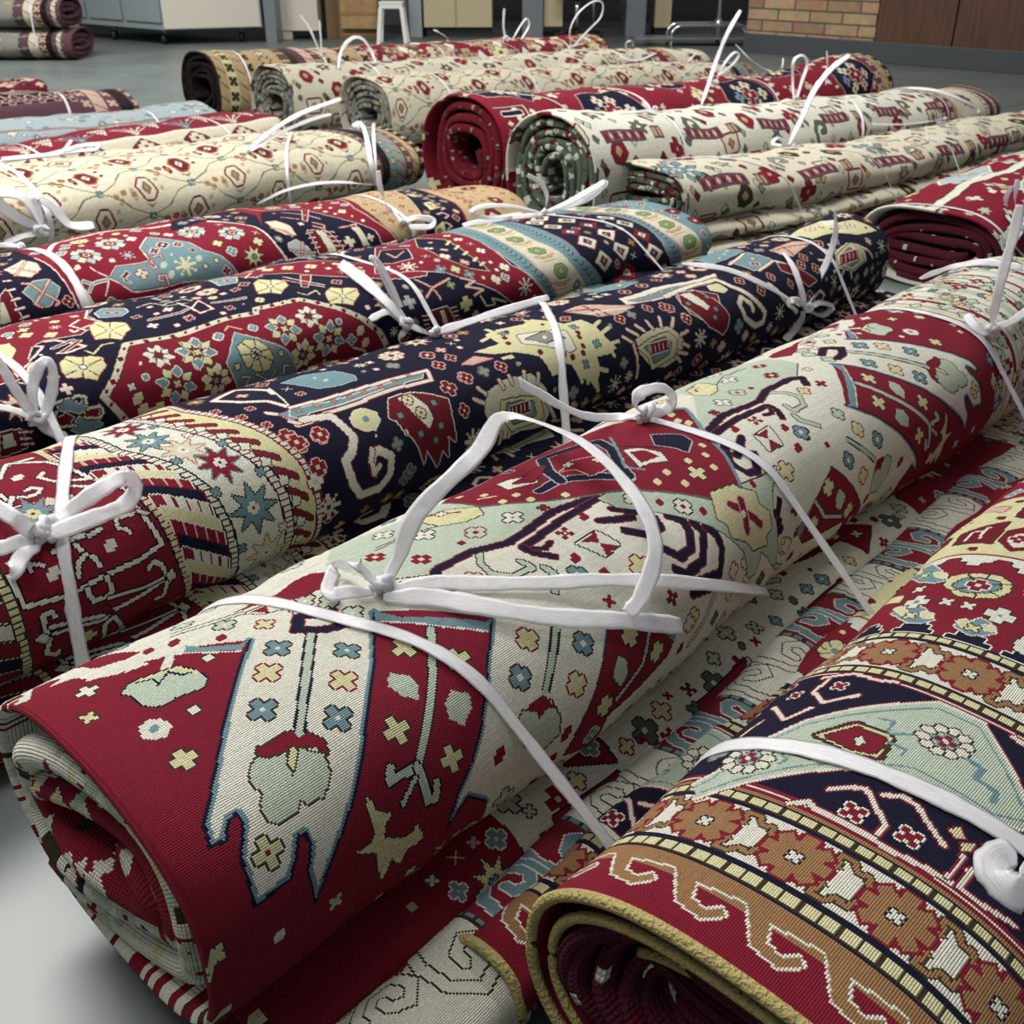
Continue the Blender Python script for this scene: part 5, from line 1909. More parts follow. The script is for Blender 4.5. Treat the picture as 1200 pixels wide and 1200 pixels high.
P|r|b|1|618 115 597 121 607 140 588 130 582 151 576 130 557 140 567 121 546 115 567 109 557 90 576 100 582 79 588 100 607 90 597 109
S|XF|or fw ck|0.8|582 115
P|b|k|1|638 192 616 199 627 219 607 208 600 230 593 208 573 219 584 199 562 192 584 185 573 165 593 176 600 154 607 176 627 165 616 185
S|XF|ob fw cr|0.8|600 192
P|r|b|1|558 -41 538 -35 548 -17 530 -27 524 -7 518 -27 500 -17 510 -35 490 -41 510 -47 500 -65 518 -55 524 -75 530 -55 548 -65 538 -47
S|XF|or fw cr|0.8|524 -41
P|c|o|1|647 269 626 275 636 294 617 284 611 305 605 284 586 294 596 275 575 269 596 263 586 244 605 254 611 233 617 254 636 244 626 263
S|XF|oc fw cr|0.8|611 269
S|XS|or fw|1.1|579 38
S|XS|ok fb|1.1|532 90
S|XS|ok fb|1.1|606 82
S|XS|ok fb|1.1|630 145
S|XS|ok fb|1.1|553 156
S|XS|or fw|1.1|638 234
S|XS|ok fb|1.1|571 245
S|XS|ok fb|1.1|559 -20
L|w|n|6|268 166 270 207 325 216 458 192 451 156 444 119
L|w|n|6|347 -35 369 -49 395 -49
L|w|n|6|335 -7 362 -53 403 -22 415 5 426 54 385 38 374 18 385 8
P|r|o|1|393 27 406 24 407 39
L|w|n|6|317 37 319 57 331 53 342 60 356 57 363 49 356 40 346 44
L|w|n|6|412 92 397 98 380 77 381 64 393 57 413 68 410 85
L|w|n|6|304 67 313 70 327 50
L|w|n|6|315 76 336 73 363 83 386 81
P|c|r|1|310 77 332 75 361 71 380 93 402 100 371 112 348 113 324 108 307 95
P|b|r|1|369 94 348 100 358 119 339 109 333 130 327 109 308 119 318 100 297 94 318 88 308 69 327 79 333 58 339 79 358 69 348 88
S|XF|ob fy cr|0.8|333 94
S|PL|fw|1.7|353 4
S|PL|fw|1.7|394 171
S|PL|fw|1.7|314 183
L|w|n|5|430 123 455 148
L|w|n|5|424 162 422 155 412 151 417 136 439 140
L|w|n|5|293 171 292 159 308 169
P|r|o|1|438 129 446 138 433 134
L|w|n|6|351 151 358 175 367 181 370 193
L|w|n|6|358 175 346 182 341 197
L|w|n|6|325 159 343 151 356 150 378 152
L|w|n|6|391 147 374 153
L|w|n|6|374 209 378 229 368 237 351 236 347 225 347 216
L|w|n|6|364 330 360 280 375 272 385 293 393 317
L|w|n|6|283 244 358 262 395 256 460 240
L|w|n|5|289 257 360 270 370 262
L|w|n|5|370 239 451 239
L|w|n|6|301 235 298 227 287 227 286 246 289 265 284 286 298 303 299 293
L|w|n|6|433 215 441 209 451 219 457 242 449 272 439 270
P|w|n|1|272 255 282 249 291 262 282 268
P|w|n|1|454 237 465 232 468 247 459 250
P|r|n|1|359 253 366 246 373 260 365 265
L|w|n|3|283 337 318 333 367 331 476 297
L|w|r|9|898 68 791 63 742 54 728 14 694 -9 670 -42 732 -84 760 -28 755 -9
L|w|r|8|703 50 722 72 726 98 778 97
P|b|r|1|712 64 751 58 820 57 902 63 884 90 802 81 756 78 731 85
P|b|l|1|795 -44 838 -47 881 -20 892 21 884 36 844 33 819 21 808 -9
S|XS|op fr|1.1|787 20
S|XS|op fr|1.1|691 24
S|XS|op fr|1.1|684 78
S|XS|op fr|1.1|666 40
S|XS|op fr|1.1|648 0
S|XF|op fr cy|1.1|746 125
S|XF|op fr cy|1.1|708 127
S|XF|op fr cy|1.1|699 110
S|XF|or fw cs|1.2|714 175
S|XF|or fw cs|1.2|705 188
S|XF|op ff co|1|718 230
S|XF|op ff co|1|719 249
S|XF|op ff co|1|716 311
P|b|w|1|738 59 813 67 908 72 1003 65 991 78 933 80 846 78 764 78 736 84 728 74
L|w||3|767 -38 744 51
L|w|r|7|742 54 812 56 902 63 1015 63 1003 89 928 87 883 87 787 89 729 94 720 85
S|XS|or fp|0.6|748 68
S|XS|or fp|0.6|782 69
S|XS|or fp|0.6|813 67
S|XS|or fp|0.6|844 70
S|XS|or fp|0.6|872 73
S|XS|or fp|0.6|906 73
S|XS|or fp|0.6|938 69
S|XS|or fp|0.6|972 64
L|w|R|14|740 89 786 97 793 127 797 144 781 165 765 174 766 208 780 234 821 236 845 218 851 190 831 175 818 175 810 189 811 207
L|w|R|9|818 171 809 186 811 207 824 198
P|R|w|1|898 101 942 103 970 114 1004 133 996 165 1000 209 979 192 983 234 965 215 956 246 928 204 923 230 910 191 898 170 896 155 892 168 886 142 876 133
P|w||1|913 105 940 105 955 134 955 157 941 172 924 145
S|XF|ok fy cr|0.8|927 116
S|XF|ok fy cr|0.8|936 143
S|XS|ok fb|0.9|899 135
S|XS|ok fb|0.9|972 133
S|XS|ok fb|0.9|922 175
S|XS|ok fb|0.9|967 173
S|XS|ok fb|0.9|950 194
P|y|w|1|814 111 829 100 849 103 861 115 858 131 842 142 822 139 809 127
S|PL|fb|1.2|836 120
S|XF|op fr cy|1.2|747 123
S|XF|op fr cy|1.2|706 123
S|XF|op fr cy|1.2|717 169
S|XF|op fR cp|1.4|1022 114
S|XF|op fR cy|1|1067 103
S|XF|op fR cy|1|1153 105
S|XF|op fR cy|1|1028 159
S|XF|oe fa cg|0.9|869 177
S|XF|oe fa cg|0.9|1111 104
S|XF|oa fe ca|1.3|889 230
S|XF|oa fe ca|1.3|883 240
S|ST|fc ck|2.2|889 316
S|ST|fc ck|2.2|1043 216
S|ST|fc ck|2.2|719 234
S|PL|fw|0.5|836 151
S|PL|fw|0.5|1196 111
P|c||1|1093 142 1141 131 1209 134 1235 168 1244 211 1231 245 1167 233 1126 239 1096 212 1076 172
L|c|R|7|1091 145 1079 130
L|c|R|7|1080 158 1059 145
L|c|R|7|1133 145 1132 129
L|c|R|7|1156 142 1157 127
L|c|R|7|1187 145 1195 127
L|c|R|7|1216 155 1227 138
L|c|R|7|1232 191 1262 236
L|c|R|7|1258 240 1292 259
L|c|R|7|1096 212 1090 232
L|c|R|7|1118 223 1117 246
L|c|R|7|1139 225 1139 238
P|y|k|1|1121 164 1173 169 1216 179 1228 224 1144 227 1112 189
P|b|k|1|1134 173 1169 176 1198 183 1205 212 1149 215 1128 190
P|r|w|1|1140 179 1188 179 1190 200 1141 198
L|w||2|1145 183 1145 194
L|w||2|1155 183 1155 194
L|w||2|1165 183 1165 194
L|w||2|1175 183 1175 194
L|w||2|1186 183 1186 194
P|c||1|1495 140 1550 131 1598 135 1628 172 1609 204 1572 216 1526 205 1495 170
L|c|R|7|1485 146 1466 128
L|c|R|7|1505 134 1487 117
L|c|R|7|1526 130 1514 114
L|c|R|7|1550 131 1547 112
L|c|R|7|1575 131 1588 109
L|c|R|7|1604 136 1623 118
L|c|R|7|1618 157 1644 153
L|c|R|7|1621 175 1642 185
L|c|R|7|1607 190 1637 200
L|c|R|7|1601 198 1619 213
L|c|R|7|1483 150 1487 190
L|c|R|7|1487 190 1489 218
P|y|k|1|1492 157 1540 147 1585 144 1606 163 1594 197 1531 213 1518 185
P|b|k|1|1510 162 1541 155 1571 153 1586 166 1578 189 1534 199 1527 181
P|r|w|1|1524 159 1579 159 1578 180 1522 179
L|w||2|1528 163 1527 175
L|w||2|1540 163 1539 175
L|w||2|1551 163 1550 175
L|w||2|1563 163 1562 175
L|w||2|1575 163 1574 175
P|y||1|1208 6 1243 3 1297 16 1334 2 1360 27 1371 49 1409 58 1419 83 1423 118 1436 144 1413 150 1380 145 1381 170 1368 205 1345 182 1323 179 1311 147 1289 136 1285 155 1258 151 1250 110 1207 83 1162 74 1133 55 1203 49
L|y||8|1207 18 1182 26
L|y||8|1230 11 1229 -11
L|y||8|1309 26 1320 0
L|y||8|1414 88 1441 79
L|y||8|1420 107 1453 99
L|y||8|1424 132 1449 133
L|y||8|1419 140 1423 156
L|y||8|1377 165 1398 178
L|y||8|1368 180 1377 211
L|y||8|1341 173 1345 190
L|y||8|1194 92 1173 91
L|y||8|1277 148 1282 166
L|y||8|1326 168 1328 185
P|w|k|1|1254 42 1348 77 1336 123 1318 124 1242 70
P|a|n|1|1256 62 1295 62 1310 64 1314 76 1332 94 1301 90 1284 91 1271 75
S|PL|fw|1|1294 77
S|PL|fR|1.3|1249 22
S|PL|fR|1.3|1227 38
S|PL|fR|1.3|1219 57
S|PL|fR|1.3|1257 102
S|PL|fR|1.3|1303 122
S|PL|fR|1.3|1321 134
S|PL|fR|1.3|1359 118
S|PL|fR|1.3|1350 132
S|PL|fR|1.3|1374 86
S|PL|fR|1.3|1366 97
S|XS|ok fb|1.2|1238 24
S|XS|ok fb|1.2|1395 122
S|XS|ok fb|1.2|1347 154
S|XS|ok fb|1.2|1380 69
P|p||1|1410 8 1461 11 1503 45 1559 69 1503 79 1452 69 1427 41
L|r||5|1412 11 1470 47 1476 75
L|r||4|1461 11 1455 66
L|w||4|1441 50 1532 70
P|p|r|1|1083 76 1123 66 1156 86 1105 86
S|XF|op fR cy|1|1581 81
S|XF|op fR cy|1|1489 90
S|XF|op fR cy|1|1153 105
S|XF|op fR cy|1|1657 126
S|XF|op fR cy|1|1315 -16
S|XF|op fR cy|1|1379 4
S|XF|op fR cy|1|1070 105
S|XF|op fR cp|1.4|1631 88
S|XF|oe fa cg|0.9|1525 89
S|XF|oe fa cg|0.9|1446 177
S|XF|oe fa cg|0.9|1113 105
S|ST|fc ck|2|1681 179
S|ST|fc ck|2|1422 213
S|ST|fc ck|2|1046 219
S|XF|ok fo cy|1|1379 231
S|XF|ok fo cy|1|1343 229
S|PL|fa|1|1455 97
S|PL|fa|1|1193 111
S|PL|fa|1|1345 293
S|PL|fa|1|1477 237
P|w|r|1|1553 28 1671 19 1871 30 1856 47 1689 61 1620 61 1542 60
P|b|o|1|1560 45 1691 36 1860 43 1834 57 1697 55 1580 55
S|XS|or fw|0.5|1601 44
S|XS|or fw|0.5|1638 41
S|XS|or fw|0.5|1671 41
S|XS|or fw|0.5|1706 42
S|XS|or fw|0.5|1748 42
S|XS|or fw|0.5|1790 39
S|XS|op fc|1.3|1559 -10
S|XS|op fc|1.3|1531 -8
P|b|l|1|1581 -98 1653 -80 1685 -33 1623 -20 1568 -41
P|R|w|1|1687 69 1748 65 1787 99 1732 174 1705 149 1679 121 1678 96
P|w||1|1707 64 1734 70 1737 117 1727 128 1712 102
S|XS|ok fb|0.9|1695 99
S|XS|ok fb|0.9|1754 95
L|w|o|11|1664 59 1780 46 1844 51 1850 90 1881 137 1913 177 1906 197 1875 197 1833 170 1825 138 1846 125 1866 147 1868 161
P|R|w|1|1704 58 1751 68 1766 112 1778 155 1766 178 1753 188 1711 160 1687 120 1677 93
P|w||1|1701 66 1730 69 1737 121 1725 127 1709 99
S|XS|ok fb|0.8|1693 96
S|XS|ok fb|0.8|1757 96
S|XS|ok fb|0.8|1736 147
S|XS|ok fb|0.8|1749 132
P|y|w|1|1797 65 1831 66 1830 94 1810 99 1788 82
S|XF|oe fb ca|1.4|1808 183
S|ST|fc ck|2|1679 176
S|ST|fc ck|2|1971 190
S|ST|fc ck|2|2216 165
S|ST|fc ck|2|2461 130
S|XF|op fR cy|1|1658 128
S|XF|op fR cy|1|1640 91
S|XF|op fR cy|1|2254 55
S|XF|op fR cy|1|2143 84
S|XF|op fR cy|1|2114 101
S|XF|op fR cy|1|2154 123
S|XF|op fR cy|1|1919 129
S|XF|op fR cy|1|1888 84
S|XF|ok fo cy|0.9|1723 199
S|XF|ok fo cy|0.9|2005 248
S|XF|ok fo cy|0.9|2204 188
P|y||1|2241 -21 2332 -34 2406 -34 2407 10 2460 24 2469 53 2479 87 2389 79 2332 49 2258 34 2255 3
P|w||1|2396 -28 2427 -8 2403 17 2360 4
P|c||1|2268 96 2328 90 2369 109 2371 151 2303 164 2239 130
L|c|R|7|2255 92 2245 73
L|c|R|7|2274 91 2273 72
L|c|R|7|2238 113 2185 104
L|c|R|7|2364 114 2389 129
L|c|R|7|2389 129 2402 148
L|c|R|7|2267 146 2253 157
L|c|R|7|2293 156 2300 175
L|c|R|7|2244 136 2222 139
P|y|k|1|2263 107 2340 94 2361 149 2303 159 2251 127
P|b|k|1|2274 114 2325 105 2339 142 2299 148 2267 127
P|r|w|1|2274 110 2347 117 2336 140 2256 132
L|w||2|2277 116 2266 128
L|w||2|2293 117 2283 130
L|w||2|2309 118 2300 131
L|w||2|2324 120 2316 132
L|w||2|2340 121 2333 134
P|p||1|2090 24 2205 14 2254 37 2193 55 2115 74 2093 55
L|r||4|2146 8 2122 69
L|r||4|2097 30 2225 45
P|b|w|1|1958 8 2045 -10 2051 62 1984 75 1956 73
L|w|o|6|1943 18 2036 -9
L|w|o|6|1970 79 2051 62 2072 88
P|b|l|1|1956 -87 2055 -91 2054 -22 2003 -18 1912 -14
P|R|w|1|2052 72 2090 100 2139 150 2104 155 2064 116 2035 98
L|w|o|10|1956 123 1993 167 2050 203
'''
OPS['N3'] = '''
P|r|w|1|553 -34 623 -114 719 -126 804 -102 771 -58 774 9 710 53 647 28 621 39 590 92 585 136 535 155 494 149
L|w|r|5|795 -102 763 -42 775 1 706 35 705 19
L|w|r|5|747 -34 715 -4 725 38
S|XS|op fw|1.2|753 -72
L|w|R|5|647 35 664 44 694 102 655 105 643 97
L|r|w|6|646 73 687 65
L|r|w|7|651 98 694 77
L|w|r|5|624 42 636 52 610 82 589 102
L|w|r|5|549 142 555 112 570 120 586 110
L|w|r|5|589 112 555 152
P|y|k|1|577 -14 597 -6 593 37 566 78 545 82
S|XF|op fy cr|1|637 -21
S|XF|op fy cr|1|669 14
P|w||1|612 83 621 89 612 94
P|y|r|1|629 134 651 117 668 131 686 136 702 148 700 170 685 180 669 194 643 183 619 180 621 159
L|k||2|654 151 643 126
L|k||2|665 171 679 190
L|k||2|646 165 619 172
L|k||2|672 158 699 152
L|k||2|664 152 674 131
L|k||2|654 170 646 187
S|XS|ok fw|0.9|659 161
P|y|r|1|741 23 767 -5 780 14 797 19 808 37 797 76 779 93 760 115 740 98 720 91 728 59
L|k||2|760 49 757 9
L|k||2|763 81 770 109
L|k||2|748 71 723 79
L|k||2|774 59 803 46
L|k||2|769 50 787 14
L|k||2|754 80 742 103
S|XS|ok fw|0.9|761 66
P|y|r|1|1107 27 1130 12 1142 28 1158 33 1171 47 1161 75 1144 86 1125 101 1107 84 1087 76 1095 52
L|k||2|1124 50 1120 21
L|k||2|1128 75 1136 97
L|k||2|1114 65 1090 67
L|k||2|1138 60 1166 53
L|k||2|1133 53 1148 29
L|k||2|1120 72 1108 89
S|XS|ok fw|0.9|1126 63
P|y|r|1|1217 130 1244 112 1260 124 1278 128 1293 139 1285 161 1268 172 1248 187 1224 177 1199 174 1205 153
L|k||2|1241 144 1233 121
L|k||2|1248 164 1260 182
L|k||2|1230 159 1201 166
L|k||2|1258 151 1288 144
L|k||2|1251 145 1267 124
L|k||2|1237 164 1225 180
S|XS|ok fw|0.9|1244 155
P|b|w|1|795 -68 820 -87 848 -50 845 -25 824 -11 787 -28
S|XS|op fr|1|813 -49
S|XS|op fr|1|824 -35
S|XS|op fR|1.3|841 18
S|XS|op fR|1.3|912 94
S|XS|op fR|1.3|1002 101
S|XF|oR fw cy|1|840 81
S|XF|oR fw cy|1|901 33
S|XF|oR fw cy|1|608 200
L|R|w|5|850 52 912 67 930 61
L|y|k|3|687 116 694 133 720 115 740 118
L|c|n|4|866 -30 897 -34 906 1 959 -7 963 20
L|c|n|3|902 -27 909 14 949 28
L|w|r|4|934 11 939 93 970 90 972 29 936 66
L|R|w|5|988 60 1056 73
P|b|c|1|587 222 607 219 621 234 627 227 630 244 613 248 599 241 579 232
P|b|c|1|595 276 611 255 640 266 655 278 634 282 609 289
P|R|c|1|573 246 591 243 602 253 593 263 575 258
P|R|c|1|625 246 642 243 652 251 642 261 626 257
L|c|k|5|567 229 577 219 592 219
L|c|k|5|611 220 620 217 634 221 633 233
L|c|k|5|578 235 567 248 578 263 604 270
L|c|k|5|630 244 655 241 659 255 649 264 622 258
P|R|w|1|475 245 511 247 514 285 466 291
P|w|k|1|477 249 495 250 497 275 475 276
L|w|r|4|506 253 527 257
L|w|r|4|506 265 524 269
L|w|r|4|508 276 526 280
L|c|k|4|544 160 561 172
P|r|R|2|750 500 700 288 687 262 667 228 705 196 757 134 895 135 1039 138 1048 123 1145 136 1184 172 1254 223 1290 258 1320 316 1320 500
L|k||17|700 288 687 262 667 228 705 196 757 134 895 135 1039 138 1048 123 1145 136 1184 172 1254 223 1290 258 1320 316
L|c||13|700 288 687 262 667 228 705 196 757 134 895 135 1039 138 1048 123 1145 136 1184 172 1254 223 1290 258 1320 316
S|PL|oR fR|0.8|693 275
S|PL|oR fR|0.8|677 245
S|PL|oR fR|0.8|676 220
S|XS|oR fR|0.8|695 204
S|PL|oR fR|0.8|713 185
S|XS|oR fR|0.8|731 165
S|PL|oR fR|0.8|748 144
S|PL|oR fR|0.8|770 134
S|XS|oR fR|0.8|798 134
S|PL|oR fR|0.8|826 134
S|XS|oR fR|0.8|853 134
S|PL|oR fR|0.8|881 134
S|PL|oR fR|0.8|907 135
S|XS|oR fR|0.8|931 135
S|PL|oR fR|0.8|955 136
S|XS|oR fR|0.8|979 136
S|PL|oR fR|0.8|1002 137
S|XS|oR fR|0.8|1027 137
S|PL|oR fR|0.8|1043 130
S|PL|oR fR|0.8|1060 124
S|XS|oR fR|0.8|1084 127
S|PL|oR fR|0.8|1108 131
S|XS|oR fR|0.8|1132 134
S|PL|oR fR|0.8|1154 145
S|XS|oR fR|0.8|1174 162
S|PL|oR fR|0.8|1195 180
S|XS|oR fR|0.8|1218 197
S|PL|oR fR|0.8|1242 214
S|PL|oR fR|0.8|1263 231
S|XS|oR fR|0.8|1281 249
S|PL|oR fR|0.8|1297 272
S|XS|oR fR|0.8|1312 301
P|b|w|1|905 205 888 208 882 196 895 190
P|y|k|1|884 226 869 216 875 203 887 209
P|b|w|1|854 226 851 209 863 203 869 216
P|y|k|1|833 205 843 190 856 196 850 208
P|b|w|1|833 175 850 172 856 184 843 190
P|y|k|1|854 154 869 164 863 177 851 171
P|b|w|1|884 154 887 171 875 177 869 164
P|y|k|1|905 175 895 190 882 184 888 172
S|XS|ok fy|1.035|869 190
P|b|w|1|841 259 824 262 818 250 831 244
P|y|k|1|820 280 805 270 811 257 823 263
P|b|w|1|790 280 787 263 799 257 805 270
P|y|k|1|769 259 779 244 792 250 786 262
P|b|w|1|769 229 786 226 792 238 779 244
P|y|k|1|790 208 805 218 799 231 787 225
P|b|w|1|820 208 823 225 811 231 805 218
P|y|k|1|841 229 831 244 818 238 824 226
S|XS|ok fy|1.035|805 244
P|b|w|1|1101 215 1084 218 1078 206 1091 200
P|y|k|1|1080 236 1065 226 1071 213 1083 219
P|b|w|1|1050 236 1047 219 1059 213 1065 226
P|y|k|1|1029 215 1039 200 1052 206 1046 218
P|b|w|1|1029 185 1046 182 1052 194 1039 200
P|y|k|1|1050 164 1065 174 1059 187 1047 181
P|b|w|1|1080 164 1083 181 1071 187 1065 174
P|y|k|1|1101 185 1091 200 1078 194 1084 182
S|XS|ok fy|1.035|1065 200
P|b|w|1|1195 264 1178 267 1172 255 1185 249
P|y|k|1|1174 285 1159 275 1165 262 1177 268
P|b|w|1|1144 285 1141 268 1153 262 1159 275
P|y|k|1|1123 264 1133 249 1146 255 1140 267
P|b|w|1|1123 234 1140 231 1146 243 1133 249
P|y|k|1|1144 213 1159 223 1153 236 1141 230
P|b|w|1|1174 213 1177 230 1165 236 1159 223
P|y|k|1|1195 234 1185 249 1172 243 1178 231
S|XS|ok fy|1.035|1159 249
P|b|w|1|909 206 892 209 886 197 899 191
P|y|k|1|888 227 873 217 879 204 891 210
P|b|w|1|858 227 855 210 867 204 873 217
P|y|k|1|837 206 847 191 860 197 854 209
P|b|w|1|837 176 854 173 860 185 847 191
P|y|k|1|858 155 873 165 867 178 855 172
P|b|w|1|888 155 891 172 879 178 873 165
P|y|k|1|909 176 899 191 886 185 892 173
S|XS|ok fy|1.035|873 191
P|w|w|1|824 189 812 192 808 183 817 179
P|w|k|1|809 204 799 197 803 188 812 192
P|w|w|1|789 204 786 192 795 188 799 197
P|w|k|1|774 189 781 179 790 183 786 192
P|w|w|1|774 169 786 166 790 175 781 179
P|w|k|1|789 154 799 161 795 170 786 166
P|w|w|1|809 154 812 166 803 170 799 161
P|w|k|1|824 169 817 179 808 175 812 166
S|XS|ok fr|0.7200000000000001|799 179
P|w|w|1|1159 199 1147 202 1143 193 1152 189
P|w|k|1|1144 214 1134 207 1138 198 1147 202
P|w|w|1|1124 214 1121 202 1130 198 1134 207
P|w|k|1|1109 199 1116 189 1125 193 1121 202
P|w|w|1|1109 179 1121 176 1125 185 1116 189
P|w|k|1|1124 164 1134 171 1130 180 1121 176
P|w|w|1|1144 164 1147 176 1138 180 1134 171
P|w|k|1|1159 179 1152 189 1143 185 1147 176
S|XS|ok fr|0.7200000000000001|1134 189
P|y|w|1|916 269 901 272 897 262 908 257
P|y|k|1|898 287 886 279 891 268 901 272
P|y|w|1|874 287 871 272 881 268 886 279
P|y|k|1|856 269 864 257 875 262 871 272
P|y|w|1|856 245 871 242 875 252 864 257
P|y|k|1|874 227 886 235 881 246 871 242
P|y|w|1|898 227 901 242 891 246 886 235
P|y|k|1|916 245 908 257 897 252 901 242
S|XS|ok fb|0.855|886 257
P|y|w|1|1121 277 1106 280 1102 270 1113 265
P|y|k|1|1103 295 1091 287 1096 276 1106 280
P|y|w|1|1079 295 1076 280 1086 276 1091 287
P|y|k|1|1061 277 1069 265 1080 270 1076 280
P|y|w|1|1061 253 1076 250 1080 260 1069 265
P|y|k|1|1079 235 1091 243 1086 254 1076 250
P|y|w|1|1103 235 1106 250 1096 254 1091 243
P|y|k|1|1121 253 1113 265 1102 260 1106 250
S|XS|ok fb|0.855|1091 265
P|y|w|1|916 269 901 272 897 262 908 257
P|y|k|1|898 287 886 279 891 268 901 272
P|y|w|1|874 287 871 272 881 268 886 279
P|y|k|1|856 269 864 257 875 262 871 272
P|y|w|1|856 245 871 242 875 252 864 257
P|y|k|1|874 227 886 235 881 246 871 242
P|y|w|1|898 227 901 242 891 246 886 235
P|y|k|1|916 245 908 257 897 252 901 242
S|XS|ok fb|0.855|886 257
S|XS|ow fb|1|755 214
S|PL|fy|2.2|728 247
S|PL|fy|2.2|733 270
S|PL|fy|2.2|762 278
S|PL|fy|2.2|742 282
S|XF|ow fb cw|0.8|928 174
S|XF|ow fb cw|0.8|931 173
S|XF|ow fb cw|0.8|1005 182
S|PL|fc|2.2|1239 248
S|PL|fc|2.2|1250 274
L|c|R|6|1218 282 1248 294 1253 314
S|XS|ow fb|1|1193 220
L|p|R|4|950 166 962 158 980 176
P|b|w|1|964 179 979 194 1005 216 1049 244 1082 308 986 311 937 307 922 260 917 233
P|y|k|1|949 212 973 203 993 212 1008 230 1015 254 1002 278 978 275 952 253
S|XF|ok fw cw|0.9|980 238
L|k||2|980 238 962 206
L|k||2|980 238 990 208
L|k||2|980 238 1009 235
L|k||2|980 238 1014 263
L|k||2|980 238 987 276
L|k||2|980 238 960 262
L|k||2|980 238 945 229
S|XS|ok fy|1|1035 251
S|XS|ok fy|1|935 248
L|w|k|4|942 272 958 278 949 294
L|w|k|4|1041 300 1039 276 1055 282
L|y|k|4|973 278 1005 306 1018 282
P|r|w|1|1012 -153 1104 -123 1178 -135 1250 -65 1370 -18 1553 68 1480 155 1369 139 1316 93 1243 29 1218 0 1161 -23 1131 -1 1084 -101 1036 -147
P|r|w|1|1227 27 1248 33 1228 60 1196 95 1185 90
L|w|r|4|1187 20 1204 51 1240 94
L|w|r|3|1173 40 1193 66 1233 104
L|w|r|4|1119 -68 1151 -51 1115 -18 1150 -7
S|XF|op fy cr|1.1|1235 -34
S|XF|op fy cr|1.1|1195 -54
S|XF|op fy cr|1.1|1281 -9
L|y|k|3|1160 114 1171 129 1203 116 1199 135
S|XF|ok fy cg|0.9|1076 98
S|XF|ok fy cg|0.9|1006 31
P|b|w|1|1074 -104 1095 -101 1105 -37 1086 -6 1056 -26
S|XS|op fr|1|1074 -55
S|XS|op fr|1|1082 -38
S|XS|op fR|1.3|1063 26
S|XS|op fR|1.3|1003 100
S|XS|op fR|1.3|913 97
P|r|w|1|1511 -72 1682 -96 1742 -66 1730 95 1731 178 1768 238 1810 292 1859 345 1712 283 1635 235 1574 203 1533 164 1443 118 1372 105
P|n|y|1|1646 -86 1672 -7 1646 115 1654 180 1601 166 1561 109 1579 6
P|n|w|1|1496 -32 1547 2 1504 75 1456 61 1434 27
L|y|y|3|1648 31 1674 13
L|y|y|3|1641 69 1667 53
L|y|y|3|1635 107 1659 93
L|y|y|3|1639 139 1661 126
L|y|y|3|1644 158 1665 148
S|XF|or fw cb|1.1|1587 34
S|XF|or fw cb|1.1|1697 17
S|XF|or fw cb|1.1|1698 99
S|XF|or fw cy|1.3|1577 106
S|XF|or fw cy|1.3|1709 176
S|XF|or fw cy|1.3|1655 208
S|ST|fw cr|2.3|1468 103
S|ST|fw cr|2.3|1738 242
S|XF|ob fb cy|1.4|1527 151
S|XF|ob fb cy|1.4|1588 184
L|p|r|4|1489 0 1481 41 1524 20
L|c|r|5|1557 190 1589 206 1557 214 1601 231 1571 239
L|p|R|5|1443 159 1467 194 1473 225
L|p|R|5|1438 212 1467 194 1528 182
S|XF|ok fl cy|1.5|1387 216
S|XF|ok fg cw|1|1425 194
S|XF|ok fg cw|1|1521 198
S|XF|ok fy cy|1.6|1542 252
L|y|n|5|1587 245 1602 271 1630 269 1621 254 1669 267
L|y|n|4|1641 278 1670 301
P|R|w|1|1431 245 1483 244 1510 295 1456 298
P|w|k|1|1459 249 1472 251 1485 288 1472 289
L|w|R|3|1425 252 1408 251
L|w|R|3|1491 252 1511 252
L|w|R|3|1426 261 1411 261
L|w|R|3|1494 261 1515 262
L|w|R|3|1427 271 1414 271
L|w|R|3|1499 272 1519 273
L|w|R|3|1430 280 1418 281
L|w|R|3|1504 283 1525 284
P|b|c|1|1739 -600 1739 -74 1730 95 1749 203 1794 265 1864 345 1864 600 1852 600 1852 294 1794 206 1794 79 1850 -148 1850 -600
P|c|p|3|1850 -600 1850 -148 1794 79 1794 206 1852 294 1852 600 1961 600 1961 294 1903 213 1886 98 1900 -109 1900 -600
P|b|p|1|1900 -600 1900 -109 1886 98 1903 213 1961 294 1961 600 2030 600 2030 300 1949 207 1951 96 1956 -117 1956 -600
P|n|r|1|1956 -600 1956 -117 1951 96 1949 207 2030 300 2030 600 2354 600 2354 342 2272 235 2279 147 2253 2 2142 -56 2142 -600
P|b|p|1|2142 -600 2142 -56 2253 2 2279 147 2272 235 2354 342 2354 600 2352 600 2352 272 2315 170 2305 41 2228 -82 2228 -600
P|c|p|3|2228 -600 2228 -82 2305 41 2315 170 2352 272 2352 600 2435 600 2435 283 2402 170 2383 48 2318 -56 2318 -600
P|b|p|1|2318 -600 2318 -56 2383 48 2402 170 2435 283 2435 600 3000 600 3000 -600
L|n||2.2|1784 -255 1794 -247 1804 -255
L|n||2.2|1918 -255 1928 -247 1938 -255
L|n||2.2|2175 -255 2185 -247 2195 -255
P|g|k|1|1849 -250 1861 -268 1889 -268 1901 -250 1889 -232 1861 -232
S|XF|ok fy cg|0.7|1875 -250
L|o|y|3|1855 -214 1895 -214
L|o|y|3|1855 -204 1895 -204
L|p|o|4|1845 -224 1875 -216 1905 -224
P|g|k|1|2247 -250 2259 -268 2287 -268 2299 -250 2287 -232 2259 -232
S|XF|ok fy cg|0.7|2273 -250
L|o|y|3|2253 -214 2293 -214
L|o|y|3|2253 -204 2293 -204
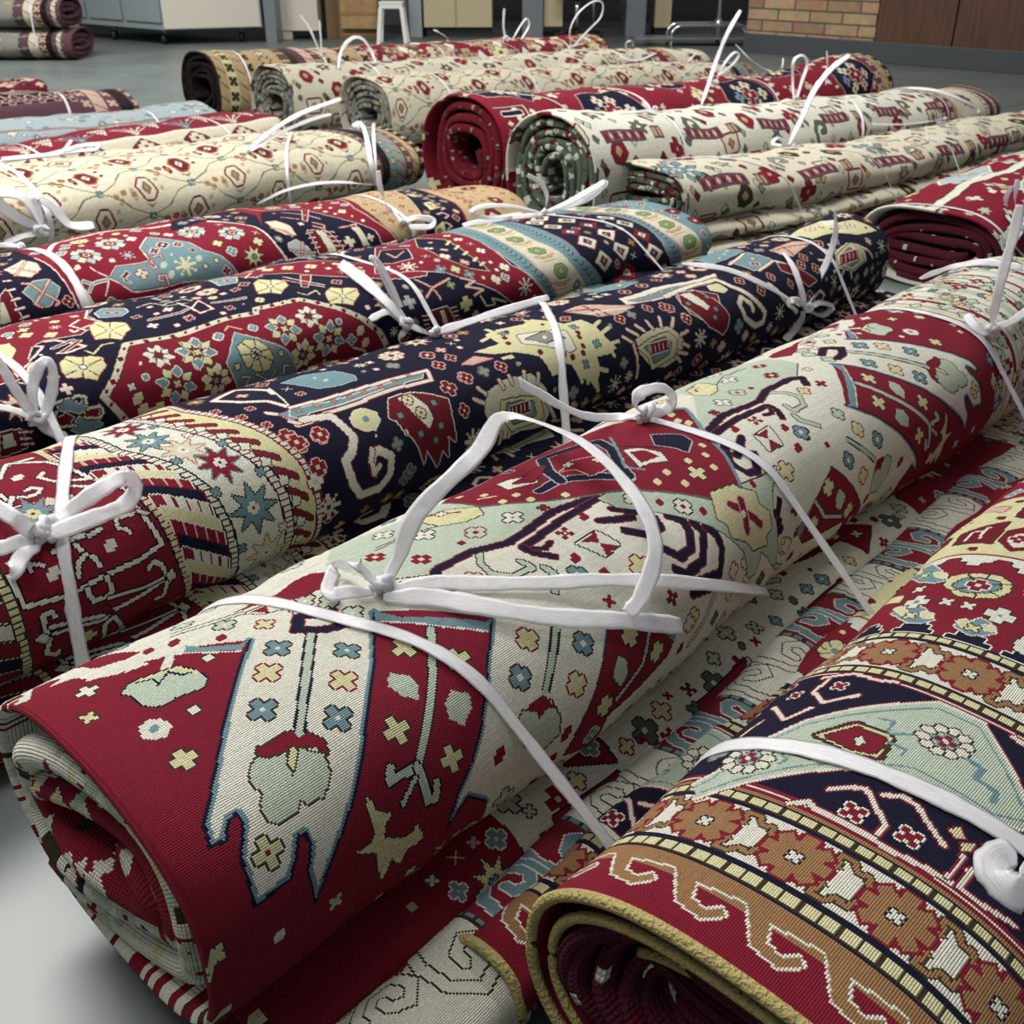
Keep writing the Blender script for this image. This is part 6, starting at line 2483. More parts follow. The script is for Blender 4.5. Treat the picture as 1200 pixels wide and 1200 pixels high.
L|p|o|4|2243 -224 2273 -216 2303 -224
L|n||2.2|1784 -239 1794 -231 1804 -239
L|n||2.2|1918 -239 1928 -231 1938 -239
L|n||2.2|2175 -239 2185 -231 2195 -239
L|n||2.2|1784 -223 1794 -215 1804 -223
L|n||2.2|1918 -223 1928 -215 1938 -223
L|n||2.2|2175 -223 2185 -215 2195 -223
L|n||2.2|1784 -207 1794 -199 1804 -207
L|n||2.2|1918 -207 1928 -199 1938 -207
L|n||2.2|2175 -207 2185 -199 2195 -207
L|n||2.2|1784 -191 1794 -183 1804 -191
L|n||2.2|1918 -191 1928 -183 1938 -191
L|n||2.2|2175 -191 2185 -183 2195 -191
L|n||2.2|1784 -175 1794 -167 1804 -175
L|n||2.2|1918 -175 1928 -167 1938 -175
L|n||2.2|2175 -175 2185 -167 2195 -175
P|g|k|1|1849 -170 1861 -188 1889 -188 1901 -170 1889 -152 1861 -152
S|XF|ok fy cg|0.7|1875 -170
L|o|y|3|1855 -134 1895 -134
L|o|y|3|1855 -124 1895 -124
L|p|o|4|1845 -144 1875 -136 1905 -144
P|g|k|1|2247 -170 2259 -188 2287 -188 2299 -170 2287 -152 2259 -152
S|XF|ok fy cg|0.7|2273 -170
L|o|y|3|2253 -134 2293 -134
L|o|y|3|2253 -124 2293 -124
L|p|o|4|2243 -144 2273 -136 2303 -144
L|n||2.2|1784 -159 1794 -151 1804 -159
L|n||2.2|1918 -159 1928 -151 1938 -159
L|n||2.2|2175 -159 2185 -151 2195 -159
L|n||2.2|1783 -143 1793 -135 1803 -143
L|n||2.2|1918 -143 1928 -135 1938 -143
L|n||2.2|2175 -143 2185 -135 2195 -143
L|n||2.2|1781 -127 1791 -119 1801 -127
L|n||2.2|1918 -127 1928 -119 1938 -127
L|n||2.2|2175 -127 2185 -119 2195 -127
L|n||2.2|1779 -111 1789 -103 1799 -111
L|n||2.2|1917 -111 1927 -103 1937 -111
L|n||2.2|2175 -111 2185 -103 2195 -111
L|n||2.2|1777 -95 1787 -87 1797 -95
L|n||2.2|1917 -95 1927 -87 1937 -95
L|n||2.2|2175 -95 2185 -87 2195 -95
P|g|k|1|1841 -90 1853 -108 1881 -108 1893 -90 1881 -72 1853 -72
S|XF|ok fy cg|0.7|1867 -90
L|o|y|3|1847 -54 1887 -54
L|o|y|3|1847 -44 1887 -44
L|p|o|4|1837 -64 1867 -56 1897 -64
P|g|k|1|2247 -90 2259 -108 2287 -108 2299 -90 2287 -72 2259 -72
S|XF|ok fy cg|0.7|2273 -90
L|o|y|3|2253 -54 2293 -54
L|o|y|3|2253 -44 2293 -44
L|p|o|4|2243 -64 2273 -56 2303 -64
L|n||2.2|1775 -79 1785 -71 1795 -79
L|n||2.2|1916 -79 1926 -71 1936 -79
L|n||2.2|2177 -79 2187 -71 2197 -79
L|n||2.2|1772 -63 1782 -55 1792 -63
L|n||2.2|1915 -63 1925 -55 1935 -63
L|n||2.2|2182 -63 2192 -55 2202 -63
L|n||2.2|1770 -47 1780 -39 1790 -47
L|n||2.2|1914 -47 1924 -39 1934 -47
L|n||2.2|2200 -47 2210 -39 2220 -47
L|n||2.2|1768 -31 1778 -23 1788 -31
L|n||2.2|1914 -31 1924 -23 1934 -31
L|n||2.2|2221 -31 2231 -23 2241 -31
L|n||2.2|1765 -15 1775 -7 1785 -15
L|n||2.2|1913 -15 1923 -7 1933 -15
L|n||2.2|2241 -15 2251 -7 2261 -15
P|g|k|1|1828 -10 1840 -28 1868 -28 1880 -10 1868 8 1840 8
S|XF|ok fy cg|0.7|1854 -10
L|o|y|3|1834 26 1874 26
L|o|y|3|1834 36 1874 36
L|p|o|4|1824 16 1854 24 1884 16
P|g|k|1|2283 -10 2295 -28 2323 -28 2335 -10 2323 8 2295 8
S|XF|ok fy cg|0.7|2309 -10
L|o|y|3|2289 26 2329 26
L|o|y|3|2289 36 2329 36
L|p|o|4|2279 16 2309 24 2339 16
L|n||2.2|1763 1 1773 9 1783 1
L|n||2.2|1912 1 1922 9 1932 1
L|n||2.2|2258 1 2268 9 2278 1
L|n||2.2|1760 17 1770 25 1780 17
L|n||2.2|1911 17 1921 25 1931 17
L|n||2.2|2264 17 2274 25 2284 17
L|n||2.2|1758 33 1768 41 1778 33
L|n||2.2|1911 33 1921 41 1931 33
L|n||2.2|2271 33 2281 41 2291 33
L|n||2.2|1756 49 1766 57 1776 49
L|n||2.2|1910 49 1920 57 1930 49
L|n||2.2|2274 49 2284 57 2294 49
L|n||2.2|1753 65 1763 73 1773 65
L|n||2.2|1909 65 1919 73 1929 65
L|n||2.2|2276 65 2286 73 2296 65
P|g|k|1|1816 70 1828 52 1856 52 1868 70 1856 88 1828 88
S|XF|ok fy cg|0.7|1842 70
L|o|y|3|1822 106 1862 106
L|o|y|3|1822 116 1862 116
L|p|o|4|1812 96 1842 104 1872 96
P|g|k|1|2320 70 2332 52 2360 52 2372 70 2360 88 2332 88
S|XF|ok fy cg|0.7|2346 70
L|o|y|3|2326 106 2366 106
L|o|y|3|2326 116 2366 116
L|p|o|4|2316 96 2346 104 2376 96
L|n||2.2|1752 81 1762 89 1772 81
L|n||2.2|1909 81 1919 89 1929 81
L|n||2.2|2278 81 2288 89 2298 81
L|n||2.2|1752 97 1762 105 1772 97
L|n||2.2|1908 97 1918 105 1928 97
L|n||2.2|2280 97 2290 105 2300 97
L|n||2.2|1754 113 1764 121 1774 113
L|n||2.2|1909 113 1919 121 1929 113
L|n||2.2|2282 113 2292 121 2302 113
L|n||2.2|1755 129 1765 137 1775 129
L|n||2.2|1910 129 1920 137 1930 129
L|n||2.2|2284 129 2294 137 2304 129
L|n||2.2|1756 145 1766 153 1776 145
L|n||2.2|1911 145 1921 153 1931 145
L|n||2.2|2286 145 2296 153 2306 145
P|g|k|1|1817 150 1829 132 1857 132 1869 150 1857 168 1829 168
S|XF|ok fy cg|0.7|1843 150
L|o|y|3|1823 186 1863 186
L|o|y|3|1823 196 1863 196
L|p|o|4|1813 176 1843 184 1873 176
P|g|k|1|2330 150 2342 132 2370 132 2382 150 2370 168 2342 168
S|XF|ok fy cg|0.7|2356 150
L|o|y|3|2336 186 2376 186
L|o|y|3|2336 196 2376 196
L|p|o|4|2326 176 2356 184 2386 176
L|n||2.2|1758 161 1768 169 1778 161
L|n||2.2|1912 161 1922 169 1932 161
L|n||2.2|2286 161 2296 169 2306 161
L|n||2.2|1759 177 1769 185 1779 177
L|n||2.2|1913 177 1923 185 1933 177
L|n||2.2|2287 177 2297 185 2307 177
L|n||2.2|1761 193 1771 201 1781 193
L|n||2.2|1914 193 1924 201 1934 193
L|n||2.2|2290 193 2300 201 2310 193
L|n||2.2|1768 209 1778 217 1788 209
L|n||2.2|1919 209 1929 217 1939 209
L|n||2.2|2292 209 2302 217 2312 209
L|n||2.2|1779 225 1789 233 1799 225
L|n||2.2|1932 225 1942 233 1952 225
L|n||2.2|2294 225 2304 233 2314 225
P|g|k|1|1836 230 1848 212 1876 212 1888 230 1876 248 1848 248
S|XF|ok fy cg|0.7|1862 230
L|o|y|3|1842 266 1882 266
L|o|y|3|1842 276 1882 276
L|p|o|4|1832 256 1862 264 1892 256
P|g|k|1|2352 230 2364 212 2392 212 2404 230 2392 248 2364 248
S|XF|ok fy cg|0.7|2378 230
L|o|y|3|2358 266 2398 266
L|o|y|3|2358 276 2398 276
L|p|o|4|2348 256 2378 264 2408 256
L|n||2.2|1790 241 1800 249 1810 241
L|n||2.2|1944 241 1954 249 1964 241
L|n||2.2|2301 241 2311 249 2321 241
L|n||2.2|1801 257 1811 265 1821 257
L|n||2.2|1957 257 1967 265 1977 257
L|n||2.2|2310 257 2320 265 2330 257
L|n||2.2|1813 273 1823 281 1833 273
L|n||2.2|1970 273 1980 281 1990 273
L|n||2.2|2318 273 2328 281 2338 273
L|n||2.2|1825 289 1835 297 1845 289
L|n||2.2|1982 289 1992 297 2002 289
L|n||2.2|2324 289 2334 297 2344 289
L|n||2.2|1832 305 1842 313 1852 305
L|n||2.2|1985 305 1995 313 2005 305
L|n||2.2|2330 305 2340 313 2350 305
P|g|k|1|1880 310 1892 292 1920 292 1932 310 1920 328 1892 328
S|XF|ok fy cg|0.7|1906 310
L|o|y|3|1886 346 1926 346
L|o|y|3|1886 356 1926 356
L|p|o|4|1876 336 1906 344 1936 336
P|g|k|1|2367 310 2379 292 2407 292 2419 310 2407 328 2379 328
S|XF|ok fy cg|0.7|2393 310
L|o|y|3|2373 346 2413 346
L|o|y|3|2373 356 2413 356
L|p|o|4|2363 336 2393 344 2423 336
L|n||2.2|1839 321 1849 329 1859 321
L|n||2.2|1985 321 1995 329 2005 321
L|n||2.2|2336 321 2346 329 2356 321
P|r|n|2|1952 -260 1986 -289 2020 -260 1986 -231
P|w|k|1|1971 -260 1986 -273 2001 -260 1986 -247
S|PL|fb|1|1986 -260
P|w|r|2|2015 -229 2049 -258 2083 -229 2049 -200
P|R|k|1|2034 -229 2049 -242 2064 -229 2049 -216
S|PL|fb|1|2049 -229
P|c|n|2|2076 -260 2110 -289 2144 -260 2110 -231
P|R|k|1|2095 -260 2110 -273 2125 -260 2110 -247
S|PL|fb|1|2110 -260
P|w|r|2|1952 -198 1986 -227 2020 -198 1986 -169
P|R|k|1|1971 -198 1986 -211 2001 -198 1986 -185
S|PL|fb|1|1986 -198
P|c|n|2|2015 -167 2049 -196 2083 -167 2049 -138
P|R|k|1|2034 -167 2049 -180 2064 -167 2049 -154
S|PL|fb|1|2049 -167
P|r|n|2|2076 -198 2110 -227 2144 -198 2110 -169
P|w|k|1|2095 -198 2110 -211 2125 -198 2110 -185
S|PL|fb|1|2110 -198
P|c|n|2|1952 -136 1986 -165 2020 -136 1986 -107
P|R|k|1|1971 -136 1986 -149 2001 -136 1986 -123
S|PL|fb|1|1986 -136
P|r|n|2|2015 -105 2049 -134 2083 -105 2049 -76
P|w|k|1|2034 -105 2049 -118 2064 -105 2049 -92
S|PL|fb|1|2049 -105
P|w|r|2|2076 -136 2110 -165 2144 -136 2110 -107
P|R|k|1|2095 -136 2110 -149 2125 -136 2110 -123
S|PL|fb|1|2110 -136
P|r|n|2|1952 -74 1986 -103 2020 -74 1986 -45
P|w|k|1|1971 -74 1986 -87 2001 -74 1986 -61
S|PL|fb|1|1986 -74
P|w|r|2|2014 -43 2048 -72 2082 -43 2048 -14
P|R|k|1|2033 -43 2048 -56 2063 -43 2048 -30
S|PL|fb|1|2048 -43
P|c|n|2|2076 -74 2110 -103 2144 -74 2110 -45
P|R|k|1|2095 -74 2110 -87 2125 -74 2110 -61
S|PL|fb|1|2110 -74
P|w|r|2|1964 -12 1998 -41 2032 -12 1998 17
P|R|k|1|1983 -12 1998 -25 2013 -12 1998 1
S|PL|fb|1|1998 -12
P|c|n|2|2055 19 2089 -10 2123 19 2089 48
P|R|k|1|2074 19 2089 6 2104 19 2089 32
S|PL|fb|1|2089 19
P|r|n|2|2146 -12 2180 -41 2214 -12 2180 17
P|w|k|1|2165 -12 2180 -25 2195 -12 2180 1
S|PL|fb|1|2180 -12
P|c|n|2|1969 50 2003 21 2037 50 2003 79
P|R|k|1|1988 50 2003 37 2018 50 2003 63
S|PL|fb|1|2003 50
P|r|n|2|2072 81 2106 52 2140 81 2106 110
P|w|k|1|2091 81 2106 68 2121 81 2106 94
S|PL|fb|1|2106 81
P|w|r|2|2176 50 2210 21 2244 50 2210 79
P|R|k|1|2195 50 2210 37 2225 50 2210 63
S|PL|fb|1|2210 50
P|r|n|2|1970 112 2004 83 2038 112 2004 141
P|w|k|1|1989 112 2004 99 2019 112 2004 125
S|PL|fb|1|2004 112
P|w|r|2|2077 143 2111 114 2145 143 2111 172
P|R|k|1|2096 143 2111 130 2126 143 2111 156
S|PL|fb|1|2111 143
P|c|n|2|2185 112 2219 83 2253 112 2219 141
P|R|k|1|2204 112 2219 99 2234 112 2219 125
S|PL|fb|1|2219 112
P|w|r|2|1970 174 2004 145 2038 174 2004 203
P|R|k|1|1989 174 2004 161 2019 174 2004 187
S|PL|fb|1|2004 174
P|c|n|2|2079 205 2113 176 2147 205 2113 234
P|R|k|1|2098 205 2113 192 2128 205 2113 218
S|PL|fb|1|2113 205
P|r|n|2|2188 174 2222 145 2256 174 2222 203
P|w|k|1|2207 174 2222 161 2237 174 2222 187
S|PL|fb|1|2222 174
P|c|n|2|1990 236 2024 207 2058 236 2024 265
P|R|k|1|2009 236 2024 223 2039 236 2024 249
S|PL|fb|1|2024 236
P|r|n|2|2089 267 2123 238 2157 267 2123 296
P|w|k|1|2108 267 2123 254 2138 267 2123 280
S|PL|fb|1|2123 267
P|w|r|2|2189 236 2223 207 2257 236 2223 265
P|R|k|1|2208 236 2223 223 2238 236 2223 249
S|PL|fb|1|2223 236
P|r|n|2|2042 298 2076 269 2110 298 2076 327
P|w|k|1|2061 298 2076 285 2091 298 2076 311
S|PL|fb|1|2076 298
P|w|r|2|2140 329 2174 300 2208 329 2174 358
P|R|k|1|2159 329 2174 316 2189 329 2174 342
S|PL|fb|1|2174 329
P|c|n|2|2237 298 2271 269 2305 298 2271 327
P|R|k|1|2256 298 2271 285 2286 298 2271 311
S|PL|fb|1|2271 298
'''
OPS['N4'] = '''
P|r|n|1|862 500 862 329 852 236 841 169 835 92 833 40 906 -78 1013 -52 1136 -25 1270 -8 1265 21 1314 62 1347 107 1361 186 1380 233 1380 500
L|r||18|862 329 852 236 841 169 835 92 833 40 906 -78 1013 -52 1136 -25 1270 -8 1265 21 1314 62 1347 107 1361 186 1380 233
L|w||13|862 329 852 236 841 169 835 92 833 40 906 -78 1013 -52 1136 -25 1270 -8 1265 21 1314 62 1347 107 1361 186 1380 233
S|PL|fR|0.6|859 305
S|PL|fR|0.6|854 259
S|PL|fR|0.6|846 202
S|PL|fR|0.6|839 149
S|PL|fR|0.6|836 111
S|PL|fR|0.6|834 66
S|PL|fR|0.6|845 20
S|PL|fR|0.6|869 -18
S|PL|fR|0.6|893 -58
S|PL|fR|0.6|923 -73
S|PL|fR|0.6|959 -65
S|PL|fR|0.6|995 -56
S|PL|fR|0.6|1033 -47
S|PL|fR|0.6|1074 -38
S|PL|fR|0.6|1115 -29
S|PL|fR|0.6|1158 -22
S|PL|fR|0.6|1202 -16
S|PL|fR|0.6|1247 -10
S|PL|fR|0.6|1267 6
S|PL|fR|0.6|1289 41
S|PL|fR|0.6|1330 84
S|PL|fR|0.6|1350 126
S|PL|fR|0.6|1357 166
S|PL|fR|0.6|1370 209
P|b|w|1|1031 101 1073 58 1119 90 1149 117 1162 165 1196 189 1220 224 1230 247 1134 242 1068 230 950 227 911 184 943 153 1029 152
L|w|r|3|911 184 943 152 1029 152 1031 101 1073 58
L|w|r|3|911 184 950 227 1068 232
L|w|r|3|886 145 891 158 912 182
L|w|r|3|909 188 885 225
L|b|w|5|905 187 869 187 855 173
L|b|w|5|869 187 858 201
L|p|R|4|1035 141 1060 144 1058 157
L|p|R|4|1029 152 1033 177 1024 177 1018 164
L|p|R|4|1042 229 1042 204 1026 200 1021 211 1032 216
P|R|w|1|958 172 962 180 944 191 958 207 944 200 941 186
P|l|k|1|937 98 924 111 912 98 924 85
P|c|k|1|929 116 917 128 904 116 917 103
P|l|k|1|912 123 899 136 886 123 899 111
P|c|k|1|894 116 881 128 869 116 881 103
P|l|k|1|886 98 874 111 861 98 874 85
P|c|k|1|894 80 881 93 869 80 881 68
P|l|k|1|912 73 899 85 886 73 899 60
P|c|k|1|929 80 917 93 904 80 917 68
S|XS|ow fr|0.9|899 98
P|l|k|1|1020 50 1007 63 995 50 1007 37
P|c|k|1|1012 68 1000 80 987 68 1000 55
P|l|k|1|995 75 982 88 969 75 982 63
P|c|k|1|977 68 964 80 952 68 964 55
P|l|k|1|969 50 957 63 944 50 957 37
P|c|k|1|977 32 964 45 952 32 964 20
P|l|k|1|995 25 982 37 969 25 982 12
P|c|k|1|1012 32 1000 45 987 32 1000 20
S|XS|ow fr|0.9|982 50
P|l|k|1|1227 64 1214 77 1202 64 1214 51
P|c|k|1|1219 82 1207 94 1194 82 1207 69
P|l|k|1|1202 89 1189 102 1176 89 1189 77
P|c|k|1|1184 82 1171 94 1159 82 1171 69
P|l|k|1|1176 64 1164 77 1151 64 1164 51
P|c|k|1|1184 46 1171 59 1159 46 1171 34
P|l|k|1|1202 39 1189 51 1176 39 1189 26
P|c|k|1|1219 46 1207 59 1194 46 1207 34
S|XS|ow fr|0.9|1189 64
P|l|k|1|1304 119 1292 131 1281 119 1292 107
P|c|k|1|1297 136 1286 147 1274 136 1286 124
P|l|k|1|1281 142 1269 154 1257 142 1269 131
P|c|k|1|1264 136 1252 147 1241 136 1252 124
P|l|k|1|1257 119 1246 131 1234 119 1246 107
P|c|k|1|1264 102 1252 114 1241 102 1252 91
P|l|k|1|1281 96 1269 107 1257 96 1269 84
P|c|k|1|1297 102 1286 114 1274 102 1286 91
S|XS|ow fr|0.9|1269 119
P|l|k|1|1229 60 1217 72 1206 60 1217 48
P|c|k|1|1222 77 1211 88 1199 77 1211 65
P|l|k|1|1206 83 1194 95 1182 83 1194 72
P|c|k|1|1189 77 1177 88 1166 77 1177 65
P|l|k|1|1182 60 1171 72 1159 60 1171 48
P|c|k|1|1189 43 1177 55 1166 43 1177 32
P|l|k|1|1206 37 1194 48 1182 37 1194 25
P|c|k|1|1222 43 1211 55 1199 43 1211 32
S|XS|ow fr|0.9|1194 60
S|XF|op fw cy|1|1131 55
S|XF|op fw cy|1|1037 50
S|ST|fl cw|1.7|992 117
S|PL|fc|1.7|945 129
S|PL|fc|1.7|861 133
S|PL|fc|1.7|920 30
S|XF|ow fR cw|1.2|1087 110
S|XF|or fc cr|1.4|991 186
S|ST|fy cy|2.6|1098 195
S|PL|fs|2|1052 175
S|PL|fs|2|1057 206
S|PL|fs|2|1139 186
S|XS|op fr|1.2|1140 156
P|n||1|-300 -500 -300 500 832 500 817 235 815 181 809 113 804 55 793 -500
L|w|r|3|821 236 817 186 812 114 803 39
P|c|r|1|741 55 780 27 793 78 786 110 751 135 725 117 720 69
L|p|r|5|725 117 749 89 780 45
L|p|r|5|739 69 749 89 773 121
P|b|c|1|716 176 752 149 782 151 797 176 784 196 755 219 731 214 726 197
L|p|r|5|724 152 741 157 754 185 781 212 771 218
L|p|r|5|786 152 754 185 728 209 740 218
P|R|w|1|667 170 688 157 689 238 641 234
P|c|k|1|660 186 668 184 668 231 643 228
L|w|R|4|693 130 707 133
L|w|R|4|688 162 703 163
L|w|R|4|685 188 702 188
L|w|R|4|685 210 704 210
L|w|R|4|687 231 707 230
P|n||1|1367 104 1402 19 1390 -66 1318 -97 1193 -42 1151 33 1269 15 1314 62 1347 107 1361 186 1385 239 1469 239 1664 231 1664 195 1632 145 1579 91 1549 36 1528 -14 1466 0 1424 6
P|r|w|1|1415 -98 1541 -120 1595 -72 1726 -107 1668 87 1684 163 1723 238 1672 230 1667 189 1632 145 1579 91 1557 24 1528 -14 1438 -17
P|r|w|1|1554 4 1567 15 1494 116 1487 107
L|w|r|4|1473 30 1511 63 1541 106
L|p|r|3|1447 70 1480 99
S|XF|op fr cw|1.2|1360 17
S|XF|or fc cy|1.1|1597 16
S|XF|or fc cy|1.1|1631 83
S|XF|or fc cy|1.1|1574 -74
P|c|r|1|1390 79 1419 83 1438 122 1434 158 1405 153 1387 132
L|p|r|4|1382 120 1410 136 1420 160
P|l|c|1|1395 182 1426 172 1446 195 1459 226 1421 225 1392 200
L|p|r|5|1440 181 1418 225
L|p|r|4|1392 200 1463 215
P|R|w|1|1472 150 1524 160 1544 223 1473 223
P|c|k|1|1495 155 1515 159 1524 226 1501 225
L|w|R|3|1464 158 1483 159
L|w|R|3|1516 163 1543 168
L|w|R|3|1463 174 1481 175
L|w|R|3|1518 180 1543 184
L|w|R|3|1464 189 1480 190
L|w|R|3|1521 195 1546 199
L|w|R|3|1466 203 1481 203
L|w|R|3|1526 210 1550 213
S|XF|ok fc cy|1.5|1570 203
P|c|k|1|1606 157 1627 162 1629 224 1607 223
S|XF|ok fc cr|1|1641 203
L|p|r|4|1508 124 1531 139 1523 152 1499 138
L|p|r|4|1569 154 1629 149 1623 157
P|t|k|1|1743 -600 1743 -109 1689 97 1700 184 1724 227 1724 600 1836 600 1836 216 1845 177 1870 90 1917 -48 1917 -600
P|n|c|1|1917 -600 1917 -48 1870 90 1845 177 1836 216 1836 600 1991 600 1991 213 1992 187 2017 99 2014 -92 2014 -600
P|t|r|3|2014 -600 2014 -92 2017 99 1992 187 1991 213 1991 600 3000 600 3000 -600
S|XF|op fo co|1.4|1830 -200
S|XF|op fo cc|1.6|2059 -200
L|c|r|4|1945 -208 1965 -212 1981 -200 1963 -192
P|y|k|1|1920 -200 1955 -216 1955 -170 1915 -160
S|XS|or fg|1|1937 -190
S|XF|op fo co|1.4|1830 -166
S|XF|op fo cc|1.6|2059 -166
L|c|r|4|1945 -174 1965 -178 1981 -166 1963 -158
S|XF|op fo co|1.4|1830 -132
S|XF|op fo cc|1.6|2059 -132
L|c|r|4|1945 -140 1965 -144 1981 -132 1963 -124
S|XF|op fo co|1.4|1828 -98
S|XF|op fo cc|1.6|2059 -98
L|c|r|4|1945 -106 1965 -110 1981 -98 1963 -90
P|y|k|1|1920 -98 1955 -114 1955 -68 1915 -58
S|XS|or fg|1|1937 -88
S|XF|op fo co|1.4|1824 -64
S|XF|op fo cc|1.6|2059 -64
L|c|r|4|1945 -72 1965 -76 1981 -64 1963 -56
S|XF|op fo co|1.4|1816 -30
S|XF|op fo cc|1.6|2059 -30
L|c|r|4|1942 -38 1962 -42 1978 -30 1960 -22
S|XF|op fo co|1.4|1806 4
S|XF|op fo cc|1.6|2060 4
L|c|r|4|1937 -4 1957 -8 1973 4 1955 12
P|y|k|1|1912 4 1947 -12 1947 34 1907 44
S|XS|or fg|1|1929 14
S|XF|op fo co|1.4|1796 38
S|XF|op fo cc|1.6|2061 38
L|c|r|4|1931 30 1951 26 1967 38 1949 46
S|XF|op fo co|1.4|1785 72
S|XF|op fo cc|1.6|2061 72
L|c|r|4|1926 64 1946 60 1962 72 1944 80
S|XF|op fo co|1.4|1777 106
S|XF|op fo cc|1.6|2060 106
L|c|r|4|1920 98 1940 94 1956 106 1938 114
P|y|k|1|1895 106 1930 90 1930 136 1890 146
S|XS|or fg|1|1912 116
S|XF|op fo co|1.4|1775 140
S|XF|op fo cc|1.6|2050 140
L|c|r|4|1910 132 1930 128 1946 140 1928 148
S|XF|op fo co|1.4|1772 174
S|XF|op fo cc|1.6|2040 174
L|c|r|4|1900 166 1920 162 1936 174 1918 182
S|XF|op fo co|1.4|1775 208
S|XF|op fo cc|1.6|2036 208
L|c|r|4|1894 200 1914 196 1930 208 1912 216
P|y|k|1|1869 208 1904 192 1904 238 1864 248
S|XS|or fg|1|1886 218
S|XF|op fo co|1.4|1780 242
S|XF|op fo cc|1.6|2036 242
L|c|r|4|1893 234 1913 230 1929 242 1911 250
S|XF|op fo co|1.4|1780 276
S|XF|op fo cc|1.6|2036 276
L|c|r|4|1893 268 1913 264 1929 276 1911 284
'''

def grid(u0, u1, v0, v1, du, dv, stag=True):
    i = 0; u = u0
    while u < u1:
        v = v0+(dv/2 if stag and i % 2 else 0); j = 0
        while v < v1: yield u, v, i, j; v += dv; j += 1
        u += du; i += 1
def small(ch, cols, n, r0=.008, r1=.02, seed=3, v=(-.3, .4), o='k'):
    r = random.Random(seed)
    for _ in range(n):
        u, w = r.uniform(-.03, ch.W-.06), r.uniform(*v); c = r.choice(cols); k = r.random(); s = r.uniform(r0, r1)
        if k < .4: ch.bm(XF, u, w, {'o': o, 'f': c, 'c': r.choice(cols)}, s/.015)
        elif k < .6: ch.dia(u, w, s, s*.8, c, o)
        elif k < .8: ch.star(u, w, s*1.2, c, 6, o)
        else: ch.rect(c, u, w, u+s*1.5, w+s)
def f2_bands(c):
    """the borders of the gold edged rug, repeated around it"""
    B = lambda a, b, k: c.rect(k, a, -.6, b, .6)
    B(-.1, .052, 'r'); B(.05, .071, 'o')
    H = [(.056, 0), (.026, .022), (.022, .047), (.038, .062), (.044, .053), (.034, .044), (.038, .030), (.052, .024), (.057, .066)]
    for v in np.arange(-.56, .56, .066):
        P = [(a, v+b) for a, b in H]; c.poly('o', P+[(.07, v+.066), (.07, v)]); c.line('w', P, .0024)
    def blocks(a, b, edge):
        B(a, b, edge); B(a+.003, b-.003, 'k')
        for v in np.arange(-.56, .56, .0165): c.rect('y', a+.0045, v, b-.0045, v+.0125)
    def flowers(a, b):
        B(a, b, 'w'); m = (a+b)/2
        for v in np.arange(-.546, .56, .086):
            for g in (1, -1):
                c.line('o', [(m+g*x, v+y+.004) for x, y in ((.012, .026), (.026, .022), (.027, .034), (.017, .040), (.020, .050), (.009, .054), (.012, .064), (.020, .070))], .005, 'k')
            ring = []
            for k in range(8):
                t = k*math.pi/4; ring += [(r_*math.cos(t+d), r_*math.sin(t+d)) for r_, d in ((.020, -.39), (.030, -.2), (.030, .2))]
            c.poly('o', [(m+x*.95, v+y) for x, y in ring], 'r', 2); c.bm(XS, m, v, {'o': 'n', 'f': 'w'}, 1)
    blocks(.071, .090, 'n'); flowers(.090, .157); B(.090, .092, 'n'); B(.155, .157, 'n'); blocks(.157, .174, 'n'); B(.173, .177, 'o')
    B(.177, .187, 'r'); B(.180, .184, 'w'); B(.187, .398, 'n'); B(.398, .404, 'r'); B(.400, .403, 'w')
    blocks(.405, .424, 'n'); flowers(.424, .490); blocks(.490, .508, 'n'); B(.508, .70, 'r')
    for v in np.arange(-.56, .56, .060):
        st = [(.508+.010*min(k, 7-k), v+.0075*k) for k in range(8)]; P = [(.508, v)]
        for (a, b), (d, e) in zip(st[:-1], st[1:]): P += [(d, b), (d, e)]
        c.poly('n', P+[(.508, v+.055)], 'w'); c.poly('w', [(.70, v), (.686, v+.004), (.686, v+.012), (.676, v+.014), (.676, v+.028), (.686, v+.030), (.686, v+.038), (.70, v+.042)], 'n')
    B(.70, .709, 'w'); B(.708, .714, 'r'); B(.714, .93, 'y'); B(.93, 2, 'r')
    for u in np.arange(.96, 1.75, .06):
        for v in np.arange(-.3, .3, .06): c.bm(XF, u, v, {'o': 'w', 'f': 'by'[int(u*50) % 2], 'c': 'y'}, 1.2)
def chart(k, W, H, kn, base, seed=1):
    c = Chart(W, H, kn, base, seed)
    if k == 'F2': f2_bands(c)
    if k in OPS: run(c, OPS[k])
    return c
def border_bands(ch, u, cols, flower=None, w=.03):
    for i, c in enumerate(cols):
        ch.rect(c, u, -.6, u+w, .6)
        for v in np.arange(-.45, .5, w*1.3):
            if i % 2 == 0: ch.bm(XS, u+w/2, v, {'o': 'k', 'f': (flower or 'c')}, w/.030)
            else: ch.line('k', [(u+.004, v), (u+w-.004, v+w*.6)], .003)
        u += w
    return u
CH = {}
CH['F1'] = (chart('F1', 2.12, 1.16, .0022, 'w'), 2.12, 1.16)
CH['F2'] = (chart('F2', 1.85, 1.16, .0022, 'r'), 1.85, 1.16)
CH['N2'] = (chart('N2', 2.6, 1.1, .0023, 'n'), 2.6, 1.1)
CH['N3'] = (chart('N3', 2.6, 1.1, .0025, 'n'), 2.6, 1.1)
CH['N4'] = (chart('N4', 2.4, 1.1, .0025, 'r'), 2.4, 1.1)
CH['F1'][0].fill(900, .4, v=(-.1, .30), skip='rysb', dens=1.7); CH['F1'][0].fill(5000, .5, u=(.02, 1.55), v=(-.6, -.13)); CH['F1'][0].fill(3000, .5, u=(.2, 1.4), v=(.28, .6))
